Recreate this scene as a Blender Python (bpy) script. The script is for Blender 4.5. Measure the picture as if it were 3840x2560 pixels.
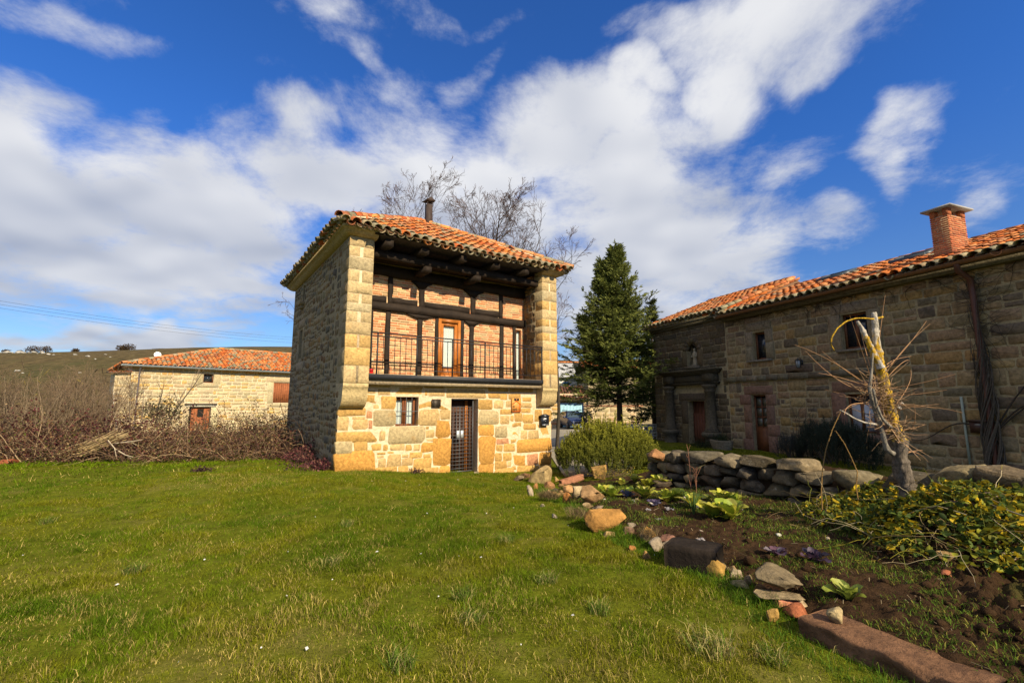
import bpy, math, random
import numpy as np
from mathutils import Vector, Matrix

for _o in list(bpy.data.objects):
    bpy.data.objects.remove(_o)
sc = bpy.context.scene
COL = sc.collection

# ------------------------------------------------------------------ camera
F = 1720.0; CX, CY = 1920.0, 1280.0; HZ = 1512.0          # focal length / centre / horizon in photo pixels
TH = math.atan((HZ - CY) / F)
EYE = np.array([0.0, 0.0, 1.65])
cam_d = bpy.data.cameras.new('camera'); cam = bpy.data.objects.new('camera', cam_d); COL.objects.link(cam)
cam_d.sensor_width = 36.0; cam_d.lens = F / 3840.0 * 36.0
cam_d.clip_start = 0.05; cam_d.clip_end = 3000.0
cam.location = EYE; cam.rotation_euler = (math.pi / 2 + TH, 0, 0)
sc.camera = cam
sc.view_settings.view_transform = 'Standard'; sc.view_settings.look = 'None'
sc.view_settings.gamma = 1.0; sc.view_settings.use_curve_mapping = False
sc.view_settings.exposure = 0.68

# ------------------------------------------------------------------ sun and sky
SUN_EL = math.radians(33.0); SUN_AZ = math.radians(38.5)    # azimuth from -Y towards +X
SUN = Vector((math.sin(SUN_AZ) * math.cos(SUN_EL), -math.cos(SUN_AZ) * math.cos(SUN_EL), math.sin(SUN_EL)))
sun_d = bpy.data.lights.new('sun', 'SUN'); sun_d.energy = 5.0; sun_d.angle = math.radians(0.53)
sun_d.color = (1.0, 0.86, 0.61)
sun = bpy.data.objects.new('sun', sun_d); COL.objects.link(sun)
sun.rotation_euler = (-SUN).to_track_quat('-Z', 'Y').to_euler(); sun.location = (8, -10, 14)

world = bpy.data.worlds.new('World'); sc.world = world; world.use_nodes = True
wn = world.node_tree; wn.nodes.clear()
def W(t, **k):
    n = wn.nodes.new(t)
    for a, b in k.items(): setattr(n, a, b)
    return n
def wl(a, b): wn.links.new(a, b)
def wmath(op, a, b=None, c=None, clamp=False):
    n = W('ShaderNodeMath', operation=op, use_clamp=clamp)
    for i, v in enumerate((a, b, c)):
        if v is None: continue
        if isinstance(v, (int, float)): n.inputs[i].default_value = v
        else: wl(v, n.inputs[i])
    return n.outputs[0]
def wvec(op, a, b=None):
    n = W('ShaderNodeVectorMath', operation=op)
    for i, v in enumerate((a, b)):
        if v is None: continue
        if isinstance(v, (tuple, list)): n.inputs[i].default_value = v
        else: wl(v, n.inputs[i])
    return n
def wmix(f, a, b):
    n = W('ShaderNodeMix', data_type='RGBA'); n.clamp_factor = True
    for s, v in ((n.inputs[0], f), (n.inputs[6], a), (n.inputs[7], b)):
        if isinstance(v, (int, float)): s.default_value = v
        elif isinstance(v, tuple): s.default_value = (*v, 1)
        else: wl(v, s)
    return n.outputs[2]
SKY_K = 0.1
sky = W('ShaderNodeTexSky', sky_type='NISHITA', sun_disc=False)
sky.sun_elevation = SUN_EL; sky.sun_rotation = math.atan2(SUN.x, SUN.y)
sky.altitude = 900; sky.air_density = 1.0; sky.dust_density = 0.4; sky.ozone_density = 4.0
tc = W('ShaderNodeTexCoord'); sep = W('ShaderNodeSeparateXYZ'); wl(tc.outputs['Generated'], sep.inputs[0])
el = wmath('ARCSINE', sep.outputs[2]); azi = wmath('ARCTAN2', sep.outputs[0], sep.outputs[1])
ae = W('ShaderNodeCombineXYZ'); wl(azi, ae.inputs[0]); wl(el, ae.inputs[1])
den = wmath('ADD', wmath('MAXIMUM', sep.outputs[2], 0.0), 0.22)
pl = W('ShaderNodeCombineXYZ'); wl(wmath('DIVIDE', sep.outputs[0], den), pl.inputs[0]); wl(wmath('DIVIDE', sep.outputs[1], den), pl.inputs[1])
def wnoise(vec, scale, detail, rough, dist=0.0, w=0.0):
    n = W('ShaderNodeTexNoise'); n.noise_dimensions = '4D'; n.inputs['W'].default_value = w
    wl(vec, n.inputs['Vector']); n.inputs['Scale'].default_value = scale; n.inputs['Detail'].default_value = detail
    n.inputs['Roughness'].default_value = rough; n.inputs['Distortion'].default_value = dist
    return n
wob = wnoise(tc.outputs['Generated'], 3.2, 3, 0.5, w=3.3)
wv = wvec('SCALE', wvec('SUBTRACT', wob.outputs['Color'], (0.5, 0.5, 0.5)).outputs[0]); wv.inputs['Scale'].default_value = 0.42
aew = wvec('ADD', ae.outputs[0], wv.outputs[0]).outputs[0]
def pix_dir(px, py):
    u = (px - CX) / F; v = -(py - CY) / F
    d = np.array([u, math.cos(TH) - v * math.sin(TH), math.sin(TH) + v * math.cos(TH)])
    return d / np.linalg.norm(d)
def cloud_bank(x, y, rx, ry, rot, amp):
    d = pix_dir(x * 1.6327, y * 1.6327)
    dx = pix_dir((x + 40) * 1.6327, y * 1.6327); dy = pix_dir(x * 1.6327, (y - 40) * 1.6327)
    a0, e0 = math.atan2(d[0], d[1]), math.asin(d[2])
    sx = abs(math.atan2(dx[0], dx[1]) - a0) / 40; sy = abs(math.asin(dy[2]) - e0) / 40
    m = W('ShaderNodeMapping', vector_type='TEXTURE'); wl(aew, m.inputs['Vector'])
    m.inputs['Location'].default_value = (a0, e0, 0); m.inputs['Rotation'].default_value = (0, 0, math.radians(rot))
    m.inputs['Scale'].default_value = (rx * sx, ry * sy, 1)
    ln = wvec('LENGTH', m.outputs[0]).outputs['Value']
    mr = W('ShaderNodeMapRange', interpolation_type='SMOOTHSTEP'); wl(ln, mr.inputs['Value'])
    mr.inputs['From Min'].default_value = 1.45; mr.inputs['From Max'].default_value = 0.25
    mr.inputs['To Min'].default_value = 0.0; mr.inputs['To Max'].default_value = amp
    return mr.outputs[0]
# cloud banks: centre x, y, half-width, half-height (on the 2352 px wide view), rotation, strength
BANKS = [(40, 300, 250, 200, -22, 1.0), (170, 470, 420, 160, -8, 1.0), (480, 500, 360, 150, 0, 1.0), (760, 430, 250, 110, 3, 1.0),
         (330, 610, 520, 130, -5, 1.0), (1010, 410, 250, 180, -8, 1.0), (1300, 330, 290, 160, 0, 1.0), (1440, 250, 150, 110, 0, .95),
         (1420, 500, 300, 150, -12, 1.0), (1580, 560, 250, 130, -15, .95), (1400, 650, 320, 120, 0, .95), (1080, 560, 320, 130, 0, .95),
         (1700, 90, 340, 150, 0, 1.0), (1640, 210, 140, 110, 30, .9), (1830, 120, 240, 80, 15, .8), (2065, 285, 140, 115, 50, .72), (2020, 375, 95, 90, 0, .66),
         (820, 180, 100, 55, -20, .42), (700, 30, 90, 45, 0, .36), (220, 40, 210, 70, -15, .42), (390, 320, 90, 55, 0, .40), (580, 225, 55, 40, 0, .34),
         (1760, 400, 170, 75, 10, .52), (1870, 580, 120, 95, -20, .55), (330, 800, 460, 55, 0, .9), (600, 745, 170, 45, 0, .7), (1600, 720, 200, 80, 0, .7),
         (2330, 480, 110, 110, 0, .42), (1070, 150, 100, 50, 30, .36), (1020, 20, 190, 50, 0, .32), (1500, 60, 160, 80, 0, .5)]
acc = None
for bk in BANKS:
    o_ = cloud_bank(*bk); acc = o_ if acc is None else wmath('MAXIMUM', acc, o_)
# beyond the view the same broken cloud goes on
wide = wnoise(pl.outputs[0], 0.9, 3, 0.5, w=9.1)
inview = W('ShaderNodeMapRange', interpolation_type='SMOOTHSTEP'); wl(wmath('ABSOLUTE', azi), inview.inputs['Value'])
inview.inputs['From Min'].default_value = 0.86; inview.inputs['From Max'].default_value = 1.25
hi = W('ShaderNodeMapRange', interpolation_type='SMOOTHSTEP'); wl(el, hi.inputs['Value'])
hi.inputs['From Min'].default_value = 0.82; hi.inputs['From Max'].default_value = 1.05
outv = wmath('MAXIMUM', inview.outputs[0], hi.outputs[0])
wb = W('ShaderNodeMapRange'); wl(wide.outputs['Fac'], wb.inputs['Value']); wb.inputs['From Min'].default_value = 0.42; wb.inputs['From Max'].default_value = 0.62
mm = W('ShaderNodeMix', data_type='FLOAT'); wl(outv, mm.inputs[0]); wl(acc, mm.inputs[2]); wl(wb.outputs[0], mm.inputs[3])
fb = wnoise(pl.outputs[0], 3.0, 9, 0.68, 0.25, w=1.7)
nz = wmath('MULTIPLY', wmath('SUBTRACT', fb.outputs['Fac'], 0.5), 2.1)
dens = wmath('ADD', wmath('MULTIPLY', mm.outputs[0], 1.0), nz)
cov = W('ShaderNodeMapRange', interpolation_type='SMOOTHSTEP'); wl(dens, cov.inputs['Value'])
cov.inputs['From Min'].default_value = 0.15; cov.inputs['From Max'].default_value = 0.95
# brighter on the side towards the sun, greyer in the thick middle
off = wvec('ADD', pl.outputs[0], (SUN.x * 0.16, SUN.y * 0.16, 0.0)).outputs[0]
fb2 = wnoise(off, 2.4, 2, 0.5, 0.0, w=1.7)
fb3 = wnoise(pl.outputs[0], 2.4, 2, 0.5, 0.0, w=1.7)
lit = wmath('ADD', 0.54, wmath('MULTIPLY', wmath('SUBTRACT', fb3.outputs['Fac'], fb2.outputs['Fac']), 1.6))
big = wnoise(pl.outputs[0], 1.3, 3, 0.5, w=7.7)
lit = wmath('ADD', lit, wmath('MULTIPLY', wmath('SUBTRACT', big.outputs['Fac'], 0.5), 1.7))
lit = wmath('ADD', lit, wmath('MULTIPLY', wmath('SUBTRACT', el, 0.33), 0.9), clamp=True)
ccol = wmix(lit, (0.24 / SKY_K, 0.27 / SKY_K, 0.345 / SKY_K), (0.53 / SKY_K, 0.535 / SKY_K, 0.55 / SKY_K))
tint = W('ShaderNodeMix', data_type='RGBA', blend_type='MULTIPLY'); tint.inputs[0].default_value = 1.0
tb = W('ShaderNodeMapRange', interpolation_type='SMOOTHSTEP'); wl(el, tb.inputs['Value']); tb.inputs['From Min'].default_value = 0.0; tb.inputs['From Max'].default_value = 0.55
wl(sky.outputs[0], tint.inputs[6]); wl(wmix(tb.outputs[0], (0.56, 0.64, 0.72), (0.29, 0.65, 1.14)), tint.inputs[7])
finalc = wmix(wmath('MULTIPLY', cov.outputs[0], 0.96), tint.outputs[2], ccol)
bg = W('ShaderNodeBackground'); bg.inputs['Strength'].default_value = SKY_K; wl(finalc, bg.inputs['Color'])
wo = W('ShaderNodeOutputWorld'); wl(bg.outputs[0], wo.inputs[0])

# ------------------------------------------------------------------ photo pixel -> place
def ray(px, py):
    u = (px - CX) / F; v = -(py - CY) / F
    return np.array([u, math.cos(TH) - v * math.sin(TH), math.sin(TH) + v * math.cos(TH)])
def onz(px, py, z=0.0):
    d = ray(px, py); return EYE + (z - EYE[2]) / d[2] * d
def ondepth(px, py, Y):
    d = ray(px, py); return EYE + d * Y / d[1]
def onplane(px, py, p0, n):
    d = ray(px, py); return EYE + np.dot(np.array(p0) - EYE, n) / np.dot(d, n) * d
def smooth(t):
    t = np.clip(t, 0, 1); return t * t * (3 - 2 * t)
_PT = np.random.RandomState(7).rand(256, 256)
def vnoise(x, y):
    x = np.asarray(x, float); y = np.asarray(y, float)
    xi = np.floor(x).astype(int); yi = np.floor(y).astype(int); fx = smooth(x - xi); fy = smooth(y - yi)
    a = _PT[xi % 256, yi % 256]; b = _PT[(xi + 1) % 256, yi % 256]; c = _PT[xi % 256, (yi + 1) % 256]; d = _PT[(xi + 1) % 256, (yi + 1) % 256]
    return (a * (1 - fx) + b * fx) * (1 - fy) + (c * (1 - fx) + d * fx) * fy
def fbm(x, y, o=4):
    s = 0; a = .5; t = 0
    for i in range(o):
        s = s + a * vnoise(x * 2 ** i + 17 * i, y * 2 ** i + 31 * i); t += a; a *= .5
    return s / t

# ------------------------------------------------------------------ mesh helpers
class Geo:
    def __init__(s): s.V = []; s.Q = []; s.T = []; s.C = []; s.n = 0
    def add(s, v, quads=None, tris=None, col=(.5, .5, .5)):
        v = np.asarray(v, float).reshape(-1, 3); k = len(v); s.V.append(v)
        if quads is not None and len(quads): s.Q.append(np.asarray(quads, int).reshape(-1, 4) + s.n)
        if tris is not None and len(tris): s.T.append(np.asarray(tris, int).reshape(-1, 3) + s.n)
        c = np.asarray(col, float)
        s.C.append(np.tile(c[:3], (k, 1)) if c.ndim == 1 else c); s.n += k
        return s
    def merge(s, g):
        for v in g.V: s.V.append(v)
        s.Q += [q + s.n for q in g.Q]; s.T += [t + s.n for t in g.T]; s.C += g.C; s.n += g.n
    def mesh(s, name, smooth_=False, org=None):
        V = np.concatenate(s.V) if s.V else np.zeros((0, 3)); C = np.concatenate(s.C) if s.C else np.zeros((0, 3))
        if org is not None: V = V - np.asarray(org)
        Q = np.concatenate(s.Q) if s.Q else np.zeros((0, 4), int); T = np.concatenate(s.T) if s.T else np.zeros((0, 3), int)
        me = bpy.data.meshes.new(name)
        me.vertices.add(len(V)); me.vertices.foreach_set('co', V.astype(np.float32).ravel())
        me.loops.add(4 * len(Q) + 3 * len(T)); me.loops.foreach_set('vertex_index', np.concatenate([Q.ravel(), T.ravel()]).astype(np.int32))
        me.polygons.add(len(Q) + len(T))
        ls = np.concatenate([np.arange(len(Q)) * 4, 4 * len(Q) + np.arange(len(T)) * 3]).astype(np.int32)
        me.polygons.foreach_set('loop_start', ls)
        at = me.attributes.new('col', 'FLOAT_COLOR', 'POINT')
        at.data.foreach_set('color', np.hstack([C, np.ones((len(C), 1))]).astype(np.float32).ravel())
        if smooth_: me.polygons.foreach_set('use_smooth', np.ones(len(Q) + len(T), bool))
        me.update(calc_edges=True)
        return me
    def build(s, name, mat, parent=None, smooth_=False, org=None, kind=None):
        me = s.mesh(name, smooth_, org)
        me.materials.append(mat)
        o = bpy.data.objects.new(name, me); COL.objects.link(o)
        if org is not None: o.location = org
        if parent is not None: o.parent = parent
        if kind: o['kind'] = kind
        return o
def tag(o, label=None, cat=None, group=None, kind=None):
    for k, v in (('label', label), ('category', cat), ('group', group), ('kind', kind)):
        if v: o[k] = v
    return o
def empty(name, loc, rz=0.0, label=None, cat=None, group=None):
    o = bpy.data.objects.new(name, None); COL.objects.link(o); o.empty_display_size = .2
    o.location = loc; o.rotation_euler = (0, 0, rz)
    return tag(o, label, cat, group)
BQ = [(0, 3, 2, 1), (4, 5, 6, 7), (0, 1, 5, 4), (1, 2, 6, 5), (2, 3, 7, 6), (3, 0, 4, 7)]
def box(g, x0, x1, y0, y1, z0, z1, col=(.5, .5, .5), M=None):
    v = np.array([(x0, y0, z0), (x1, y0, z0), (x1, y1, z0), (x0, y1, z0), (x0, y0, z1), (x1, y0, z1), (x1, y1, z1), (x0, y1, z1)], float)
    if M is not None: v = v @ np.asarray(M)[:3, :3].T + np.asarray(M)[:3, 3]
    return g.add(v, BQ, col=col)
def beam(g, p, q, w, h, col=(.5, .5, .5), up=(0, 0, 1), jit=0.0, rng=None, seg=1):
    p = np.asarray(p, float); q = np.asarray(q, float); t = (q - p) / np.linalg.norm(q - p)
    s = np.cross(t, up); s /= np.linalg.norm(s); u = np.cross(s, t)
    rows = []
    for i in range(seg + 1):
        c = p + (q - p) * i / seg
        if jit and rng is not None: c = c + s * rng.uniform(-jit, jit) + u * rng.uniform(-jit, jit)
        ww = w * (1 + (rng.uniform(-.12, .12) if jit and rng is not None else 0)); hh = h * (1 + (rng.uniform(-.12, .12) if jit and rng is not None else 0))
        rows += [c - s * ww / 2 - u * hh / 2, c + s * ww / 2 - u * hh / 2, c + s * ww / 2 + u * hh / 2, c - s * ww / 2 + u * hh / 2]
    fs = [(0, 1, 2, 3)[::-1]]
    for i in range(seg):
        for k in range(4): fs.append((4 * i + k, 4 * i + (k + 1) % 4, 4 * i + 4 + (k + 1) % 4, 4 * i + 4 + k))
    e = 4 * seg; fs.append((e, e + 1, e + 2, e + 3))
    fs = [f[::-1] for f in fs]
    return g.add(np.array(rows), fs, col=col)
def tube(g, pts, rad, m=4, col=(.5, .5, .5), cap=False):
    P = np.asarray(pts, float); k = len(P)
    r = np.full(k, rad, float) if np.isscalar(rad) else np.asarray(rad, float)
    T = np.gradient(P, axis=0); T /= (np.linalg.norm(T, axis=1)[:, None] + 1e-9)
    ref = np.array([0, 0, 1.0]) if abs(T[:, 2]).mean() < .8 else np.array([1.0, .3, 0])
    A = np.cross(T, ref); A /= (np.linalg.norm(A, axis=1)[:, None] + 1e-9); B = np.cross(A, T)
    th = np.arange(m) * 2 * math.pi / m
    V = (P[:, None, :] + r[:, None, None] * (np.cos(th)[None, :, None] * A[:, None, :] + np.sin(th)[None, :, None] * B[:, None, :])).reshape(-1, 3)
    i = np.arange(k - 1)[:, None]; j = np.arange(m)[None, :]; j2 = (j + 1) % m
    Q = np.stack([i * m + j + 0 * i, i * m + m + j, i * m + m + j2, i * m + j2], -1).reshape(-1, 4)
    tr = None
    if cap:
        tr = [(0, a, a + 1) for a in range(1, m - 1)] + [((k - 1) * m, (k - 1) * m + a + 1, (k - 1) * m + a) for a in range(1, m - 1)]
    c = np.asarray(col, float)
    if c.ndim == 2 and len(c) == k: c = np.repeat(c, m, axis=0)
    return g.add(V, Q, tr, c)
def lathe(g, prof, cx, cy, m=12, col=(.5, .5, .5), z0=0.0, half=None):
    P = np.array(prof, float); k = len(P); th = np.arange(m) * 2 * math.pi / m
    V = np.stack([cx + P[:, 0, None] * np.cos(th), cy + P[:, 0, None] * np.sin(th), z0 + P[:, 1, None] + 0 * th], -1).reshape(-1, 3)
    Q = [(i * m + j, i * m + (j + 1) % m, (i + 1) * m + (j + 1) % m, (i + 1) * m + j) for i in range(k - 1) for j in range(m)]
    T = [(0, a + 1, a) for a in range(1, m - 1)] + [((k - 1) * m, (k - 1) * m + a, (k - 1) * m + a + 1) for a in range(1, m - 1)]
    return g.add(V, Q, T, col)
def prism(g, poly, frame, n0, n1, col):
    """polygon (u,z) counter-clockwise from outside, between inward depths n0 (front) and n1 (back)"""
    k = len(poly); O, U, N = frame
    f = [O + U * u + N * n0 + np.array([0, 0, z]) for u, z in poly]; b = [O + U * u + N * n1 + np.array([0, 0, z]) for u, z in poly]
    Q = [(k + i, k + (i + 1) % k, (i + 1) % k, i) for i in range(k)]
    T = [(0, i, i + 1) for i in range(1, k - 1)] + [(k, k + i + 1, k + i) for i in range(1, k - 1)]
    return g.add(f + b, Q, T, col)

# ------------------------------------------------------------------ materials
def mat(name, color=None, rough=.9, nscale=6.0, namt=.35, bump=.25, bscale=45.0, spec=.25, stain=None, sscale=2.0, sthr=.6, swid=.15, metal=0.0, grain=None, trans=0.0, sstr=.8, emit=None):
    m = bpy.data.materials.new(name); m.use_nodes = True; nt = m.node_tree; nt.nodes.clear()
    N = lambda t, **k: [setattr(n, a, b) for n in [nt.nodes.new(t)] for a, b in k.items()] and nt.nodes[-1] or nt.nodes[-1]
    L = lambda a, b: nt.links.new(a, b)
    out = nt.nodes.new('ShaderNodeOutputMaterial'); bs = nt.nodes.new('ShaderNodeBsdfPrincipled'); 
    bs.inputs['Roughness'].default_value = rough; bs.inputs['Specular IOR Level'].default_value = spec; bs.inputs['Metallic'].default_value = metal
    geo = nt.nodes.new('ShaderNodeNewGeometry'); pos = geo.outputs['Position']
    if grain:
        mp = nt.nodes.new('ShaderNodeMapping'); tcx = nt.nodes.new('ShaderNodeTexCoord'); L(tcx.outputs['Object'], mp.inputs[0]); mp.inputs['Scale'].default_value = grain; pos = mp.outputs[0]
    if color is None:
        a = nt.nodes.new('ShaderNodeAttribute'); a.attribute_name = 'col'; base = a.outputs['Color']
    else:
        a = nt.nodes.new('ShaderNodeRGB'); a.outputs[0].default_value = (*color, 1); base = a.outputs[0]
    n1 = nt.nodes.new('ShaderNodeTexNoise'); L(pos, n1.inputs['Vector']); n1.inputs['Scale'].default_value = nscale; n1.inputs['Detail'].default_value = 7; n1.inputs['Roughness'].default_value = .72
    mr = nt.nodes.new('ShaderNodeMapRange'); L(n1.outputs['Fac'], mr.inputs['Value']); mr.inputs['From Min'].default_value = .30; mr.inputs['From Max'].default_value = .70
    mr.inputs['To Min'].default_value = 1 - namt; mr.inputs['To Max'].default_value = 1 + namt
    mx = nt.nodes.new('ShaderNodeVectorMath'); mx.operation = 'SCALE'; L(base, mx.inputs[0]); L(mr.outputs[0], mx.inputs['Scale']); res = mx.outputs[0]
    if stain:
        for k, (scol, ss, th_) in enumerate(stain if isinstance(stain[0], (tuple, list)) and len(stain[0]) == 3 and isinstance(stain[0][0], (tuple, list)) else [(stain, sscale, sthr)]):
            n2 = nt.nodes.new('ShaderNodeTexNoise'); L(geo.outputs['Position'], n2.inputs['Vector']); n2.noise_dimensions = '4D'; n2.inputs['W'].default_value = 2.0 + k * 3.1
            n2.inputs['Scale'].default_value = ss; n2.inputs['Detail'].default_value = 8; n2.inputs['Roughness'].default_value = .7
            r2 = nt.nodes.new('ShaderNodeMapRange'); L(n2.outputs['Fac'], r2.inputs['Value']); r2.inputs['From Min'].default_value = th_; r2.inputs['From Max'].default_value = th_ + swid; r2.inputs['To Max'].default_value = sstr
            m2 = nt.nodes.new('ShaderNodeMix'); m2.data_type = 'RGBA'; L(r2.outputs[0], m2.inputs[0]); L(res, m2.inputs[6]); m2.inputs[7].default_value = (*scol, 1); res = m2.outputs[2]
    L(res, bs.inputs['Base Color'])
    if bump:
        n3 = nt.nodes.new('ShaderNodeTexNoise'); L(pos, n3.inputs['Vector']); n3.inputs['Scale'].default_value = bscale; n3.inputs['Detail'].default_value = 6; n3.inputs['Roughness'].default_value = .65
        bp = nt.nodes.new('ShaderNodeBump'); bp.inputs['Strength'].default_value = bump; bp.inputs['Distance'].default_value = .02; L(n3.outputs['Fac'], bp.inputs['Height']); L(bp.outputs[0], bs.inputs['Normal'])
    sh = bs.outputs[0]
    if trans:
        tr = nt.nodes.new('ShaderNodeBsdfTranslucent'); L(res, tr.inputs['Color']); ms = nt.nodes.new('ShaderNodeMixShader'); ms.inputs[0].default_value = trans
        L(bs.outputs[0], ms.inputs[1]); L(tr.outputs[0], ms.inputs[2]); sh = ms.outputs[0]
    L(sh, out.inputs[0])
    return m
M = {}
M['sandstone'] = mat('sandstone', None, .92, 16, .42, .9, 22, .12, stain=[((.40, .21, .06), 2.6, .54), ((.27, .18, .09), 4.5, .60), ((.42, .39, .31), 12.0, .66)], sstr=.5)
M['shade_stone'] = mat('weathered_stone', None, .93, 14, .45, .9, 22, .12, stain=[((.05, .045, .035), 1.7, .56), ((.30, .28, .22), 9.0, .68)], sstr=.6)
M['mortar'] = mat('mortar', (.60, .46, .30), .95, 14, .3, .9, 26, .1, stain=((.42, .27, .12)), sscale=3.0, sthr=.56)
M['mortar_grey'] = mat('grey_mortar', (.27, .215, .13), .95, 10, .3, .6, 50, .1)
M['mortar_dark'] = mat('old_mortar', (.31, .245, .14), .95, 8, .4, .6, 45, .1, stain=((.05, .045, .035)), sscale=1.5, sthr=.55)
M['brick'] = mat('brick', None, .9, 30, .3, .4, 80, .15)
M['timber'] = mat('old_timber', (.021, .013, .008), .8, 3, .5, .6, 14, .25, grain=(1, 1, 1))
M['wood'] = mat('varnished_wood', (.36, .12, .020), .45, 5, .35, .2, 30, .4)
M['dark_wood'] = mat('brown_wood', (.14, .05, .018), .55, 5, .35, .3, 30, .3)
M['iron'] = mat('black_iron', (.018, .018, .02), .5, 20, .3, .1, 60, .4)
M['grey_iron'] = mat('grey_iron', (.10, .10, .105), .5, 20, .3, .1, 60, .4, metal=.4)
M['tile'] = mat('clay_tile', None, .9, 18, .35, .35, 60, .15, stain=[((.28, .26, .19), 5.0, .62), ((.05, .04, .03), 8.0, .66)], sstr=.7)
M['curtain'] = mat('white_curtain', (.78, .78, .76), .9, 4, .05, 0)
M['glass'] = mat('dark_glass', (.02, .025, .03), .06, 2, .2, 0, spec=.6)
M['dark'] = mat('dark_interior', (.012, .01, .008), .95, 2, .2, 0)
# ------------------------------------------------------------------ lie of the land
def gz(x, y):
    x = np.asarray(x, float); y = np.asarray(y, float)
    z = -.36 * smooth((x + 4.2) / 5.6) * smooth((y - 6.5) / 5.5) * (1 - smooth((x - 2.0) / 2.4))
    z = z + .12 * smooth((-x - 2) / 2) * smooth((y - 7) / 3) * (1 - smooth((y - 14) / 6))
    z = z + .10 * smooth((x - 3) / 3)
    z = z - .75 * smooth((y - 17) / 26)
    z = z + .05 * (fbm(x * .5 + 40, y * .5 + 40, 3) - .5)
    far = smooth((y - 75) / 240)
    hgt = 40 + 7 * np.sin(x * .006 + 1.0) - smooth((x + 200) / 280) * 17 + 2.5 * (fbm(x * .02 + 90, y * .02 + 90, 3) - .5)
    z = z + far * hgt
    return z

# ------------------------------------------------------------------ masonry helpers
def FRAME(O, U, N): return (np.array(O, float), np.array(U, float), np.array(N, float))
FRONT = FRAME((0, 0, 0), (1, 0, 0), (0, 1, 0))
def stone_poly(x0, x1, z0, z1, rng, jit=.12, rnd=.28):
    w, h = x1 - x0, z1 - z0; s = min(w, h)
    P = []
    cs = [(x0, z0, 1, 1), (x1, z0, -1, 1), (x1, z1, -1, -1), (x0, z1, 1, -1)]
    for i, (cx, cz, sx, sz) in enumerate(cs):
        c1 = s * rnd * rng.uniform(.4, 1.3); c2 = s * rnd * rng.uniform(.4, 1.3)
        a = (cx + sx * c1, cz); b = (cx, cz + sz * c2)
        pr = (b, a) if i in (0, 2) else (a, b)
        P += list(pr)
    return [(x + rng.uniform(-jit, jit) * s * .5, z + rng.uniform(-jit, jit) * s * .5) for x, z in P]
def piece(g, poly, frame, n0, depth, bev, puff, col, rng=None):
    O, U, N = frame; k = len(poly)
    P = np.array(poly); c = P.mean(0)
    ext = np.linalg.norm(P - c, axis=1)[:, None]
    ins = c + (P - c) * np.clip(1 - bev / np.maximum(ext, 1e-3), .3, 1)
    j = (lambda: rng.uniform(-.35, .35) * bev) if rng is not None else (lambda: 0)
    def pt(u, z, n): return O + U * u + N * n + np.array([0, 0, z])
    V = [pt(u, z, n0 + depth) for u, z in P] + [pt(u, z, n0 + bev * .8) for u, z in P] + [pt(u, z, n0 + j()) for u, z in ins] + [pt(c[0], c[1], n0 - puff)]
    Q = [(i, (i + 1) % k, k + (i + 1) % k, k + i) for i in range(k)] + [(k + i, k + (i + 1) % k, 2 * k + (i + 1) % k, 2 * k + i) for i in range(k)]
    T = [(2 * k + i, 2 * k + (i + 1) % k, 3 * k) for i in range(k)]
    return g.add(V, Q, T, col)
def trim(r, holes, mn):
    x0, x1, z0, z1 = r
    for (a0, a1, b0, b1) in holes:
        if x1 > a0 and x0 < a1 and z1 > b0 and z0 < b1:
            opts = [(x0, min(x1, a0), z0, z1), (max(x0, a1), x1, z0, z1), (x0, x1, z0, min(z1, b0)), (x0, x1, max(z0, b1), z1)]
            opts = [o for o in opts if o[1] - o[0] > mn and o[3] - o[2] > mn]
            if not opts: return None
            x0, x1, z0, z1 = max(opts, key=lambda o: (o[1] - o[0]) * (o[3] - o[2]))
    return (x0, x1, z0, z1)
def rubble(u0, u1, z0, z1, hr, wr, joint, rng, holes=(), split=.15, wave=.02):
    """irregular courses of stones as rectangles with a wave offset"""
    out = []; z = z0; k = 0
    while z < z1 - .03:
        h = min(rng.uniform(*hr), z1 - z)
        if z1 - z - h < hr[0] * .6: h = z1 - z
        u = u0 + (rng.uniform(-wr[1] * .5, 0) if k else 0); k += 1; ph = rng.uniform(0, 9)
        while u < u1:
            w = rng.uniform(*wr) * (1.0 if rng.random() > .15 else 1.5)
            a, b = max(u, u0), min(u + w, u1); u += w
            if b - a < wr[0] * .45: continue
            rs = [(a, b, z, z + h)]
            if rng.random() < split and h > hr[0] * 1.15:
                m = z + h * rng.uniform(.4, .6); rs = [(a, b, z, m), (a, b, m, z + h)]
                if rng.random() < .4:
                    mx_ = (a + b) / 2; rs = [(a, b, z, m), (a, mx_, m, z + h), (mx_, b, m, z + h)]
            for r in rs:
                r = trim(r, holes, .05)
                if r is None: continue
                x0, x1, y0, y1 = r
                j = joint * rng.uniform(.35, .7)
                if x1 - x0 < 2.5 * j or y1 - y0 < 2.5 * j: continue
                dz = wave * math.sin((x0 + x1) * 1.3 + ph) + wave * .5 * math.sin((x0 + x1) * 3.1 + ph * 2)
                out.append((x0 + j, x1 - j, y0 + j + dz, y1 - j + dz))
        z += h
    return out
def pick(rng, pal, var=.14):
    c = np.array(pal[rng.randrange(len(pal))]); return np.clip(c * (1 + rng.uniform(-var, var)) * (1 + np.array([rng.uniform(-.04, .04) for _ in range(3)])), 0, 1)
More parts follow.
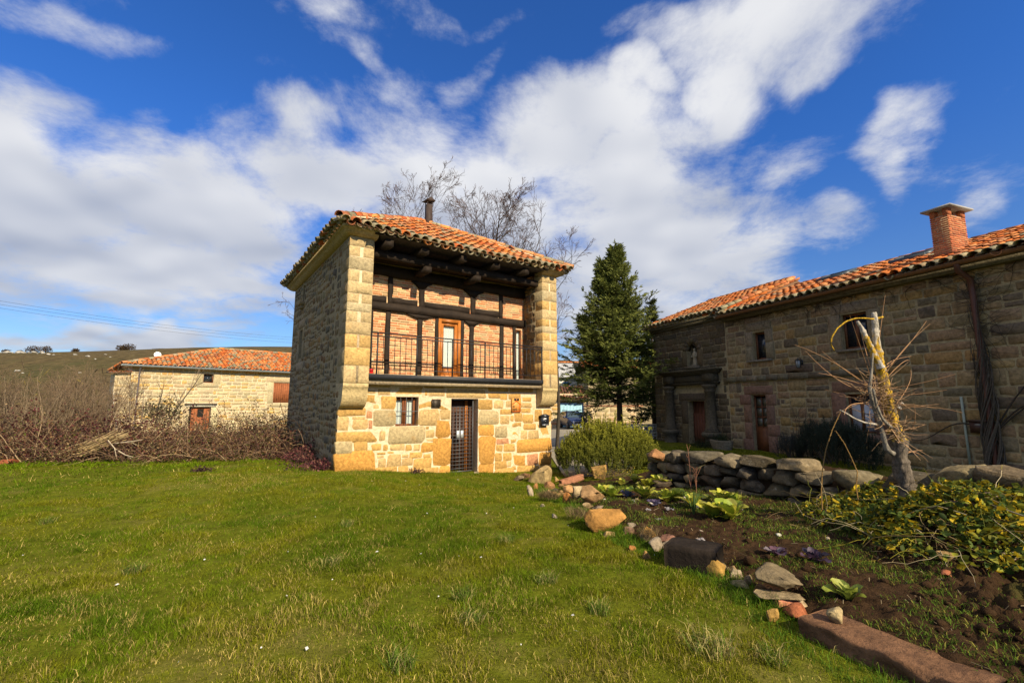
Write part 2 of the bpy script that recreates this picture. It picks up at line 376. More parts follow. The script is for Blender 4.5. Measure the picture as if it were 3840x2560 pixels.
def lay(parent, rects, frame, pal, rng, n0=-.012, depth=.05, bev=.012, puff=.006, m=None, nmax=300, name='stone', rnd=.28, jit=.12, stuff='small_stones', cols=None):
    m = m or M['sandstone']
    order = sorted(range(len(rects)), key=lambda i: -(rects[i][1] - rects[i][0]) * (rects[i][3] - rects[i][2]))
    rest = Geo()
    for q, i in enumerate(order):
        x0, x1, z0, z1 = rects[i]
        col = cols[i] if cols is not None and cols[i] is not None else pick(rng, pal)
        poly = stone_poly(x0, x1, z0, z1, rng, jit, rnd)
        nn = n0 + rng.uniform(-.004, .004)
        if q < nmax:
            g = Geo(); piece(g, poly, frame, nn, depth, bev, puff * rng.uniform(.3, 1.6), col, rng)
            O, U, N = frame; c = O + U * (x0 + x1) / 2 + np.array([0, 0, (z0 + z1) / 2])
            g.build(name, m, parent, org=c)
        else:
            piece(rest, poly, frame, nn, depth, bev, puff, col, rng)
    if rest.n: rest.build(stuff, m, parent, kind='stuff')
def panel(g, frame, u0, u1, z0, z1, holes, n=0.0, reveal=.25, col=(.5, .5, .5), thick=0.0):
    """flat wall face with rectangular openings and their reveals"""
    O, U, N = frame
    us = sorted({u0, u1, *[min(max(h[i], u0), u1) for h in holes for i in (0, 1)]}); zs = sorted({z0, z1, *[min(max(h[i], z0), z1) for h in holes for i in (2, 3)]})
    def pt(u, z, d): return O + U * u + N * d + np.array([0, 0, z])
    for a, b in zip(us[:-1], us[1:]):
        for c, d in zip(zs[:-1], zs[1:]):
            mu, mz = (a + b) / 2, (c + d) / 2
            if any(h[0] < mu < h[1] and h[2] < mz < h[3] for h in holes): continue
            g.add([pt(a, c, n), pt(b, c, n), pt(b, d, n), pt(a, d, n)], [(0, 1, 2, 3)], col=col)
    for h in holes:
        a, b, c, d = h[:4]; r = h[4] if len(h) > 4 else reveal
        for (p, q) in (((a, c), (a, d)), ((a, d), (b, d)), ((b, d), (b, c)), ((b, c), (a, c))):
            g.add([pt(*p, n), pt(*p, n + r), pt(*q, n + r), pt(*q, n)], [(3, 2, 1, 0)], col=col)
    if thick:
        for (p, q) in (((u0, z0), (u1, z0)), ((u1, z0), (u1, z1)), ((u1, z1), (u0, z1)), ((u0, z1), (u0, z0))):
            g.add([pt(*p, n), pt(*q, n), pt(*q, n + thick), pt(*p, n + thick)], [(3, 2, 1, 0)], col=col)
        g.add([pt(u0, z0, n + thick), pt(u1, z0, n + thick), pt(u1, z1, n + thick), pt(u0, z1, n + thick)], [(3, 2, 1, 0)], col=col)
    return g

# ------------------------------------------------------------------ roof tiles (half-round clay)
def tile_geo(g, p, along, across, nrm, L, w0, w1, col, up=True, m=6, th=.014, h=.48):
    """p = middle of the lower end; along points up the slope; w0 lower width, w1 upper width"""
    s = 1 if up else -1; V = []
    for (d, w) in ((0, w0), (L, w1)):
        for rr in (1.0, 1.0 - th / (w / 2)):
            for i in range(m + 1):
                a = math.pi * i / m; V.append(p + along * d + across * (-math.cos(a) * w / 2 * rr) + nrm * (s * math.sin(a) * w * h * rr))
    k = m + 1; Q = []
    for i in range(m):
        Q.append((i, i + 1, 2 * k + i + 1, 2 * k + i)); Q.append((k + i, 3 * k + i, 3 * k + i + 1, k + i + 1))
        Q.append((i, k + i, k + i + 1, i + 1)); Q.append((2 * k + i, 2 * k + i + 1, 3 * k + i + 1, 3 * k + i))
    if not up: Q = [q[::-1] for q in Q]
    g.add(V, Q, col=col)
TILE_PAL = [(.46, .125, .030), (.50, .155, .038), (.40, .10, .028), (.54, .20, .06), (.34, .105, .035), (.48, .145, .035), (.48, .21, .085), (.30, .11, .05), (.40, .17, .07), (.42, .20, .09)]
TILE_OLD = [(.22, .19, .12), (.25, .21, .13), (.19, .165, .11), (.28, .23, .14), (.24, .18, .10)]
def tiled_slope(parent, P0, across, along, nrm, width, length, rng, inside=None, pitch=.245, step=.33, L=.43, nobj=300, zfun=None, budget=None, oldrow=1, oldchance=.12, m=5, offs=0.0, name='tile', weight=None):
    """lays half-round tiles over a slope; P0 = lower left corner, across/along/nrm unit vectors"""
    P0 = np.asarray(P0, float); across = np.asarray(across, float); along = np.asarray(along, float); nrm = np.asarray(nrm, float)
    items = []
    ncol = int(width / pitch) + 1; nrow = int(length / step) + 1
    for c in range(ncol):
        for r in range(nrow):
            for up in (True, False):
                u = (c + (.5 if up else 0)) * pitch; v = r * step - (.05 if up else .0)
                if u > width: continue
                if inside is not None and not inside(u, max(v, 0) + .1): continue
                items.append((c, r, up, u, v))
    def make(g, it):
        c, r, up, u, v = it
        uu = u + rng.uniform(-.014, .014); vv = v + rng.uniform(-.04, .04) - (.07 if rng.random() < .05 else 0)
        tilt = rng.uniform(-.035, .035)
        ac = across + along * tilt * 1.3; ac /= np.linalg.norm(ac); al = along - across * tilt * 1.3; al /= np.linalg.norm(al)
        lift = .05 + rng.uniform(0, .012) if up else .035
        p = P0 + across * uu + along * vv + nrm * lift
        al2 = al - nrm * .03; al2 /= np.linalg.norm(al2)
        if zfun is not None: p = p + np.array([0, 0, zfun(u, v)])
        old = (r < oldrow and rng.random() < .85) or rng.random() < oldchance
        col = pick(rng, TILE_OLD if old else TILE_PAL, .13)
        tile_geo(g, p, al2, ac, nrm, L, pitch * .90 if up else pitch * .8, pitch * .72 if up else pitch * .92, col, up, m)
        return p
    order = items if weight is None else sorted(items, key=lambda it: -weight(it))
    order = sorted(order, key=lambda it: (not it[2],)) if weight is None else order
    rest = Geo()
    for q, it in enumerate(order):
        if q < nobj:
            g = Geo(); p = make(g, it); g.build(name, M['tile'], parent, smooth_=False, org=p)
        else: make(rest, it)
    if rest.n: rest.build('roof_tiles', M['tile'], parent, kind='stuff')

# ================================================================== TOWER HOUSE
TA = math.radians(54.8)
tdf = np.array([math.sin(TA), math.cos(TA), 0]); tdb = np.array([-math.cos(TA), math.sin(TA), 0])
_p = ondepth(1288, 1436, 10.5); TORG = np.array([_p[0], _p[1], 0.0])
def tw(px, py, b=0.0):
    p = onplane(px, py, TORG + tdb * b, tdb); return float((p - TORG) @ tdf), float(p[2])
def z1(x, y): return 1000 + x * .5102, 700 + y * .5102
def z2(x, y): return 1040 + x * .4677, 1300 + y * .4677
def z5(x, y): return 1350 + x * .3189, 950 + y * .3189
TW, TD = 6.42, 6.8            # width, depth
WT = .565                     # side wall thickness
B1 = .33                      # lower front wall plane
B2 = .97                      # brick gallery wall plane
ZP0, ZP1 = 2.12, 5.62         # pillar foot and top
rng = random.Random(11)
tower = empty('tower_house', TORG, math.pi / 2 - TA, 'two-storey square stone house with timber and brick gallery balcony under a tiled roof', 'house')
PAL_T = [(.40, .27, .115), (.44, .30, .14), (.42, .30, .155), (.37, .25, .11), (.43, .285, .12), (.36, .28, .17), (.47, .34, .18)]
TONE = {'o': (.43, .255, .080), 'O': (.45, .23, .055), 'p': (.46, .31, .135), 'g': (.37, .285, .15), 'r': (.40, .19, .095)}
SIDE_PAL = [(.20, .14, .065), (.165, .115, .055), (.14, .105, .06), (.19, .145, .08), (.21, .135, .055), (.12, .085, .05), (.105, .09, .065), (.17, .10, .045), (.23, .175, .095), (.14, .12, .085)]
LEFT = FRAME((0, 0, 0), (0, -1, 0), (1, 0, 0)); RIGHT = FRAME((TW, 0, 0), (0, 1, 0), (-1, 0, 0)); REAR = FRAME((0, TD, 0), (-1, 0, 0), (0, -1, 0))

# --- lower front wall
g = Geo()
dx0, dz0 = tw(*z2(1395, 415), B1); dx1, _ = tw(*z2(1608, 700), B1); DZ0 = -.32
wx0, wz1 = tw(*z2(953, 400), B1); wx1, wz0 = tw(*z2(1128, 632), B1)
DOOR = (dx0, dx1, DZ0, dz0, .34); WIN = (wx0, wx1, wz0, wz1, .26)
FW = FRAME((0, B1, 0), (1, 0, 0), (0, 1, 0))
panel(g, FW, 0.0, TW, -.9, 2.36, [DOOR, WIN], 0, .3)
front = g.build('front_wall', M['mortar'], tower)
STONES = [(482,492,708,552,'o'),(482,556,570,668,'p'),(600,560,705,580,'p'),(605,585,725,658,'p'),(482,670,805,757,'o'),(482,760,605,858,'g'),(615,757,722,848,'o'),(482,852,782,995,'O'),
 (715,515,762,572,'r'),(735,588,760,655,'r'),(712,385,795,450,'o'),(720,345,790,378,'p'),(808,338,905,385,'p'),(770,460,815,495,'p'),(832,398,948,495,'o'),(768,505,945,640,'g'),
 (918,318,1170,392,'o'),(1183,350,1203,390,'o'),(1212,345,1340,395,'p'),(1135,402,1388,500,'o'),(1135,505,1300,632,'p'),(1306,505,1388,585,'p'),(890,640,1178,770,'g'),
 (1275,592,1388,722,'O'),(1245,728,1388,945,'O'),(1190,668,1258,725,'p'),(1190,640,1215,660,'o'),(1190,735,1270,760,'p'),(820,675,865,750,'p'),(755,775,830,830,'o'),(850,785,885,830,'o'),
 (905,780,1020,828,'p'),(1030,785,1078,830,'o'),(1095,780,1145,830,'p'),(1155,772,1250,842,'O'),(800,848,865,862,'o'),(880,838,935,856,'o'),(800,866,862,890,'p'),(1060,845,1160,888,'o'),
 (1170,862,1230,890,'o'),(1000,864,1050,886,'p'),(808,897,868,965,'p'),(880,865,990,960,'p'),(1000,892,1085,948,'p'),(1095,900,1235,975,'o'),(785,968,960,1020,'o'),(970,955,1050,1020,'o'),(1060,980,1290,1030,'o'),(1300,955,1395,1030,'O'),
 (725,255,905,325,'p'),(918,265,1170,312,'o'),(1180,268,1345,338,'o'),(1352,275,1680,334,'p'),(1352,340,1680,413,'p'),(1690,280,1850,362,'o'),(1860,285,2055,368,'o'),
 (1612,420,1725,505,'o'),(1612,512,1775,618,'g'),(1612,625,1738,712,'O'),(1612,718,1745,935,'O'),(1612,940,1735,1040,'O'),(1690,370,1785,415,'o'),(1785,372,1845,425,'o'),(1735,430,1815,498,'p'),
 (1830,430,1880,485,'p'),(1855,378,1950,420,'o'),(1890,430,1945,485,'p'),(1895,490,1945,525,'p'),(1965,402,2035,438,'o'),(1955,450,2040,490,'p'),(1955,495,2030,530,'o'),(1785,500,1885,545,'o'),(1785,550,1862,615,'p'),(1870,552,1895,595,'o'),
 (1902,530,1962,598,'o'),(1968,540,2055,610,'o'),(1882,605,1955,642,'o'),(1972,618,2075,662,'o'),(2085,612,2105,660,'o'),(1745,638,1845,725,'g'),(1862,655,1938,722,'O'),(1950,668,2005,738,'p'),
 (2012,668,2095,738,'p'),(1755,738,1855,775,'r'),(1862,738,1915,775,'o'),(1755,785,1808,835,'o'),(1815,778,1905,840,'o'),(1922,748,2178,840,'O'),(2060,505,2122,600,'o'),(2110,605,2178,742,'o'),(2130,500,2178,600,'o'),
 (1745,850,1800,915,'o'),(1808,855,1880,912,'o'),(1885,862,1990,948,'O'),(2000,865,2090,945,'r'),(2098,845,2178,945,'O'),(1740,918,1840,975,'o'),(1845,918,1875,960,'p'),(1885,955,1915,985,'o'),(1920,955,2100,1000,'o'),(2105,950,2178,1000,'o'),(1745,980,1900,1040,'o')]
rects, cols = [], []
for (a, b, c, d, t) in STONES:
    u0, zt = tw(*z2(a, b), B1); u1, zb = tw(*z2(c, d), B1); u0 = max(u0, .0); u1 = min(u1, TW - .0)
    if a == 482: u0 = -.008
    if c == 2178: u1 = TW + .008
    if u0 < DOOR[1] and u1 > DOOR[0] and zb < DOOR[3] and zt > DOOR[3] - 1.9 and u1 - u0 < 1.2:
        if (u0 + u1) / 2 < (DOOR[0] + DOOR[1]) / 2: u1 = DOOR[0] + .004
        else: u0 = DOOR[1] - .004
    rects.append((u0, u1, zb, zt)); c_ = np.array(TONE[t]); cols.append(np.clip(c_ * rng.uniform(.86, 1.12), 0, 1))
lay(front, rects, FW, PAL_T, rng, n0=-.003, depth=.12, bev=.005, puff=.003, cols=cols, rnd=.16, jit=.14)
# threshold and door jamb stones
g = Geo(); box(g, dx0 - .02, dx1 + .02, B1 - .05, B1 + .5, -.9, -.22, (.40, .32, .22)); g.build('door_step', M['sandstone'], tower)

# --- side and rear walls
def side_wall(nm, fr, u0, u1, zb, holes, nobj, seed, hr=(.11, .20), wr=(.13, .30), prof=None):
    r_ = random.Random(seed); g = Geo()
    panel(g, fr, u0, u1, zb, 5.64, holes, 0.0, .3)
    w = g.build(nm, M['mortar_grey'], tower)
    rs = rubble(u0 + .02, u1 - .02, zb, 5.60, hr, wr, .046, r_, [(h[0] - .03, h[1] + .03, h[2] - .03, h[3] + .03) for h in holes], .22, .035)
    return w, rs, r_
SLIT = (-5.46, -4.95, 3.08, 4.02, .35); SLIT2 = (-5.35, -5.10, 5.02, 5.50, .35)
DEEP = -.04
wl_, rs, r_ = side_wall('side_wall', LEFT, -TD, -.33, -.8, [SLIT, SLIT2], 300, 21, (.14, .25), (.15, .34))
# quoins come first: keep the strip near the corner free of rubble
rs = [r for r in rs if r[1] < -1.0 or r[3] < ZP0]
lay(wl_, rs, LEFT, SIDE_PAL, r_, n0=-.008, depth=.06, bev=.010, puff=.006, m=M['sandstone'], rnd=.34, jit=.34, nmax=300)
# dressed stones round the side window
fr_st = [(SLIT[0] - .28, SLIT[0] - .01, SLIT[2] - .1, SLIT[2] + .5), (SLIT[0] - .22, SLIT[0] - .01, SLIT[2] + .52, SLIT[3] + .02), (SLIT[1] + .01, SLIT[1] + .28, SLIT[2] - .05, SLIT[2] + .55), (SLIT[1] + .01, SLIT[1] + .22, SLIT[2] + .57, SLIT[3] + .05), (SLIT[0] - .2, SLIT[1] + .22, SLIT[3] + .06, SLIT[3] + .33), (SLIT[0] - .25, SLIT[1] + .3, SLIT[2] - .42, SLIT[2] - .12)]
lay(wl_, fr_st, LEFT, [(.27, .21, .12), (.25, .2, .125)], r_, n0=-.022, depth=.08, bev=.012, puff=.004, name='surround_stone', rnd=.1, jit=.05)
g = Geo(); box(g, .18, .24, 4.95, 5.46, 3.08, 4.02); box(g, .18, .24, 5.10, 5.35, 5.02, 5.50); g.build('window_pane', M['glass'], wl_)
g = Geo(); box(g, -.14, .1, 5.02, 5.46, 4.83, 4.93, (.22, .17, .1)); box(g, -.10, .1, 5.08, 5.40, 4.72, 4.83, (.22, .17, .1)); g.build('spout_stone', M['sandstone'], wl_)
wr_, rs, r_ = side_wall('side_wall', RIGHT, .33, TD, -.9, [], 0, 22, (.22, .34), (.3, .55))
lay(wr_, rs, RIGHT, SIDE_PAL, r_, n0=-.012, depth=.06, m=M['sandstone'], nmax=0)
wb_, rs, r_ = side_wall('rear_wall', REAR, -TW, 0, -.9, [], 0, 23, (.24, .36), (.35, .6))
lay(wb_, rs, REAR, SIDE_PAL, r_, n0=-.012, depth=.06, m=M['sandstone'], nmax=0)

# --- pillars = ends of the side walls, resting on rounded corbels
def pillar(a0, a1, outer, inner_vis):
    g = Geo()
    box(g, a0 + .004, a1 - .004, .012, B2 + .3, ZP0 + .02, ZP1, (.6, .48, .33)); p = g.build('pillar', M['mortar_grey'], tower)
    g = Geo(); box(g, a0 - .002, a1 + .002, -.002, .011, ZP0 + .02, ZP1); g.build('joint_mortar', M['mortar'], p); qr = []
    lines = [350, 425, 500, 600, 687, 775, 845, 908, 985, 1080, 1175, 1310, 1445]
    zs = [tw(*z1(590, y), 0)[1] for y in lines]; zs[0] = ZP1; zs[-1] = ZP0
    r_ = random.Random(31 + int(a0)); rects = []; 
    for i in range(12):
        zt, zb = zs[i] - .004, zs[i + 1] + .004; full = i % 2 == 0
        tone = (.45, .285, .105) if i in (9, 10) or (a0 > 3 and i in (3, 5, 7)) else ((.37, .295, .17) if i in (2, 6) else (.43, .315, .16))
        back = .62 if full else .34
        parts = [(a0, a1)] if full else [(a0, a0 + (a1 - a0) * r_.uniform(.42, .5)), (a0 + (a1 - a0) * r_.uniform(.53, .58), a1)]
        if a0 < 1: qr.append((-back, -.05, zb, zt))
        for (x0, x1) in parts:
            gg = Geo(); c_ = np.clip(np.array(tone) * r_.uniform(.85, 1.08), 0, 1)
            e0 = -.010 if abs(x0 - a0) < 1e-6 else .0; e1 = .010 if abs(x1 - a1) < 1e-6 else .0
            poly = stone_poly(x0 + e0, x1 + e1, zb, zt, r_, .02, .025)
            piece(gg, poly, FRONT, -.006 + r_.uniform(-.002, .002), (.05 if a0 < 1 else back) if (e0 or e1) else .1, .004, .001, c_, r_)
            gg.build('block', M['sandstone'], p, org=((x0 + x1) / 2, .1, (zb + zt) / 2))
    if a0 < 1:
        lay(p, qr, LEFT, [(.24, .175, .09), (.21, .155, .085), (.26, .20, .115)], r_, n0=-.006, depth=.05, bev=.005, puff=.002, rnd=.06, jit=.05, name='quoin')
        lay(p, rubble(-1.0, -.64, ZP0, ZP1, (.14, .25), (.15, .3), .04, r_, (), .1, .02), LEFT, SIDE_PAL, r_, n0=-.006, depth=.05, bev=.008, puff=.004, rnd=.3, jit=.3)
    return p
pl_ = pillar(0.0, WT, 0, False); pr_ = pillar(TW - WT, TW, 1, True)
# inner face of the far pillar, seen from the gallery
FI = FRAME((TW - WT, 0, 0), (0, -1, 0), (1, 0, 0))
rs = rubble(-B2 - .02, -.36, ZP0 + .2, ZP1, (.17, .27), (.2, .4), .03, rng, (), .15, .02)
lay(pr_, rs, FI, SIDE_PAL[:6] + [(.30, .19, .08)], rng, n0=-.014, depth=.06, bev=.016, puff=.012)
# corbels: roll profile under each pillar
def corbel(a0, a1):
    prof = [(-.004, 2.115), (-.004, 2.02), (.03, 2.0), (.03, 1.93), (.035, 1.92)]
    for i in range(9):
        t = i / 8 * math.pi / 2; prof.append((.035 + .33 * (1 - math.cos(t)) * 1.0 if False else .035 + (1 - math.cos(t)) * .30, 1.90 - math.sin(t) * .36))
    prof += [(.36, 1.50), (.6, 1.50), (.6, 2.115)]
    g = Geo(); k = len(prof)
    V = [(a0, y, z) for y, z in prof] + [(a1, y, z) for y, z in prof]
    Q = [(i, (i + 1) % k, k + (i + 1) % k, k + i) for i in range(k)]
    T = [(k - 1 - 0, i + 1, i) for i in range(0, k - 2)][:0]
    g.add(V, Q, col=(.42, .315, .155))
    for s0, fl in ((0, True), (k, False)):
        cen = len(V); 
        vv = [V[s0 + i] for i in range(k)] + [(a0 if s0 == 0 else a1, .45, 1.9)]
        g.add(vv, None, [((i + 1) % k, i, k) if not fl else (i, (i + 1) % k, k)[::-1] if False else ((i + 1) % k, i, k) if fl else (i, (i + 1) % k, k) for i in range(k)], (.38, .30, .18))
    return g.build('corbel', M['sandstone'], tower)
corbel(-.008, WT + .008); corbel(TW - WT - .008, TW + .008)

# --- stone cornice under the eaves: over the pillars and along the side walls
def cornice(pts_fn, name='cornice'):
    prof = [(.0, 0), (.05, 0), (.10, .02), (.17, .06), (.22, .12), (.25, .125), (.25, .20), (-.3, .20), (-.3, 0)]
    g = Geo(); k = len(prof)
    rows = pts_fn(prof); V = [v for r in rows for v in r]; nrow = len(rows)
    Q = [(r * k + i, r * k + (i + 1) % k, (r + 1) * k + (i + 1) % k, (r + 1) * k + i) for r in range(nrow - 1) for i in range(k)]
    g.add(V, [q[::-1] for q in Q], None, (.41, .32, .185))
    for s0, fl in ((0, 1), ((nrow - 1) * k, 0)):
        vv = np.array(V[s0:s0 + k]); cc = vv.mean(0)
        g.add(list(vv) + [cc], None, [((i + 1) % k, i, k) if not fl else (i, (i + 1) % k, k) for i in range(k)], (.41, .32, .185))
    return g.build(name, M['sandstone'], tower)
def corn_left(prof):   # round the front-left corner, then back along the side wall
    return [[(WT + .06, -o, ZP1 + z) for o, z in prof], [(-o, -o, ZP1 + z) for o, z in prof], [(-o, TD + o, ZP1 + z) for o, z in prof]]
cornice(corn_left)
def corn_right(prof):
    return [[(TW + o, TD + o, ZP1 + z) for o, z in prof], [(TW + o, -o, ZP1 + z) for o, z in prof], [(TW - WT - .06, -o, ZP1 + z) for o, z in prof]]
cornice(corn_right)

# --- gallery wall: brick infill between old timbers
FB = FRAME((0, B2, 0), (1, 0, 0), (0, 1, 0)); A0, A1 = WT, TW - WT; FLOOR = 2.36
def b5(x, y, b=B2): return tw(*z5(x, y), b)
gd0, gd1 = b5(918, 760), b5(1172, 1440); GDOOR = (gd0[0], gd1[0], FLOOR, gd0[1])
gw0, gw1 = b5(1818, 893), b5(1893, 1490); GWIN = (gw0[0], min(gw1[0], A1 - .02), FLOOR, gw0[1])
g = Geo(); panel(g, FB, A0, A1, 2.0, 5.75, [(*GDOOR, .12), (*GWIN, .12)], 0, .12); gal = g.build('gallery_wall', mat('brick_mortar', (.62, .43, .25), .95, 20, .2, .5, 70, .1), tower)
TIM = []   # timbers as (u0,u1,z0,z1) for clipping the bricks
def post(x0, x1, ztop, zbot, px=True):
    u0 = b5(x0, 900)[0]; u1 = b5(x1, 900)[0]; u0 = max(u0, A0 + .002); TIM.append((u0, u1, zbot, ztop))
    g = Geo(); c = (u0 + u1) / 2
    beam(g, (c, B2 + .01, zbot), (c, B2 + .01, ztop), u1 - u0, .13, (.03, .02, .012), (0, 1, 0), .008, rng, 7)
    return g.build('post', M['timber'], gal)
ZB = [b5(120, 610)[1], b5(1910, 832)[1]]; MIDZ = sum(ZB) / 2; UPZ = sum([b5(125, 200)[1], b5(1925, 470)[1]]) / 2
MH = .20
zmid0, zmid1 = MIDZ - MH / 2, MIDZ + MH / 2
def hbeam(name, x0, x1, z, h, d=.17, b=None, jit=.012, seg=10, parent=None):
    g = Geo(); bb = B2 if b is None else b
    beam(g, (x0, bb, z), (x1, bb, z), d, h, (.03, .02, .012), (0, 0, 1), jit, rng, seg)
    return g.build(name, M['timber'], parent or gal)
hbeam('beam', A0, A1, MIDZ, MH, .2); TIM.append((A0, A1, zmid0, zmid1))
up0, up1 = 5.02, 5.32
hbeam('beam', A0, A1, (up0 + up1) / 2, up1 - up0, .22); TIM.append((A0, A1, up0, up1))
for (x0, x1) in ((100, 145), (295, 350), (672, 725), (882, 915), (1175, 1210), (1282, 1330), (1640, 1680), (1793, 1818)): post(x0, x1, zmid0 + .01, FLOOR - .05)
for (x0, x1) in ((310, 362), (682, 742), (1295, 1343), (1630, 1667)): post(x0, x1, up0 + .01, zmid1 - .01)
for (x0, x1) in ((115, 305), (372, 670), (748, 1285), (1352, 1622)):      # squared rail above the middle beam
    u0, u1 = b5(x0, 600)[0], b5(x1, 600)[0]; u0 = max(u0, A0); hz = zmid1 + .10
    hbeam('rail', u0, u1, hz, .17, .12, B2 + .015, .004, 4); TIM.append((u0, u1, hz - .09, hz + .09))
def bracket(xc, wl2, wr2, ztop, h):
    c = b5(xc, 700)[0]; w0 = abs(b5(xc, 700)[0] - b5(xc - wl2, 700)[0]); w1 = abs(b5(xc + wr2, 700)[0] - c)
    poly = [(c - w0 * .30, ztop - h), (c + w1 * .30, ztop - h), (c + w1 * .55, ztop - h * .55), (c + w1, ztop - h * .22), (c + w1, ztop), (c - w0, ztop), (c - w0, ztop - h * .22), (c - w0 * .55, ztop - h * .55)]
    g = Geo(); prism(g, poly, FB, -.07, .06, (.03, .02, .012)); g.build('bracket', M['timber'], gal); TIM.append((c - w0 * .8, c + w1 * .8, ztop - h * .8, ztop))
bracket(712, 122, 118, up0 + .01, .2); bracket(1318, 110, 120, up0 + .01, .2); bracket(712, 175, 178, zmid0 + .01, .13); bracket(1310, 95, 110, zmid0 + .01, .16)
BR = [(.50, .20, .085), (.53, .24, .11), (.46, .165, .065), (.54, .29, .145), (.50, .22, .105), (.40, .14, .06), (.46, .33, .16), (.34, .22, .11)]
bricks = []; z = FLOOR; row = 0
while z < up0:
    u = A0 + (.0 if row % 2 else -.12) + rng.uniform(-.03, .03)
    while u < A1:
        L = rng.uniform(.20, .27); r0 = (max(u, A0), min(u + L, A1), z, z + .048 + rng.uniform(-.004, .005)); u += L + .012
        r0 = trim(r0, TIM + [GDOOR, GWIN], .025)
        if r0 and r0[1] - r0[0] > .04 and r0[3] - r0[2] > .024: bricks.append(r0)
    z += .067; row += 1
rng.shuffle(bricks); bricks.sort(key=lambda r: -round((r[1] - r[0]) * (r[3] - r[2]), 4)); rest = Geo()
for i, (x0, x1, zz0, zz1) in enumerate(bricks):
    c = pick(rng, BR, .2); gg = Geo() if i < 300 else rest
    poly = stone_poly(x0, x1, zz0, zz1, rng, .12, .12); piece(gg, poly, FB, -.007 + rng.uniform(-.004, .003), .03, .004, .0, c)
    if i < 300: gg.build('brick', M['brick'], gal, org=((x0 + x1) / 2, B2, (zz0 + zz1) / 2))
if rest.n: rest.build('infill_bricks', M['brick'], gal, kind='stuff')
def curtain(g, x0, x1, y, z0, z1, folds, amp=.018, col=(.78, .78, .76)):
    n = folds * 6; xs = np.linspace(x0, x1, n + 1); V = []
    for i, x in enumerate(xs):
        yy = y + amp * math.sin(i / 6 * 2 * math.pi) + amp * .4 * math.sin(i * 1.7)
        V += [(x, yy, z0), (x, yy, z1)]
    g.add(V, [(2 * i, 2 * i + 2, 2 * i + 3, 2 * i + 1) for i in range(n)], None, col)
# balcony door
bd = Geo(); x0, x1, zz0, zz1 = GDOOR; fw = .095; yb = B2 - .02
def frame_geo(g, x0, x1, z0, z1, w, y0, y1, col=(.36, .12, .02), sill=None):
    s = w if sill is None else sill
    box(g, x0, x0 + w, y0, y1, z0, z1, col); box(g, x1 - w, x1, y0, y1, z0, z1, col)
    box(g, x0 + w, x1 - w, y0 + .002, y1 - .002, z1 - w, z1 - .001, col); box(g, x0 + w, x1 - w, y0 + .002, y1 - .002, z0 + .001, z0 + s, col)
frame_geo(bd, x0, x1, zz0, zz1 - .01, fw, B2 - .05, B2 + .1); bdo = bd.build('balcony_door', M['wood'], gal)
g = Geo(); frame_geo(g, x0 + fw + .005, x1 - fw - .005, zz0 + .02, zz1 - fw - .02, .085, B2 + .0, B2 + .07, sill=.28); g.build('door_leaf', M['wood'], bdo)
g = Geo(); curtain(g, x0 + fw + .03, x1 - fw - .02, B2 + .085, zz0 + .26, zz1 - fw - .05, 7, .007); g.build('curtain', M['curtain'], bdo)
def mat_glass(name):
    m = bpy.data.materials.new(name); m.use_nodes = True; nt = m.node_tree; nt.nodes.clear()
    o = nt.nodes.new('ShaderNodeOutputMaterial'); t = nt.nodes.new('ShaderNodeBsdfTransparent'); gl = nt.nodes.new('ShaderNodeBsdfGlossy'); gl.inputs['Roughness'].default_value = .02
    mx = nt.nodes.new('ShaderNodeMixShader'); mx.inputs[0].default_value = .07; nt.links.new(t.outputs[0], mx.inputs[1]); nt.links.new(gl.outputs[0], mx.inputs[2]); nt.links.new(mx.outputs[0], o.inputs[0])
    t.inputs[0].default_value = (.9, .93, .92, 1)
    return m
M['pane'] = mat_glass('window_glass')
g = Geo(); box(g, x0 + fw + .07, x1 - fw - .07, B2 + .05, B2 + .056, zz0 + .29, zz1 - fw - .09); g.build('pane', M['pane'], bdo)
g = Geo(); box(g, x0, x1, B2 + .30, B2 + .32, zz0, zz1); g.build('room_behind', M['dark'], bdo)
# narrow gallery window by the far pillar
x0, x1, zz0, zz1 = GWIN; g = Geo(); frame_geo(g, x0, x1, zz0, zz1, .045, B2 - .03, B2 + .09, (.06, .03, .015)); gwo = g.build('gallery_window', M['dark_wood'], gal)
g = Geo(); curtain(g, x0 + .03, x1 - .03, B2 + .075, zz0 + .03, zz1 - .03, 4, .007); g.build('curtain', M['curtain'], gwo)
g = Geo(); box(g, x0 + .04, x1 - .04, B2 + .045, B2 + .05, zz0 + .04, zz1 - .04); g.build('pane', M['pane'], gwo)
g = Geo(); box(g, x0, x1, B2 + .28, B2 + .30, zz0, zz1); g.build('room_behind', M['dark'], gwo)

# --- balcony floor, edge beam and railing
g = Geo(); box(g, A0 - .0, A1 + .0, .06, B2 + .1, 2.22, 2.355, (.4, .3, .2)); slab = g.build('balcony_floor', mat('balcony_boards', (.42, .30, .18), .9, 8, .3, .3, 40), tower)
g = Geo(); box(g, A0 - .012 + .014, A1 - .002, -.02, .06, 2.225, 2.345); g.build('edge_beam', mat('dark_steel', (.026, .026, .028), .55, 10, .3, .1, 40, .35), slab)
g = Geo(); box(g, A0 + .002, A1 - .002, .06, B1 + .2, 2.10, 2.22, (.35, .27, .17)); g.build('floor_bearer', M['sandstone'], slab)
RY = .02; RT = 3.34
rail = Geo(); beam(rail, (A0 - .02, RY, RT), (A1 + .02, RY, RT), .045, .028); ro = rail.build('railing', M['iron'], tower)
for zz in (RT - .075, 2.47):
    g = Geo(); beam(g, (A0 - .02, RY, zz), (A1 + .02, RY, zz), .012, .026 if zz > 3 else .018); g.build('rail_bar', M['iron'], ro)
nb = 36; bal = None
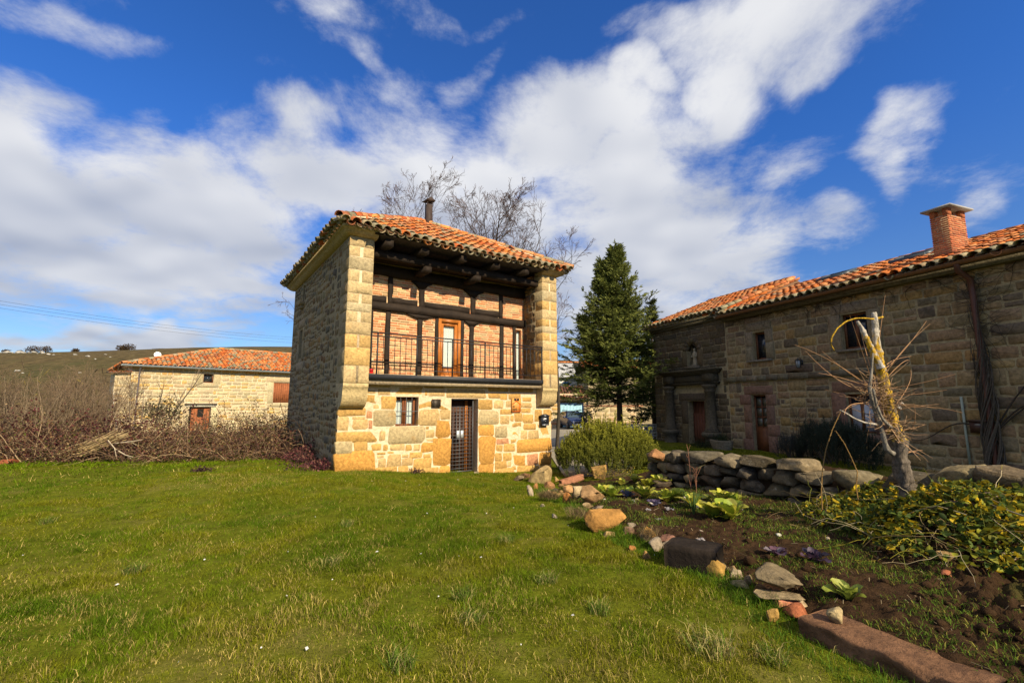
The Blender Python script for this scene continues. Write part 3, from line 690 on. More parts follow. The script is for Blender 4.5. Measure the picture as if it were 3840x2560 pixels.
for i in range(nb + 1):
    x = A0 + .05 + (A1 - A0 - .08) * i / nb; thick = i % 7 == 1
    if thick:
        g = Geo(); beam(g, (x, RY - .005, 2.25), (x, RY - .005, RT), .03, .03, up=(0, 1, 0)); g.build('rail_post', M['iron'], ro)
    else:
        g = Geo(); beam(g, (x, RY, 2.47), (x, RY, RT - .07), .013, .013, up=(0, 1, 0)); g.build('baluster', M['iron'], ro)
g = Geo(); lathe(g, [(.04, 0), (.055, .02), (.055, .12), (.05, .13)], A0 + .10, .14, 10, (.55, .012, .015), 2.356); tl = g.build('candle_lantern', mat('red_glass', (.55, .012, .015), .25, 5, .1, 0, spec=.5), None)
tl.parent = None; tl.location = TORG; tl.rotation_euler = (0, 0, math.pi / 2 - TA); tag(tl, 'small red glass candle lantern on the balcony floor', 'lantern')

# --- timbers under the eaves
rf_t = M['timber']
hbeam('wall_plate', A0, A1, 5.38, .18, .20, .30, .006, 10, tower)
hbeam('wall_plate', A0, A1, 5.45, .2, .2, .72, .01, 8, tower)
JX = [tw(*z1(x, 400), -.12)[0] for x in (900, 1165, 1442, 1688, 1900)]
for i, xj in enumerate(JX):
    g = Geo(); beam(g, (xj, -.17, 5.57), (xj, B2 + .3, 5.60), .20, .18, (.03, .02, .012), (0, 0, 1), .0, rng, 1); g.build('joist', rf_t, tower)
for xj in (tw(*z1(1190, 620), .1)[0], tw(*z1(1555, 685), .1)[0]):
    g = Geo(); beam(g, (xj, .1, 5.17), (xj, B2 + .1, 5.19), .18, .14, (.03, .02, .012), (0, 0, 1), .0, rng, 1); g.build('joist_end', rf_t, tower)
g = Geo(); box(g, WT - .05, TW - WT + .05, -.26, 2.4, 5.70, 5.73); g.build('soffit_boards', rf_t, tower)
for yb_ in (-.22, ):
    g = Geo(); beam(g, (WT, yb_, 5.755), (TW - WT, yb_, 5.755), .06, .07, up=(0, 0, 1)); g.build('eave_board', rf_t, tower)

# --- pyramid roof of half-round tiles
EO = .36; ZE = 5.80; APX = np.array([TW / 2, TD / 2, 7.78])
g = Geo()
cs = [np.array((-EO + .06, -EO + .06, ZE)), np.array((TW + EO - .06, -EO + .06, ZE)), np.array((TW + EO - .06, TD + EO - .06, ZE)), np.array((-EO + .06, TD + EO - .06, ZE))]
ap = APX - np.array([0, 0, .04])
g.add(cs + [ap], [(3, 2, 1, 0)], [(0, 1, 4), (1, 2, 4), (2, 3, 4), (3, 0, 4)], (.2, .1, .05))
roof = g.build('roof', mat('roof_bed', (.16, .09, .05), .95, 5, .3, .3, 20), tower)
def hip_face(c0, c1, nobj, r_, zf=None, weight=None, m=5):
    c0 = np.array(c0, float); c1 = np.array(c1, float); ac = (c1 - c0); wd = np.linalg.norm(ac); ac /= wd
    mid = (c0 + c1) / 2; al = APX - mid; al -= ac * (al @ ac); ln = np.linalg.norm(al); al /= ln; nr = np.cross(ac, al)
    t = (APX - c0) @ ac
    ins = lambda u, v: (u / t > v / ln + .01) and ((wd - u) / (wd - t) > v / ln + .01)
    tiled_slope(roof, c0, ac, al, nr, wd, ln, r_, ins, nobj=nobj, zfun=zf, oldchance=.10, weight=weight, m=m)
sag = lambda u, v: -.11 * math.sin(math.pi * min(max((u - .2) / 6.8, 0), 1)) * max(0, 1 - v / 2.5)
C0, C1, C2, C3 = (-EO, -EO, ZE), (TW + EO, -EO, ZE), (TW + EO, TD + EO, ZE), (-EO, TD + EO, ZE)
hip_face(C0, C1, 250, random.Random(41), sag)
hip_face(C3, C0, 50, random.Random(42), None, weight=lambda it: -it[1] * 10 + (1 if it[2] else 0))
hip_face(C1, C2, 0, random.Random(43), m=3); hip_face(C2, C3, 0, random.Random(44), m=3)
r_ = random.Random(45)
for c in (C0, C1, C2, C3):       # hip tiles bedded in pale mortar
    c = np.array(c, float); al = APX - c; ln = np.linalg.norm(al); al /= ln; ac = np.cross(al, (0, 0, 1)); ac /= np.linalg.norm(ac); nr = np.cross(ac, al)
    n = int(ln / .34); g2 = Geo()
    beam(g2, c + al * .05 + nr * .05, c + al * (ln - .05) + nr * .05, .2, .1, (.45, .38, .28)); g2.build('hip_mortar', M['mortar'], roof)
    for i in range(n):
        gg = Geo(); p = c + al * (i * .34) + nr * (.10 + r_.uniform(0, .015)); tile_geo(gg, p, al, ac, nr, .42, .23, .19, pick(r_, TILE_PAL + TILE_OLD, .15), True, 6); gg.build('hip_tile', M['tile'], roof, org=p)
# --- stove pipe
sp = Geo(); px_, pz_ = 3.42, 7.35; py_ = 3.15
box(sp, px_ - .10, px_ + .10, py_ - .10, py_ + .10, 7.3, 8.42); spo = sp.build('stove_pipe', mat('rusty_steel', (.045, .03, .025), .7, 8, .4, .2, 30), tower)
g = Geo()
for sx in (-1, 1):
    for sy in (-1, 1): box(g, px_ + sx * .085 - .012, px_ + sx * .085 + .012, py_ + sy * .085 - .012, py_ + sy * .085 + .012, 8.42, 8.56)
g.add([(px_ - .18, py_ - .17, 8.53), (px_ + .18, py_ - .17, 8.56), (px_ + .18, py_ + .17, 8.56), (px_ - .18, py_ + .17, 8.53), (px_, py_ - .17, 8.66), (px_, py_ + .17, 8.66)], [(0, 3, 5, 4), (1, 4, 5, 2), (0, 1, 2, 3)], [(0, 4, 1), (3, 2, 5)])
g.build('pipe_cap', spo.data.materials[0], spo)

# --- ground-floor door with iron grille, barred window
x0, x1, zz0, zz1 = DOOR[:4]; yd = B1 + .26
g = Geo(); box(g, x0, x1, B1 + .335, B1 + .36, zz0, zz1); dr = g.build('front_door', mat('door_planks', (.055, .022, .010), .7, 4, .4, .3, 25), tower)
g = Geo(); box(g, x0 + .60, x0 + .68, B1 + .30, B1 + .334, zz0 + .12, zz1, (.36, .13, .03)); box(g, x0 + .01, x0 + .07, B1 + .30, B1 + .334, zz0, zz1, (.36, .13, .03)); g.build('door_trim', M['wood'], dr)
g = Geo(); yg = B1 + .10; gx1 = x1 - .10
frame_geo(g, x0 + .01, gx1, -.18, zz1 - .02, .025, yg - .015, yg + .015); gate = g.build('iron_gate', M['grey_iron'], tower)
for i in range(1, 7):
    x = x0 + .01 + (gx1 - x0 - .01) * i / 7; gg = Geo(); beam(gg, (x, yg, -.18), (x, yg, zz1 - .22), .012 if i != 3 else .03, .012, up=(0, 1, 0)); gg.build('bar', M['grey_iron'], gate)
for i in range(1, 19):
    zz = -.18 + (zz1 - .22 + .18) * i / 18; gg = Geo(); beam(gg, (x0 + .02, yg - .012, zz), (gx1 - .01, yg - .012, zz), .010, .012); gg.build('cross_bar', M['grey_iron'], gate)
g = Geo(); xm = x0 + .01 + (gx1 - x0) * 3 / 7; box(g, xm - .11, xm - .02, yg - .03, yg - .015, .72, .92); box(g, xm + .015, xm + .10, yg - .03, yg - .015, .72, .92); lk = g.build('lock_plate', mat('galvanised', (.5, .52, .53), .45, 12, .15, .1, 40, .4, metal=.3), gate)
x0, x1, zz0, zz1 = WIN[:4]; g = Geo(); yw = B1 + .14
frame_geo(g, x0, x1 - .04, zz0, zz1 - .03, .05, yw, yw + .07, (.2, .07, .02)); box(g, (x0 + x1) / 2 - .075, (x0 + x1) / 2 + .045, yw + .003, yw + .06, zz0 + .03, zz1 - .06)
wo_ = g.build('window', mat('chestnut_frame', (.17, .055, .018), .5, 6, .3, .2, 30), tower)
g = Geo(); curtain(g, x0 + .03, (x0 + x1) / 2 - .03, yw + .07, zz0 + .03, zz1 - .05, 3, .006); curtain(g, (x0 + x1) / 2 + .02, x1 - .06, yw + .07, zz0 + .03, zz1 - .05, 3, .006); g.build('curtain', M['curtain'], wo_)
g = Geo(); box(g, x0, x1, yw + .1, yw + .11, zz0, zz1); g.build('room_behind', M['dark'], wo_)
g = Geo(); box(g, x0 + .045, x1 - .085, yw + .03, yw + .034, zz0 + .045, zz1 - .075); g.build('pane', M['pane'], wo_)
for t in (.25, .5, .75):
    g = Geo(); x = x0 + (x1 - x0) * t - .02; tube(g, [(x, B1 + .03, zz0 - .03), (x, B1 + .03, zz1)], .009, 6); g.build('window_bar', M['grey_iron'], wo_)
g = Geo(); tube(g, [(x0, B1 + .022, (zz0 + zz1) / 2), (x1, B1 + .022, (zz0 + zz1) / 2)], .010, 6); g.build('window_bar', M['grey_iron'], wo_)

# --- things fixed to the tower house front
def on_front(name, x, y, z, label, cat):
    p = TORG + tdf * x + tdb * y + np.array([0, 0, z]); return empty(name, p, math.pi / 2 - TA, label, cat)
c0, c1 = tw(*z2(1877, 412), B1 - .03), tw(*z2(1951, 522), B1 - .03); w, h = c1[0] - c0[0], c0[1] - c1[1]
sg = on_front('house_sign', (c0[0] + c1[0]) / 2, B1 - .045, (c0[1] + c1[1]) / 2, 'orange enamel sign with a house outline reading casa rural on the stone front', 'sign')
def cm(name, c, rough=.5): return mat(name, c, rough, 10, .06, 0)
OR, BK, OD = cm('sign_pale_orange', (.62, .27, .065)), cm('sign_black', (.012, .010, .010)), cm('sign_orange', (.62, .11, .008))
g = Geo(); box(g, -w / 2, w / 2, -.006, .006, -h / 2, h / 2); g.build('plate', OR, sg)
SF = FRAME((0, -.0062, 0), (1, 0, 0), (0, 1, 0))
def strip(pts, m, nm, n0=-.003): g = Geo(); prism(g, pts, SF, n0, .0, (.5, .5, .5)); return g.build(nm, m, sg)
strip([(-w * .25, h * .30), (w * .27, h * .30), (w * .27, h * .5 - .004), (-w * .25, h * .5 - .004)], BK, 'night_panel')
def disc(cx, cz, r, m, nm, n0): return strip([(cx + r * math.cos(a * math.pi / 8), cz + r * math.sin(a * math.pi / 8)) for a in range(16)], m, nm, n0)
disc(w * .06, h * .40, h * .075, OR, 'moon', -.0045); disc(w * .11, h * .40, h * .07, BK, 'moon_shadow', -.0058)
t_ = .018
strip([(-w * .45, h * .10), (-w * .45 + t_, h * .10 - t_), (0, h * .30 - t_), (0, h * .30 + t_ * .4)], OD, 'roof_stroke', -.007)
strip([(0, h * .30 - t_), (w * .47, h * .05 - t_), (w * .47, h * .05 + t_ * .6), (0, h * .30 + t_ * .4)], OD, 'roof_stroke', -.0075)
strip([(w * .30, -h * .44), (w * .30 + t_, -h * .44), (w * .30 + t_, h * .12), (w * .30, h * .12)], OD, 'wall_stroke', -.0066)
strip([(-w * .45, -h * .48), (w * .46, -h * .48), (w * .46, -h * .44), (-w * .45, -h * .44)], OD, 'ground_stroke', -.0062)
for ix in (0, 1):
    for iz in (0, 1): strip([(w * (.05 + .11 * ix), -h * .10 + .018 * iz * 1.5 - .0), (w * (.05 + .11 * ix) + .013, -h * .10 + .027 * iz), (w * (.05 + .11 * ix) + .013, -h * .10 + .027 * iz + .016), (w * (.05 + .11 * ix), -h * .10 + .027 * iz + .016)], cm('sign_grey', (.35, .30, .28)), 'window_mark', -.0055)
def text_on(parent, body, x, z, size, m, nm, y, sx=1.0):
    cu = bpy.data.curves.new(nm, 'FONT'); cu.body = body; cu.size = size; cu.extrude = .001; cu.align_x = 'LEFT'; cu.space_character = .92
    to = bpy.data.objects.new('tmp', cu); COL.objects.link(to); bpy.context.view_layer.update()
    me = bpy.data.meshes.new_from_object(to); bpy.data.objects.remove(to); me.materials.append(m)
    o = bpy.data.objects.new(nm, me); COL.objects.link(o); o.parent = parent; o.location = (x, y, z); o.rotation_euler = (math.pi / 2, 0, 0); o.scale = (sx, 1, 1); return o
text_on(sg, 'casa', -w * .42, -h * .14, h * .20, BK, 'lettering', -.0095, .62); text_on(sg, 'rural', -w * .42, -h * .42, h * .34, BK, 'lettering', -.0095, .62)
for sx in (-1, 1):
    for sz in (-1, 1): g = Geo(); lathe(g, [(.006, -.004), (.006, .004)], 0, 0, 8); o = g.build('screw', M['iron'], sg); o.location = (sx * w * .44, -.008, sz * h * .47); o.rotation_euler = (math.pi / 2, 0, 0)
c0, c1 = tw(*z2(1238, 420), B1 - .03), tw(*z2(1306, 483), B1 - .03); w, h = c1[0] - c0[0], c0[1] - c1[1]
pq = on_front('wall_plaque', (c0[0] + c1[0]) / 2, B1 - .05, (c0[1] + c1[1]) / 2, 'small dark bronze plaque with raised lines beside the gate', 'plaque')
brz = mat('dark_bronze', (.055, .042, .03), .5, 15, .3, .2, 40, .4, metal=.5); brl = mat('worn_bronze', (.12, .095, .065), .45, 15, .3, .1, 40, .4, metal=.5)
g = Geo(); box(g, -w / 2, w / 2, -.01, .02, -h / 2, h / 2); g.build('plate', brz, pq)
g = Geo(); frame_geo(g, -w / 2 + .006, w / 2 - .006, -h / 2 + .006, h / 2 - .006, .006, -.016, -.009); g.build('rim', brl, pq)
for i in range(6):
    g = Geo(); box(g, -w * .36, w * (.36 - .1 * (i % 3)), -.0145, -.009, h * .30 - i * h * .12, h * .30 - i * h * .12 + .006); g.build('raised_line', brl, pq)
c0, c1 = tw(*z2(2112, 545), B1 - .08), tw(*z2(2172, 628), B1 - .08); w, h = c1[0] - c0[0], c0[1] - c1[1]
mbx = on_front('mailbox', (c0[0] + c1[0]) / 2, B1 - .013, c1[1], 'small black metal letter box on the outer corner of the tower house', 'mailbox')
bl = mat('black_enamel', (.012, .014, .02), .35, 10, .2, .05, 40, .5)
g = Geo(); box(g, -w / 2, w / 2, -.11, .0, 0, h * .86); g.build('body', bl, mbx)
g = Geo(); prism(g, [(-w * .60, h * .86), (w * .60, h * .86), (w * .5, h * .94), (0, h * 1.08), (-w * .5, h * .94)], FRONT, -.14, .003, (.02, .02, .02)); g.build('lid', bl, mbx)
g = Geo(); box(g, -w * .18, w * .12, -.116, -.109, h * .58, h * .68); g.build('name_card', cm('white_card', (.75, .76, .75)), mbx)
g = Geo(); box(g, -w * .42, w * .42, -.117, -.109, .01, .03); box(g, -.012, .012, -.12, -.109, h * .40, h * .46); g.build('keyhole_trim', mat('steel_trim', (.4, .42, .45), .4, 9, .1, 0, metal=.6), mbx)
# ================================================================== GROUND
def polyline_sd(x, y, P):
    """signed distance, positive to the right of the walking direction"""
    x = np.asarray(x, float); y = np.asarray(y, float); best = np.full(x.shape, 1e9); sg = np.ones(x.shape)
    for (ax, ay), (bx, by) in zip(P[:-1], P[1:]):
        dx, dy = bx - ax, by - ay; t = np.clip(((x - ax) * dx + (y - ay) * dy) / (dx * dx + dy * dy), 0, 1)
        qx, qy = x - ax - t * dx, y - ay - t * dy; d = np.hypot(qx, qy); cr = dx * qy - dy * qx
        m = d < best; best = np.where(m, d, best); sg = np.where(m, np.where(cr < 0, 1.0, -1.0), sg)
    return best * sg
EDGE = [onz(a, b, -.05)[:2] for a, b in ((2075, 1775), (2060, 1800), (2110, 1850), (2200, 1915), (2300, 1985), (2400, 2045), (2500, 2085), (2560, 2105), (2700, 2165), (2830, 2225), (2930, 2310), (3060, 2420), (3330, 2560), (3600, 2700))]
EDGE = [(float(a), float(b)) for a, b in EDGE]
EDGE_W = EDGE[::-1]              # walking away from the camera the garden lies to the right
WALL = [(2.95, 9.75), (3.35, 8.95), (3.85, 8.1), (4.35, 7.3), (4.85, 6.4), (5.35, 5.5), (5.8, 4.6), (6.3, 3.6), (6.8, 2.6)]
def edge_sd(x, y): return polyline_sd(x, y, EDGE_W)
def wall_sd(x, y): return polyline_sd(x, y, WALL)          # walking towards the camera: negative on the far side
def soil_z(x, y):
    sd = edge_sd(x, y); n1 = fbm(np.asarray(x) * 3.1 + 5, np.asarray(y) * 3.1 + 9, 4) - .5; n2 = np.abs(fbm(np.asarray(x) * 9 + 1, np.asarray(y) * 9 + 2, 4) - .5) * 2 - .35
    till = smooth((np.asarray(x) - .55 * np.asarray(y) - 1.0) / 1.2) * smooth((5.5 - np.asarray(y)) / 1.5)
    h = gz(x, y) + .13 * smooth(sd / .45) + .06 * smooth((sd - .3) / 1.5) + n1 * (.06 + .22 * till) + n2 * (.06 + .20 * till)
    return np.where(sd < 0, gz(x, y) - .06 + sd * .8, h)
M['grass_ground'] = mat('turf', (.092, .100, .008), .95, 5, .5, .9, 30, .02, stain=[((.165, .135, .035), 1.1, .52), ((.070, .095, .012), 1.7, .55), ((.075, .048, .02), 5.0, .64)], sstr=.75)
def sheet(nm, xs, ys, fz, m, kind='structure'):
    X, Y = np.meshgrid(xs, ys, indexing='ij'); n, k = X.shape; V = np.stack([X, Y, fz(X, Y)], -1).reshape(-1, 3)
    i = np.arange(n - 1)[:, None] * k + np.arange(k - 1)[None, :]; Q = np.stack([i, i + k, i + k + 1, i + 1], -1).reshape(-1, 4)
    g = Geo(); g.add(V, Q); return tag(g.build(nm, m, smooth_=True), kind=kind)
def stretch(lo, hi, mid, fine, n):
    t = np.linspace(-1, 1, n); a = np.sinh(t * 4.2) / math.sinh(4.2)
    return np.where(a < 0, mid + a * (mid - lo), mid + a * (hi - mid))
def lawn_z(X, Y):
    z = gz(X, Y) + .016 * (fbm(X * 6, Y * 6, 3) - .5)
    sd = edge_sd(X, Y); inside = smooth(sd / .3) * smooth((10.5 - Y) / 1.0) * smooth(-1 * (-Y - 3))
    return z - .10 * np.where((Y > -2) & (Y < 11), smooth((sd - .1) / .3), 0)
sheet('lawn', stretch(-160, 160, 0, .1, 240), stretch(-40, 90, 8, .1, 240), lawn_z, M['grass_ground'])
# far slope with scrub colours
hm = mat('hill_scrub', (.085, .062, .027), .95, .35, .7, .3, .4, .05, stain=[((.060, .058, .02), .03, .52), ((.15, .12, .06), .09, .60), ((.028, .026, .012), .30, .54), ((.035, .03, .014), .06, .56)], sstr=.85)
sheet('hillside', np.linspace(-700, 500, 150), np.linspace(84, 620, 110), lambda X, Y: gz(X, Y) - .4 - smooth((Y - 330) / 200) * 25, hm)
# paved lane between the tower house and the village
def lane_z(X, Y): return gz(X, Y) + .006
pvm = mat('worn_concrete', (.27, .235, .175), .95, 1.5, .25, .4, 25, .1, stain=((.10, .085, .05)), sscale=.9, sthr=.58)
lx = lambda t, Y: None
n_, k_ = 14, 60; g = Geo(); V = []
for j in range(k_):
    Y = 13.1 + j * .62
    for i in range(n_):
        c = 2.35 + (Y - 12.4) * .075; X = c + (i / (n_ - 1) - .5) * (1.8 + (Y - 12.4) * .14); V.append((X, Y, float(gz(X, Y)) + .022))
g.add(V, [(j * n_ + i, j * n_ + i + 1, (j + 1) * n_ + i + 1, (j + 1) * n_ + i) for j in range(k_ - 1) for i in range(n_ - 1)]); tag(g.build('lane', pvm, smooth_=True), kind='structure')
# garden soil
M['soil'] = mat('garden_soil', (.042, .023, .011), .97, 9, .5, 1.0, 60, .06, stain=[((.020, .012, .007), 5.0, .55), ((.075, .075, .016), 1.6, .58), ((.13, .095, .055), 30.0, .70)], sstr=.75)
gx = np.arange(.35, 7.0, .022); gy = np.r_[np.arange(.9, 6.0, .022), np.arange(6.0, 11.4, .035)]
sheet('garden_soil', gx, gy, soil_z, M['soil'])

# ------------------------------------------------------------------ grass blades
rs = np.random.RandomState(3)
def in_tower(x, y, pad=.0):
    a = (x - TORG[0]) * tdf[0] + (y - TORG[1]) * tdf[1]; b = (x - TORG[0]) * tdb[0] + (y - TORG[1]) * tdb[1]
    return (a > -pad) & (a < TW + pad) & (b > B1 - pad) & (b < TD + pad)
def blades(g, x, y, z, L, Wd, C, lean, rs, simple=False):
    n = len(x); th = rs.rand(n) * 2 * np.pi; d = np.stack([np.cos(th), np.sin(th), 0 * th], -1); ph = rs.rand(n) * 2 * np.pi; s = np.stack([np.cos(ph), np.sin(ph), 0 * ph], -1)
    P = np.stack([x, y, z], -1); up = np.array([0, 0, 1.0]); w = Wd[:, None]; l = L[:, None]; ln = lean[:, None]
    m = P + up * l * .55 + d * l * ln * .35; t = P + up * l * (1 - .45 * ln) + d * l * ln
    if simple:
        g.add(np.stack([P - s * w / 2, P + s * w / 2, t], 1).reshape(-1, 3), None, np.arange(n)[:, None] * 3 + np.array([0, 1, 2]), np.repeat(C, 3, axis=0)); return
    V = np.stack([P - s * w / 2, P + s * w / 2, m + s * w * .38, m - s * w * .38, t], 1).reshape(-1, 3); k = np.arange(n)[:, None] * 5
    g.add(V, k + np.array([0, 1, 2, 3]), k + np.array([3, 2, 4]), np.repeat(C, 5, axis=0))
def lawn_color(x, y, rs):
    a = fbm(x * .55 + 3, y * .55 + 8, 3); b = fbm(x * 2.3 + 30, y * 2.3 + 11, 3); c = fbm(x * 7 + 3, y * 7 + 4, 2); n = len(x)
    green = np.array([.110, .158, .007]); olive = np.array([.165, .170, .010]); straw = np.array([.42, .32, .10]); deep = np.array([.062, .115, .006])
    C = np.tile(olive, (n, 1)); t = smooth((b - .40) / .25)[:, None]; C = C * (1 - t) + green * t
    t = (smooth((a - .52) / .2) * .7)[:, None]; C = C * (1 - t) + deep * t
    near = smooth((7.5 - y) / 4.5) * smooth((1.2 - x) / 3.0)
    ps = .06 + .27 * near * smooth((c - .42) / .25) + .16 * smooth((.42 - a) / .12)
    st = rs.rand(n) < ps; C[st] = straw * (.6 + .7 * rs.rand(st.sum(), 1))
    return C * (.45 + 1.0 * rs.rand(n, 1))
g = Geo()
for (n, r0, r1, hl, wd) in ((300000, 2.0, 6.5, (.022, .062), (.0026, .0048)), (620000, 5.2, 13.0, (.026, .07), (.0048, .0090)), (90000, 12.0, 26.0, (.04, .10), (.012, .022))):
    r = np.sqrt(r0 ** 2 + (r1 ** 2 - r0 ** 2) * rs.rand(n)) if r0 < 6 else r0 + (r1 - r0) * rs.rand(n); a = np.radians(-62 + 124 * rs.rand(n)); x = r * np.sin(a); y = r * np.cos(a)
    sd = edge_sd(x, y); gard = (sd > .02) & (y < 10.8) & (x > .2); lane = (y > 12.2) & (np.abs(x - 2.35 - (y - 12.4) * .075) < .9 + (y - 12.4) * .07)
    patch = fbm(x * 3.3 + 60, y * 3.3 + 22, 3)
    keep = ~in_tower(x, y, .02) & ~gard & ~lane & (rs.rand(n) < .35 + 1.3 * smooth((patch - .3) / .3)) & (wall_sd(x, y) > -8)
    x, y, sd, patch = x[keep], y[keep], sd[keep], patch[keep]; n = len(x)
    tall = smooth((.55 + sd) / .5) * (y < 11) * (x > .3); tall = np.where(sd > .05, 0, tall)
    L = (hl[0] + (hl[1] - hl[0]) * rs.rand(n) ** 1.6) * (.7 + .9 * smooth((patch - .42) / .25)) * (1 + 1.5 * tall * rs.rand(n))
    C = lawn_color(x, y, rs); tg = (tall > .35) & (rs.rand(n) < .8); C[tg] = np.array([.085, .155, .014]) * (.6 + .8 * rs.rand(tg.sum(), 1))
    blades(g, x, y, gz(x, y) - .004, L, wd[0] + (wd[1] - wd[0]) * rs.rand(n), C, .25 + .75 * rs.rand(n), rs, r0 > 4)
# tussocks
TUS = [onz(a, b, 0)[:2] for a, b in ((2660, 2440), (1500, 2500), (1760, 2330), (2050, 2180), (1240, 2120), (500, 2150), (2900, 2480), (1300, 1970), (180, 1960), (2250, 2290), (1900, 2030), (1740, 2240))]
for i, (tx, ty) in enumerate(TUS):
    n = 260 if i == 0 else 130; rr = (.16 if i == 0 else .10) * np.sqrt(rs.rand(n)); aa = rs.rand(n) * 6.283; x = tx + rr * np.cos(aa); y = ty + rr * np.sin(aa)
    C = np.where(rs.rand(n, 1) < (.55 if i == 0 else .25), np.array([[.42, .34, .13]]), np.array([[.12, .18, .025]])) * (.6 + .7 * rs.rand(n, 1)); blades(g, x, y, gz(x, y), .07 + .12 * rs.rand(n) * (1.2 if i == 0 else .8), .003 + .003 * rs.rand(n), C, .5 + .7 * rs.rand(n), rs)
M['blade'] = mat('grass_blade', None, .9, 3, .15, 0, spec=.03, trans=.3)
tag(g.build('lawn_grass', M['blade']), 'short mossy lawn grass with straw patches', 'grass', kind='stuff')
# weeds in the garden
g = Geo(); n = 150000; x = .6 + 5.6 * rs.rand(n); y = 2.2 + 8.6 * rs.rand(n); sd = edge_sd(x, y); pt = fbm(x * 2.4 + 7, y * 2.4 + 70, 3); till = smooth((x - .55 * y - 1.0) / 1.0) * smooth((5.5 - y) / 1.5)
keep = (sd > .05) & (wall_sd(x, y) > .15) & (rs.rand(n) < (.04 + .96 * smooth((pt - .47) / .08)) * (1 - .93 * till)); x, y = x[keep], y[keep]; n = len(x)
C = np.where(rs.rand(n, 1) < .3, np.array([[.19, .17, .035]]), np.array([[.085, .14, .018]])) * (.5 + .9 * rs.rand(n, 1)); blades(g, x, y, soil_z(x, y) - .004, .02 + .05 * rs.rand(n) ** 1.5, .004 + .004 * rs.rand(n), C, .4 + .8 * rs.rand(n), rs)
tag(g.build('garden_weeds', M['blade']), 'sparse low weeds on the dug garden soil', 'weeds', kind='stuff')
# lush weeds along the brambles and the tower corner
g = Geo(); n = 30000; x = -13.0 + 9.6 * rs.rand(n); y = 9.6 + 3.4 * rs.rand(n); pt = fbm(x * 1.6 + 3, y * 1.6 + 50, 3); near_ = np.exp(-((y - 12.0 - .12 * (x + 8)) / .9) ** 2); keep = ~in_tower(x, y, .05) & (rs.rand(n) < near_ * smooth((pt - .45) / .12)); x, y = x[keep], y[keep]; n = len(x)
blades(g, x, y, gz(x, y) - .01, .05 + .09 * rs.rand(n), .014 + .016 * rs.rand(n), np.array([[.13, .19, .008]]) * (.5 + .8 * rs.rand(n, 1)), .4 + .8 * rs.rand(n), rs, True); tag(g.build('lush_weeds', M['blade']), 'bright green leafy weeds where the lawn meets the brambles', 'weeds', kind='stuff')
# straw, dead stalks and pale litter
g = Geo(); n = 900; x = .8 + 5.2 * rs.rand(n); y = 2.0 + 7.5 * rs.rand(n); k = (edge_sd(x, y) > .1) & (wall_sd(x, y) > .2); x, y = x[k], y[k]; z = soil_z(x, y)
for xx, yy, zz in zip(x, y, z):
    a = rs.rand() * 6.28; L = .02 + .10 * rs.rand() ** 3; c = np.array([.24, .18, .10]) * (.3 + .8 * rs.rand()); tube(g, [(xx, yy, zz + .006), (xx + math.cos(a) * L, yy + math.sin(a) * L, zz + .012 + .03 * rs.rand())], .002 + .002 * rs.rand(), 3, c)
tag(g.build('garden_litter', mat('dry_stalk', None, .9, 5, .2, 0)), 'dry stalks and straw scattered over the garden soil', 'litter', kind='stuff')
g = Geo(); n = 80; r = 3.2 + 9 * rs.rand(n); a = np.radians(-48 + 70 * rs.rand(n)); x = r * np.sin(a); y = r * np.cos(a); k = (edge_sd(x, y) < -.2) & ~in_tower(x, y, .1); x, y = x[k], y[k]; z = gz(x, y)
for xx, yy, zz in zip(x, y, z):
    s = .007 + .016 * rs.rand() ** 2; a_ = rs.rand() * 6.28; d = np.array([math.cos(a_), math.sin(a_), .15]); e = np.array([-math.sin(a_), math.cos(a_), .1]); p = np.array([xx, yy, zz + .028]); g.add([p - d * s, p + e * s * .6 + np.array([0, 0, .006]), p + d * s, p - e * s * .6], [(0, 1, 2, 3)], None, np.array([.62, .60, .56]) * (.5 + .5 * rs.rand()))
tag(g.build('lawn_litter', mat('pale_petal', None, .8, 5, .1, 0)), 'tiny pale leaves and petals fallen on the lawn', 'litter', kind='stuff')
# ================================================================== LONG HOUSE on the right
HB = math.radians(-20.5); hre = np.array([math.sin(HB), math.cos(HB), 0]); hn = np.array([-hre[1], hre[0], 0])
_p = ondepth(2340 + 800 * .6378, 800 + 1400 * .6378, 15.3); HORG = np.array([_p[0], _p[1], 0.0])
HRZ = math.atan2(-hre[1], -hre[0])
def rh(x, y, off=0.0):
    p = onplane(2340 + x * .6378, 800 + y * .6378, HORG - hn * off, hn); return float(-((p - HORG) @ hre)), float(p[2])
def hw(s, y, z): return HORG - hre * s - hn * y + np.array([0, 0, z])      # local -> world
rng = random.Random(77)
house = empty('long_house', HORG, HRZ, 'long two-storey stone farmhouse with orange tiled roof, brick chimney and carved portal', 'house')
S0, S1, HD = -5.2, 9.2, 7.2; HZ0 = -.5
D2 = (-.20, .36, -.05, 1.93, .16); W1 = (.03, .50, 3.08, 3.99, .2); W2 = (2.95, 3.62, 3.11, 4.07, .18); W3 = (2.90, 3.56, .88, 1.90, .14); PD = (-3.22, -2.33, -.3, 1.74, .3); NI = (-3.14, -2.56, 3.10, 3.72, .32)
HOLES = [D2, W1, W2, W3, PD, (NI[0], NI[1], NI[2], 4.02, .32)]
g = Geo(); panel(g, FRONT, S0, S1, HZ0, 4.9, HOLES, 0); hwall = g.build('front_wall', M['mortar_dark'], house)
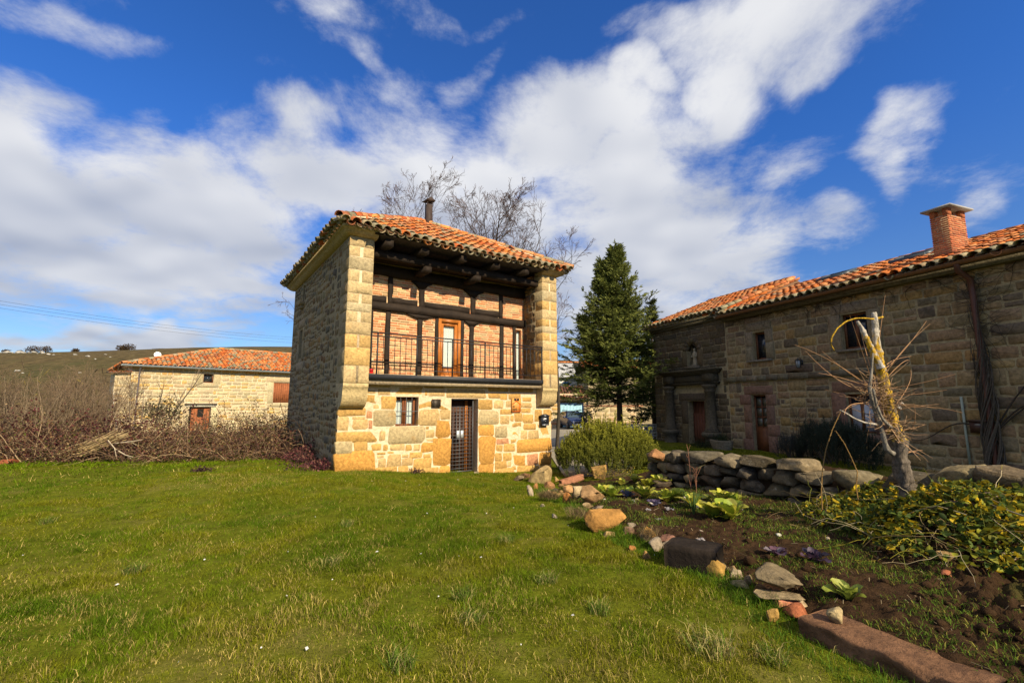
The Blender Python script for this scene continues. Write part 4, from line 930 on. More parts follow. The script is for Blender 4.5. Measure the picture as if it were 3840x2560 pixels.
for fr, u0, u1 in ((FRAME((S0, 0, 0), (0, -1, 0), (1, 0, 0)), -HD, 0), (FRAME((S1, 0, 0), (0, 1, 0), (-1, 0, 0)), 0, HD), (FRAME((0, HD, 0), (-1, 0, 0), (0, -1, 0)), -S1, -S0)):
    g = Geo(); panel(g, fr, u0, u1, HZ0, 4.9, [], 0); w_ = g.build('end_wall', M['mortar_dark'], house)
    rs = rubble(u0, u1, HZ0, 4.9, (.28, .42), (.4, .8), .02, rng, (), .1, .01); lay(w_, rs, fr, [(.2, .16, .1), (.24, .19, .12)], rng, m=M['shade_stone'], nmax=0)
for nm, y in (('gable', 0),):
    g = Geo(); pf = [(S0, 0, 4.9), (S0, HD, 4.9), (S0, 3.6, 6.45)]; g.add(pf, None, [(0, 2, 1)]); pf = [(S1, 0, 4.9), (S1, HD, 4.9), (S1, 3.6, 6.1)]; g.add(pf, None, [(0, 1, 2)]); g.build('gable', M['mortar_dark'], house)
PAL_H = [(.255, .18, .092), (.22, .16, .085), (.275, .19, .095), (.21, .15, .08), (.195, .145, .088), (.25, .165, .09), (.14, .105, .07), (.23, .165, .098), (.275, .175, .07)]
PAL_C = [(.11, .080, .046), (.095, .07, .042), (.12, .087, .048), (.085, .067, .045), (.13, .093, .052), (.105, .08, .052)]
PINK = [(.21, .12, .08), (.19, .11, .075)]
sur = [(-.62, -.21, -.1, .48, 0), (-.52, -.21, .49, 1.02, 0), (-.52, -.21, 1.03, 1.60, 0), (-.66, -.21, 1.61, 1.94, 0), (.37, .70, -.1, .62, 0), (.37, .80, .63, .98, 0), (.37, .66, .99, 1.58, 0), (.37, .74, 1.59, 1.94, 0), (-.46, .64, 1.945, 2.22, 0),
       (2.50, 2.89, .86, 1.95, 0), (3.57, 3.9, .86, 1.95, 0), (2.55, 3.95, 1.955, 2.24, 0), (2.55, 3.9, .58, .85, 0),
       (-.28, .02, 3.06, 3.55, 1), (-.28, .02, 3.56, 4.05, 1), (.51, .82, 3.06, 3.62, 1), (.51, .78, 3.63, 4.05, 1), (-.2, .75, 4.06, 4.32, 1), (2.6, 2.94, 3.1, 4.1, 1), (3.63, 3.95, 3.1, 4.1, 1), (2.7, 3.9, 4.11, 4.36, 1),
       (-3.62, -3.23, -.3, .85, 2), (-3.58, -3.23, .86, 1.75, 2), (-2.32, -2.1, -.3, .9, 2), (-2.32, -2.1, .91, 1.75, 2), (-3.7, -2.1, 1.76, 2.04, 2), (-3.42, -3.15, 3.08, 3.72, 2), (-2.55, -2.28, 3.08, 3.72, 2)]
blk = [(a - .01, b + .01, c - .01, d + .01) for a, b, c, d, _ in sur] + [h[:4] for h in HOLES]
band = (-1.15, 4.0, 2.37, 2.55)
blk2 = blk + [band, (-4.7, -1.35, 2.0, 2.98)]
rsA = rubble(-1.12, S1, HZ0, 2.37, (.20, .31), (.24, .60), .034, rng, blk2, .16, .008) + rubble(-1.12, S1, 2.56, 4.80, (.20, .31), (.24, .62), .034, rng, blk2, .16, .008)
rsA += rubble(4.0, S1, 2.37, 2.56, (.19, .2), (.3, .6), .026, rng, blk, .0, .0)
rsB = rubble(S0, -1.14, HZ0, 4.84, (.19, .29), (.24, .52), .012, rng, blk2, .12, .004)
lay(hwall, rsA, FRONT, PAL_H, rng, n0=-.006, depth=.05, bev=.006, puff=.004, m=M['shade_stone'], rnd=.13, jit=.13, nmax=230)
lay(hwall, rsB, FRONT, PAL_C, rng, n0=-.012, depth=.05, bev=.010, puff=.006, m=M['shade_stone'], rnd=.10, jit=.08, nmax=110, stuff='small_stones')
lay(hwall, [r[:4] for r in sur], FRONT, PINK, rng, n0=-.022, depth=.12, bev=.008, puff=.002, m=M['shade_stone'], rnd=.03, jit=.02, name='surround_stone',
    cols=[np.array(pick(rng, {0: PINK, 1: [(.22, .17, .11)], 2: PAL_C}[r[4]], .08)) for r in sur])
# arch of the niche
arch = []
cN, rN = (NI[0] + NI[1]) / 2, (NI[1] - NI[0]) / 2
for sgn in (-1, 1):
    poly = [(cN + sgn * rN * math.cos(t), 3.72 + rN * math.sin(t)) for t in np.linspace(0, math.pi / 2, 7)] + [(cN, 4.03), (cN + sgn * rN, 4.03)]
    if sgn < 0: poly = poly[::-1]
    c_ = len(poly); g = Geo(); prism(g, poly, FRONT, .002, .2, (.14, .11, .075)); g.build('niche_arch', M['shade_stone'], hwall)
for i in range(7):
    a0_, a1_ = math.pi * i / 7 + .02, math.pi * (i + 1) / 7 - .02; ri, ro_ = rN + .005, rN + .2
    poly = [(cN + ri * math.cos(a0_), 3.72 + ri * math.sin(a0_)), (cN + ro_ * math.cos(a0_), 3.72 + ro_ * math.sin(a0_)), (cN + ro_ * math.cos(a1_), 3.72 + ro_ * math.sin(a1_)), (cN + ri * math.cos(a1_), 3.72 + ri * math.sin(a1_))]
    g = Geo(); prism(g, poly, FRONT, -.03, .1, pick(rng, PAL_C)); g.build('arch_stone', M['shade_stone'], hwall)
g = Geo(); box(g, NI[0], NI[1], .32, .34, 3.0, 4.1, (.1, .08, .055)); box(g, NI[0] - .1, NI[1] + .1, -.08, .3, 2.99, 3.10, (.15, .12, .08)); g.build('niche_sill', M['shade_stone'], hwall)
# string course in separate stones
x = band[0]
while x < band[1]:
    w = min(rng.uniform(.35, .7), band[1] - x); g = Geo(); box(g, x + .004, x + w - .004, -.07, .02, band[2] + .01, band[3], pick(rng, [(.13, .105, .07), (.16, .13, .085)])); g.build('course_stone', M['shade_stone'], hwall, org=(x, 0, 2.4)); x += w
# portal: engaged columns on pedestals carrying an entablature
portal = Geo(); pc = (.075, .06, .038)
for (zz0, zz1, o, e) in ((2.34, 2.40, .16, .0), (2.40, 2.44, .20, .04), (2.445, 2.74, .12, -.04), (2.745, 2.80, .2, .04), (2.805, 2.86, .27, .10), (2.865, 2.93, .33, .16)): box(portal, -4.45 - e, -1.52 + e, -o, -.013, zz0, zz1, pc)
po = portal.build('portal', M['shade_stone'], house)
for cx_ in (-4.10, -1.87):
    g = Geo(); lathe(g, [(.27, .62), (.27, .66), (.22, .69), (.24, .73), (.19, .77), (.185, 1.3), (.17, 2.06), (.20, 2.08), (.20, 2.12), (.17, 2.13), (.20, 2.20), (.27, 2.26), (.27, 2.335)], cx_, -.16, 16, (.095, .075, .048)); g.build('column', M['shade_stone'], po, smooth_=False)
    g = Geo(); lathe(g, [(.30, -.35), (.30, .0), (.25, .03), (.24, .40), (.33, .45), (.36, .52), (.33, .60), (.28, .615)], cx_, -.18, 14, (.11, .09, .06)); g.build('pedestal', M['shade_stone'], po)
    g = Geo(); box(g, cx_ - .26, cx_ + .26, -.24, -.013, 2.45, 2.735, pc); g.build('entablature_block', M['shade_stone'], po)
# doors and windows
def house_window(nm, h, yv, panes=True, curtain_=False, col=(.17, .06, .02)):
    x0, x1, a, b = h[:4]; g = Geo(); frame_geo(g, x0, x1, a, b, .055, yv, yv + .06, col); o = g.build(nm, M['dark_wood'], house)
    if x1 - x0 > .5: g = Geo(); box(g, (x0 + x1) / 2 - .04, (x0 + x1) / 2 + .04, yv + .003, yv + .055, a + .05, b - .05, col); g.build('mullion', M['dark_wood'], o)
    g = Geo(); box(g, x0 + .05, x1 - .05, yv + .03, yv + .036, a + .05, b - .05); g.build('pane', M['glass'], o)
    return o
house_window('window', W1, .13); house_window('window', W2, .11)
w3 = house_window('window', W3, .08); g = Geo(); box(g, W3[0] + .06, W3[1] - .06, .098, .106, W3[2] + .06, 1.62); g.build('net_curtain', mat('net_curtain', (.42, .44, .48), .8, 6, .1, 0), w3)
for (a, b, z) in ((-.22, .72, 3.06), (2.80, 3.80, 3.09)):
    g = Geo(); box(g, a, b, -.09, .15, z - .05, z + .012, (.2, .17, .13)); g.build('window_sill', M['shade_stone'], hwall)
x0, x1, a, b = D2[:4]; g = Geo(); frame_geo(g, x0, x1, a, b, .05, .12, .17, (.15, .05, .02)); dg = g.build('glazed_door', M['dark_wood'], house)
g = Geo(); box(g, x0 + .05, x1 - .05, .13, .165, a + .05, .86, (.15, .05, .02)); g.build('door_panel', M['dark_wood'], dg)
for i in range(2):
    for j in range(3):
        px0 = x0 + .07 + i * .225; pz0 = .90 + j * .325
        g = Geo(); box(g, px0, px0 + .19, .150, .156, pz0, pz0 + .28); g.build('pane', mat('door_glass', (.10, .095, .07), .08, 3, .3, 0, spec=.6) if i + j == 0 else bpy.data.materials['door_glass'], dg)
g = Geo(); box(g, (x0 + x1) / 2 - .016, (x0 + x1) / 2 + .016, .125, .168, .86, b - .05); [box(g, x0 + .05, x1 - .05, .127, .168, zz, zz + .035) for zz in (.865, 1.19, 1.515)]; g.build('glazing_bars', M['dark_wood'], dg)
x0, x1, a, b = PD[:4]; g = Geo(); box(g, x0, x1, .26, .30, a, b); pdo = g.build('portal_door', mat('red_brown_planks', (.12, .040, .020), .6, 5, .3, .3, 25), house)
for i in range(6):
    g = Geo(); xa = x0 + (x1 - x0) * i / 6; box(g, xa + .004, xa + (x1 - x0) / 6 - .004, .235, .259, a + .02, b - .02 - .45); g.build('plank', pdo.data.materials[0], pdo)
for i in range(5):
    g = Geo(); xa = x0 + (x1 - x0) * (i + .5) / 5; tube(g, [(xa, .245, b - .45), (xa, .245, b - .03)], .012, 6); g.build('spindle', M['dark_wood'], pdo)
# eaves: stone/wood cornice and brown gutter
g = Geo(); box(g, -1.08, S1 + .2, -.20, .0 - .013, 4.55, 4.66, (.12, .10, .065)); box(g, -1.08, S1 + .2, -.32, .02, 4.665, 4.70, (.10, .075, .05)); g.build('eave_cornice', M['shade_stone'], house)
g = Geo(); box(g, S0 - .15, -1.10, -.10, -.013, 4.70, 4.78, (.13, .11, .075)); box(g, S0 - .22, -1.10, -.2, .02, 4.785, 4.90, (.14, .12, .08)); g.build('eave_cornice', M['shade_stone'], house)
gm = mat('brown_gutter', (.16, .07, .03), .5, 8, .3, .1, 30, .35)
g = Geo(); V = []; 
for s in (-1.1, S1 + .2):
    for i in range(7): t = math.pi * i / 6; V.append((s, -.41 - .06 * math.cos(t), 4.71 - .07 * math.sin(t)))
g.add(V, [(i, i + 1, 8 + i, 7 + i) for i in range(6)]); tube(g, [(-1.1, -.472, 4.712), (S1 + .2, -.472, 4.712)], .010, 6); g.build('gutter', gm, house)
# roof
zE, zR, yR = 4.72, 6.13, 3.6
g = Geo(); yb = 2 * yR + .4
g.add([(-1.15, -.36, zE), (S1 + .3, -.36, zE), (S1 + .3, yR, zR), (-1.15, yR, zR), (-1.15, yb, zE), (S1 + .3, yb, zE)], [(0, 1, 2, 3), (3, 2, 5, 4)])
zE2, zR2 = 4.93, 6.47
g.add([(S0 - .28, -.25, zE2), (-1.0, -.25, zE2), (-1.0, yR, zR2), (S0 - .28, yR, zR2), (S0 - .28, yb, zE2), (-1.0, yb, zE2)], [(0, 1, 2, 3), (3, 2, 5, 4)])
g.add([(-1.0, -.25, zE2), (-1.0, yR, zR2), (-1.0, yR, zR - .1), (-1.0, -.25, zE - .02), (-1.0, yb, zE2), (-1.0, yb, zE - .1)], [(0, 1, 2, 3)[::-1], (1, 4, 5, 2)[::-1]])
hroof = g.build('roof', bpy.data.materials['roof_bed'], house)
def gable_slope(sa, sb, y0, z0, y1, z1, nobj, seed, weight=None, old=.07, oldrow=1):
    al = np.array([0, y1 - y0, z1 - z0]); ln = np.linalg.norm(al); al = al / ln; ac = np.array([1.0, 0, 0]); nr = np.cross(ac, al)
    tiled_slope(hroof, (sa, y0, z0), ac, al, nr, sb - sa, ln, random.Random(seed), None, nobj=nobj, oldchance=old, weight=weight, oldrow=oldrow)
near = lambda it: (8 if it[2] else 0) - it[1] * 1.2 + it[3] * .35
gable_slope(-1.12, S1 + .25, -.42, zE, yR, zR, 230, 51, near)
gable_slope(S0 - .25, -1.02, -.30, zE2, yR, zR2, 70, 52, near)
g = Geo()
for i in range(int((S1 + 1) / .36)): tile_geo(g, np.array((-1.0 + i * .36, yR, zR + .06)), np.array((1., 0, 0)), np.array((0, -1., 0)), np.array((0, 0, 1.)), .42, .24, .2, pick(rng, TILE_PAL, .15), True, 6)
for i in range(12): tile_geo(g, np.array((S0 - .28 + i * .36, yR, zR2 + .06)), np.array((1., 0, 0)), np.array((0, -1., 0)), np.array((0, 0, 1.)), .42, .24, .2, pick(rng, TILE_PAL, .15), True, 6)
al = np.array((0, yR + .3, zR2 - zE2)); al /= np.linalg.norm(al)
for i in range(11): tile_geo(g, np.array((-1.02, -.30, zE2 + .05)) + al * i * .36, al, np.array((1., 0, 0)), np.cross((1., 0, 0), al), .42, .22, .18, pick(rng, TILE_PAL + TILE_OLD, .15), True, 6)
g.build('ridge_tiles', M['tile'], hroof, kind='stuff')
al = np.array((0, yR + .42, zR - zE)); al /= np.linalg.norm(al); nr = np.cross((1., 0, 0), al)
rwm = mat('roof_window_frame', (.05, .065, .08), .4, 8, .2, .05, 30)
for sa, v0 in ((.75, 2.9), (3.15, 2.6)):
    o3 = np.array((sa, -.42, zE)) + al * v0 + nr * .15; g = Geo(); ax = np.array((1., 0, 0))
    def bx(g, u0, u1, v0_, v1, h0, h1):
        V = [o3 + ax * u + al * v + nr * h for h in (h0, h1) for u, v in ((u0, v0_), (u1, v0_), (u1, v1), (u0, v1))]; g.add(V, BQ)
    bx(g, 0, .9, 0, .06, -.1, .05); bx(g, 0, .9, .74, .8, -.1, .05); bx(g, 0, .06, .06, .74, -.1, .048); bx(g, .84, .9, .06, .74, -.1, .048); rw = g.build('roof_window', rwm, hroof)
    g = Geo(); bx(g, .06, .84, .06, .74, .0, .02); g.build('pane', M['glass'], rw)
# chimney of thin bricks with a slab on four stub piers
cx0, cx1, cy0, cy1, cz0, cz1 = 4.98, 5.34, .5, 1.22, 4.9, 6.14
g = Geo(); box(g, cx0 + .012, cx1 - .012, cy0 + .012, cy1 - .012, cz0, cz1); ch = g.build('chimney', mat('chimney_mortar', (.42, .31, .19), .95, 20, .25, .4, 60), house)
CB = [(.42, .12, .05), (.46, .15, .06), (.36, .10, .045), (.44, .17, .08), (.32, .09, .04)]
z = cz0 + .02; row = 0; faces = [(FRAME((cx0, cy0, 0), (1, 0, 0), (0, 1, 0)), cx1 - cx0), (FRAME((cx1, cy0, 0), (0, 1, 0), (-1, 0, 0)), cy1 - cy0), (FRAME((cx0, cy1, 0), (0, -1, 0), (1, 0, 0)), cy1 - cy0)]
restc = Geo(); cnt = 0
while z < cz1 - .03:
    for fi, (fr, wd) in enumerate(faces):
        u = -.0 if row % 2 else -.1
        while u < wd - .01:
            u0, u1 = max(u, 0), min(u + .21, wd); u += .222
            if u1 - u0 < .03: continue
            e = .004 if fi != 2 else 0
            gg = Geo(); poly = stone_poly(u0 - (e if u0 == 0 else 0), u1 + (e if u1 == wd else 0), z, z + .038, rng, .1, .08); piece(gg, poly, fr, .004, .02, .003, 0, pick(rng, CB, .2))
            if fi < 2: gg.build('brick', M['brick'], ch, org=fr[0] + fr[1] * (u0 + u1) / 2 + np.array((0, 0, z)))
            else: restc.merge(gg)
    z += .053; row += 1
restc.build('rear_bricks', M['brick'], ch, kind='stuff')
for ax_ in (cx0, cx1 - .1):
    for ay in (cy0, cy1 - .16): g = Geo(); box(g, ax_, ax_ + .1, ay, ay + .16, cz1, cz1 + .17, (.40, .13, .055)); g.build('stub_pier', M['brick'], ch)
g = Geo(); box(g, cx0 - .12, cx1 + .12, cy0 - .12, cy1 + .12, cz1 + .17, cz1 + .21, (.3, .3, .29)); g.build('cap_slab', mat('concrete', (.30, .29, .27), .9, 10, .25, .3, 40), ch)
g = Geo()
for k in range(10): a = k / 10 * 2 * math.pi
g.add([(cx0 - .1, cy0 - .1, 4.93), (cx1 + .12, cy0 - .08, 4.93), (cx1 + .12, cy1 + .15, 5.28), (cx0 - .1, cy1 + .15, 5.28), (cx0, cy0, 5.10), (cx1, cy0, 5.08), (cx1, cy1, 5.40), (cx0, cy1, 5.42)], [(0, 1, 5, 4), (1, 2, 6, 5), (2, 3, 7, 6), (3, 0, 4, 7)]); g.build('chimney_flashing', M['mortar'], ch)
# downspout and thin conduit
g = Geo(); tube(g, [(5.80, -.42, 4.66), (5.80, -.40, 4.52), (5.85, -.10, 4.35), (5.86, -.09, 4.1), (5.86, -.09, .12)], .055, 10); g.build('downspout', mat('rust_brown_pipe', (.085, .03, .018), .5, 6, .3, .1, 30, .35), house)
g = Geo(); tube(g, [(5.40, -.04, 1.80), (5.41, -.045, .05)], .024, 8, cap=True); g.build('conduit', mat('pale_green_conduit', (.27, .30, .24), .5, 8, .2, .05, 30), house)
# things on or by the house front
mb = empty('mailbox', hw(5.66, -.02, 1.02), HRZ, 'brown metal letter box on the shaded wall beside the drainpipe', 'mailbox')
bm_ = mat('brown_enamel', (.055, .026, .018), .45, 8, .2, .05, 30, .35)
g = Geo(); box(g, -.14, .14, -.10, .0, 0, .24); g.build('body', bm_, mb); g = Geo(); box(g, -.155, .155, -.125, .003, .241, .275); g.build('lid', bm_, mb); g = Geo(); box(g, -.05, .05, -.104, -.099, .17, .19); g.build('letter_slot', cm('slot_grey', (.3, .29, .27)), mb)
ln = empty('wall_lantern', hw(1.72, -.02, 2.70), HRZ, 'dark iron wall lantern with glass sides on the long house front', 'lantern')
g = Geo(); tube(g, [(0, .02, .18), (0, -.06, .30), (0, -.14, .31), (0, -.16, .26)], .010, 6); box(g, -.03, .03, -.005, .02, .1, .24); g.build('bracket', M['iron'], ln)
g = Geo(); lathe(g, [(.09, .215), (.085, .225), (.03, .265), (.012, .27)], 0, -.16, 6); lathe(g, [(.04, -.01), (.055, .0), (.055, .015)], 0, -.16, 6); [tube(g, [(.052 * math.cos(a), -.16 + .052 * math.sin(a), .01), (.078 * math.cos(a), -.16 + .078 * math.sin(a), .217)], .006, 4) for a in np.arange(6) * math.pi / 3]; g.build('lantern_frame', M['iron'], ln)
g = Geo(); lathe(g, [(.045, .012), (.07, .214)], 0, -.16, 6); g.build('glass', mat('frosted_glass', (.30, .32, .34), .3, 5, .1, 0, spec=.5), ln)
# ================================================================== BARN on the left
BA = math.radians(45.0); bx_ = np.array([math.sin(BA), math.cos(BA), 0]); by_ = np.array([-math.cos(BA), math.sin(BA), 0])
_p = ondepth(1465 * .5102, 1200 + 825 * .5102, 32.0); BORG = np.array([_p[0], _p[1], 0.0])
def bn(x, y, off=0.0):
    q = onplane(x * .5102, 1200 + y * .5102, BORG + by_ * off, by_); return float((q - BORG) @ bx_), float(q[2])
rng = random.Random(99)
barn = empty('stone_barn', BORG, math.pi / 2 - BA, 'pale stone barn with orange tiled hip roof and plank door beyond the brambles', 'barn')
BS0, BS1, BD, BE = -3.95, 15.0, 8.0, 3.98
bD = (-.70, .58, -.6, 1.40, .25); bW = (-.05, .57, 3.07, 3.68, .22); bS = (4.55, 5.72, 1.70, 3.24, .15)
g = Geo(); panel(g, FRONT, BS0, BS1, -1.2, 4.05, [bD, bW, bS], 0); bw = g.build('front_wall', mat('barn_mortar', (.55, .45, .30), .95, 8, .25, .5, 40, .1), barn)
for fr, u0, u1 in ((FRAME((BS0, 0, 0), (0, -1, 0), (1, 0, 0)), -BD, 0), (FRAME((BS1, 0, 0), (0, 1, 0), (-1, 0, 0)), 0, BD), (FRAME((0, BD, 0), (-1, 0, 0), (0, -1, 0)), -BS1, -BS0)):
    g = Geo(); panel(g, fr, u0, u1, -1.2, 4.05, [], 0); g.build('end_wall', bw.data.materials[0], barn)
PAL_B = [(.42, .33, .19), (.38, .31, .19), (.45, .36, .22), (.35, .29, .18), (.40, .29, .14), (.44, .34, .19), (.46, .30, .11)]
sb = [(-1.0, -.72, -.5, 1.38), (.6, .95, -.5, 1.3), (-.42, -.07, 3.0, 3.75), (.59, 1.0, 3.0, 3.75), (-.4, .9, 2.75, 3.04), (-.3, .6, 2.35, 2.72), (4.15, 4.53, 1.65, 2.5), (4.1, 4.53, 2.52, 3.3), (4.0, 5.9, 3.27, 3.62), (4.2, 5.9, 1.40, 1.67)]
rs = rubble(BS0, 7.5, -1.0, 4.0, (.19, .30), (.28, .62), .036, rng, [h[:4] for h in (bD, bW, bS)] + sb + [(-1.0, .95, 1.36, 1.72)], .12, .01)
lay(bw, rs, FRONT, PAL_B, rng, n0=-.012, depth=.05, bev=.015, puff=.008, rnd=.2, jit=.14, nmax=290)
lay(bw, sb, FRONT, [(.42, .34, .21)], rng, n0=-.02, depth=.08, bev=.012, puff=.004, rnd=.06, jit=.05, name='surround_stone')
rs = rubble(7.5, BS1, -1.0, 4.0, (.19, .30), (.28, .62), .036, rng, (), .1, .01); lay(bw, rs, FRONT, PAL_B, rng, nmax=0)
g = Geo(); box(g, -1.0, .90, -.16, .15, 1.60, 1.66, (.2, .16, .11)); box(g, -.9, .85, -.03, .2, 1.41, 1.59, (.48, .44, .36)); g.build('door_canopy', M['sandstone'], bw)
plk = mat('red_planks', (.26, .085, .032), .75, 4, .4, .3, 25)
g = Geo(); box(g, bD[0], bD[1], .20, .24, bD[2], bD[3]); bdo_ = g.build('barn_door', M['dark'], barn)
for i in range(6):
    xa = bD[0] + .16 + (bD[1] - bD[0] - .20) * i / 6; zt = bD[3] - .06; g = Geo()
    if i in (2, 3): box(g, xa, xa + .17, .16, .199, bD[2], zt - .62); box(g, xa, xa + .17, .161, .199, zt - .08, zt)
    else: box(g, xa, xa + .17, .16 + .002 * (i % 2), .199, bD[2], zt)
    g.build('plank', plk, bdo_)
house_window2 = None
x0, x1, a, b = bW[:4]; g = Geo(); frame_geo(g, x0, x1, a, b, .06, .15, .2, (.2, .1, .04)); o = g.build('window', M['dark_wood'], barn); g = Geo(); box(g, x0 + .05, x1 - .05, .17, .18, a + .05, b - .05); g.build('pane', M['glass'], o)
for i in range(8):
    w = (bS[1] - bS[0]) / 8; g = Geo(); box(g, bS[0] + i * w + .004, bS[0] + (i + 1) * w - .004, .06 + .004 * (i % 2), .1, bS[2] + .01, bS[3] - .01); o = g.build('shutter_plank' if i else 'shutter', plk, barn if i == 0 else sh0)
    if i == 0: sh0 = o
# roof
zE_, zR_, yR_, xh = 4.06, 5.82, 4.0, 1.6; EOb = .38
ct = [np.array(p, float) for p in ((BS0 - .55, -EOb, zE_), (BS1 + .4, -EOb, zE_), (BS1 + .4, BD + EOb, zE_), (BS0 - .55, BD + EOb, zE_), (xh, yR_, zR_), (BS1 - 4, yR_, zR_))]
g = Geo(); g.add(ct, [(0, 1, 5, 4), (2, 3, 4, 5), (3, 2, 1, 0)], [(1, 2, 5), (3, 0, 4)]); brf = g.build('roof', bpy.data.materials['roof_bed'], barn)
def bslope(c0, c1, top0, top1, nobj, seed, weight=None):
    ac = c1 - c0; wd = np.linalg.norm(ac); ac /= wd; al = top0 - c0; al = al - ac * (al @ ac); ln = np.linalg.norm(al); al /= ln; nr = np.cross(ac, al)
    t0 = (top0 - c0) @ ac; t1 = (top1 - c0) @ ac
    ins = lambda u, v: u > t0 * v / ln + .03 and u < wd - (wd - t1) * v / ln - .03
    tiled_slope(brf, c0, ac, al, nr, wd, ln, random.Random(seed), ins, pitch=.26, nobj=nobj, weight=weight, oldrow=0, oldchance=.24, m=4)
bslope(ct[0], ct[1], ct[4], ct[5], 300, 61, lambda it: (5 if it[2] else 0) - it[1] * .3 - abs(it[3] - 6))
bslope(ct[3], ct[0], ct[4], ct[4], 0, 62)
g = Geo()
for (p, q) in ((ct[0], ct[4]), (ct[4], ct[5])):
    al = q - p; ln_ = np.linalg.norm(al); al /= ln_; ac = np.cross(al, (0, 0, 1)); ac /= np.linalg.norm(ac); nr = np.cross(ac, al)
    for i in range(int(ln_ / .36)): tile_geo(g, p + al * i * .36 + nr * .09, al, ac, nr, .44, .26, .22, pick(rng, TILE_PAL[3:] + TILE_OLD, .15), True, 5)
g.build('ridge_tiles', M['tile'], brf, kind='stuff')
g = Geo(); V = []
for s in (BS0 - .55, BS1):
    for i in range(6): t = math.pi * i / 5; V.append((s, -EOb - .07 - .08 * math.cos(t), zE_ - .0 - .10 * math.sin(t)))
g.add(V, [(i, i + 1, 7 + i, 6 + i) for i in range(5)]); tube(g, [(BS0 - .55, -EOb - .15, zE_ + .002), (BS1, -EOb - .15, zE_ + .002)], .018, 5); g.build('gutter', mat('zinc_gutter', (.32, .36, .40), .4, 8, .15, .05, 30, .4, metal=.4), barn)
g = Geo(); tube(g, [(-3.55, -.42, 3.96), (-3.55, -.2, 3.75), (-3.55, -.07, 3.6), (-3.55, -.07, -.6)], .05, 8); g.build('downspout', mat('grey_pipe', (.16, .14, .16), .5, 8, .2, .05, 30), barn)
# lean-to at the barn's corner
ann = empty('lean_to', BORG + bx_ * (-4.35), math.pi / 2 - BA, 'low stone lean-to with its own little tiled roof at the barn corner', 'outbuilding')
g = Geo(); panel(g, FRONT, -.36, .38, -1.2, 3.55, [], .15, thick=3.0); aw = g.build('wall', bw.data.materials[0], ann)
lay(aw, rubble(-.36, .38, -1.0, 3.5, (.19, .28), (.25, .45), .03, rng, (), .1, .01), FRAME((0, .15, 0), (1, 0, 0), (0, 1, 0)), PAL_B, rng)
g = Geo(); g.add([(-.62, -.05, 3.50), (.40, -.05, 3.56), (.40, 3.2, 3.80), (-.62, 3.2, 3.72), (-.62, -.05, 3.55), (.40, -.05, 3.64), (.40, 3.2, 3.88), (-.62, 3.2, 3.78)], BQ); ar = g.build('roof', bpy.data.materials['roof_bed'], ann)
for i in range(5):
    g = Geo(); p = np.array((-.55 + i * .22, -.12, 3.58 + .012 * i)); tile_geo(g, p, np.array((0, .997, .07)), np.array((1., 0, .06)), np.array((0, 0, 1.)), .5, .2, .17, pick(rng, TILE_PAL), True, 5); g.build('tile', M['tile'], ar, org=p)
# dish and aerial on the barn roof
q0 = ondepth(1160 * .5102, 1200 + 257 * .5102, 33.6)
ds = empty('satellite_dish', q0 - np.array((0, 0, .9)), 0.5, 'white satellite dish on a mast above the barn roof', 'satellite dish')
wm = mat('white_paint', (.8, .8, .8), .5, 8, .05, 0)
g = Geo(); lathe(g, [(.02, 0), (.11, .015), (.18, .04), (.22, .07), (.21, .078), (.17, .05), (.02, .012)], 0, 0, 16); o = g.build('dish', wm, ds); o.location = (0, -.12, .9); o.rotation_euler = (math.radians(75), 0, .2)
g = Geo(); tube(g, [(0, 0, -.3), (0, 0, .95)], .022, 6); tube(g, [(0, -.1, .75), (.05, -.5, .85)], .012, 5); g.build('mast', M['grey_iron'], ds)
q1 = ondepth(1152 * .5102, 1200 + 212 * .5102, 36.0)
an = empty('television_aerial', q1 - np.array((0, 0, 1.6)), .9, 'thin metal television aerial rising behind the barn roof', 'aerial')
g = Geo(); tube(g, [(0, 0, -.3), (0, 0, 1.62)], .018, 5); g.build('mast', M['grey_iron'], an); g = Geo(); tube(g, [(-.3, 0, 1.6), (.5, 0, 1.68)], .012, 4)
for i in range(8): tube(g, [(-.25 + i * .1, -.16, 1.61 + i * .01), (-.25 + i * .1, .16, 1.61 + i * .01)], .008, 4)
g.build('boom', M['grey_iron'], an)

# ================================================================== VILLAGE beyond the rosemary
rng = random.Random(5)
def zv(x, y): return 2040 + x * .2551, 1320 + y * .2551
GY = 46.0
def vp(x, y, Y=GY): p = ondepth(*zv(x, y), Y); return float(p[0]), float(p[2])
garg = empty('garage_building', (0, GY, 0), 0, 'stone garage with pale blue double door across the lane', 'garage')
ax0, az1 = vp(40, 690); ax1, _ = vp(592, 715); gx0, gz1_ = vp(220, 715); gx1_, gz0_ = vp(590, 1130)
HOL = [(gx0, gx1_, -3, gz1_, .3)]
g = Geo(); panel(g, FRONT, vp(-260, 0)[0], gx1_ + .25, -3, az1 + .55, HOL, 0, thick=0); gwl = g.build('wall', M['mortar'], garg)
lay(gwl, rubble(vp(-260, 0)[0], gx1_ + .25, -3, az1 + .5, (.25, .4), (.35, .8), .05, rng, [HOL[0][:4]], .1, .01), FRONT, PAL_B + [(.42, .2, .1)], rng, depth=.06, bev=.02, nmax=120)
bluep = mat('pale_blue_paint', (.34, .56, .66), .6, 3, .08, .05, 20); blued = mat('blue_paint', (.16, .36, .52), .6, 3, .1, .05, 20)
g = Geo(); box(g, gx0, gx1_, .2, .24, gz0_ - .3, gz1_ - .22); gdr = g.build('garage_door', bluep, garg)
for i in range(17):
    xa = gx0 + (gx1_ - gx0) * i / 17; g = Geo(); box(g, xa + .012, xa + (gx1_ - gx0) / 17 - .012, .18, .199, gz0_ + .42, gz1_ - .24); g.build('slat', bluep, gdr)
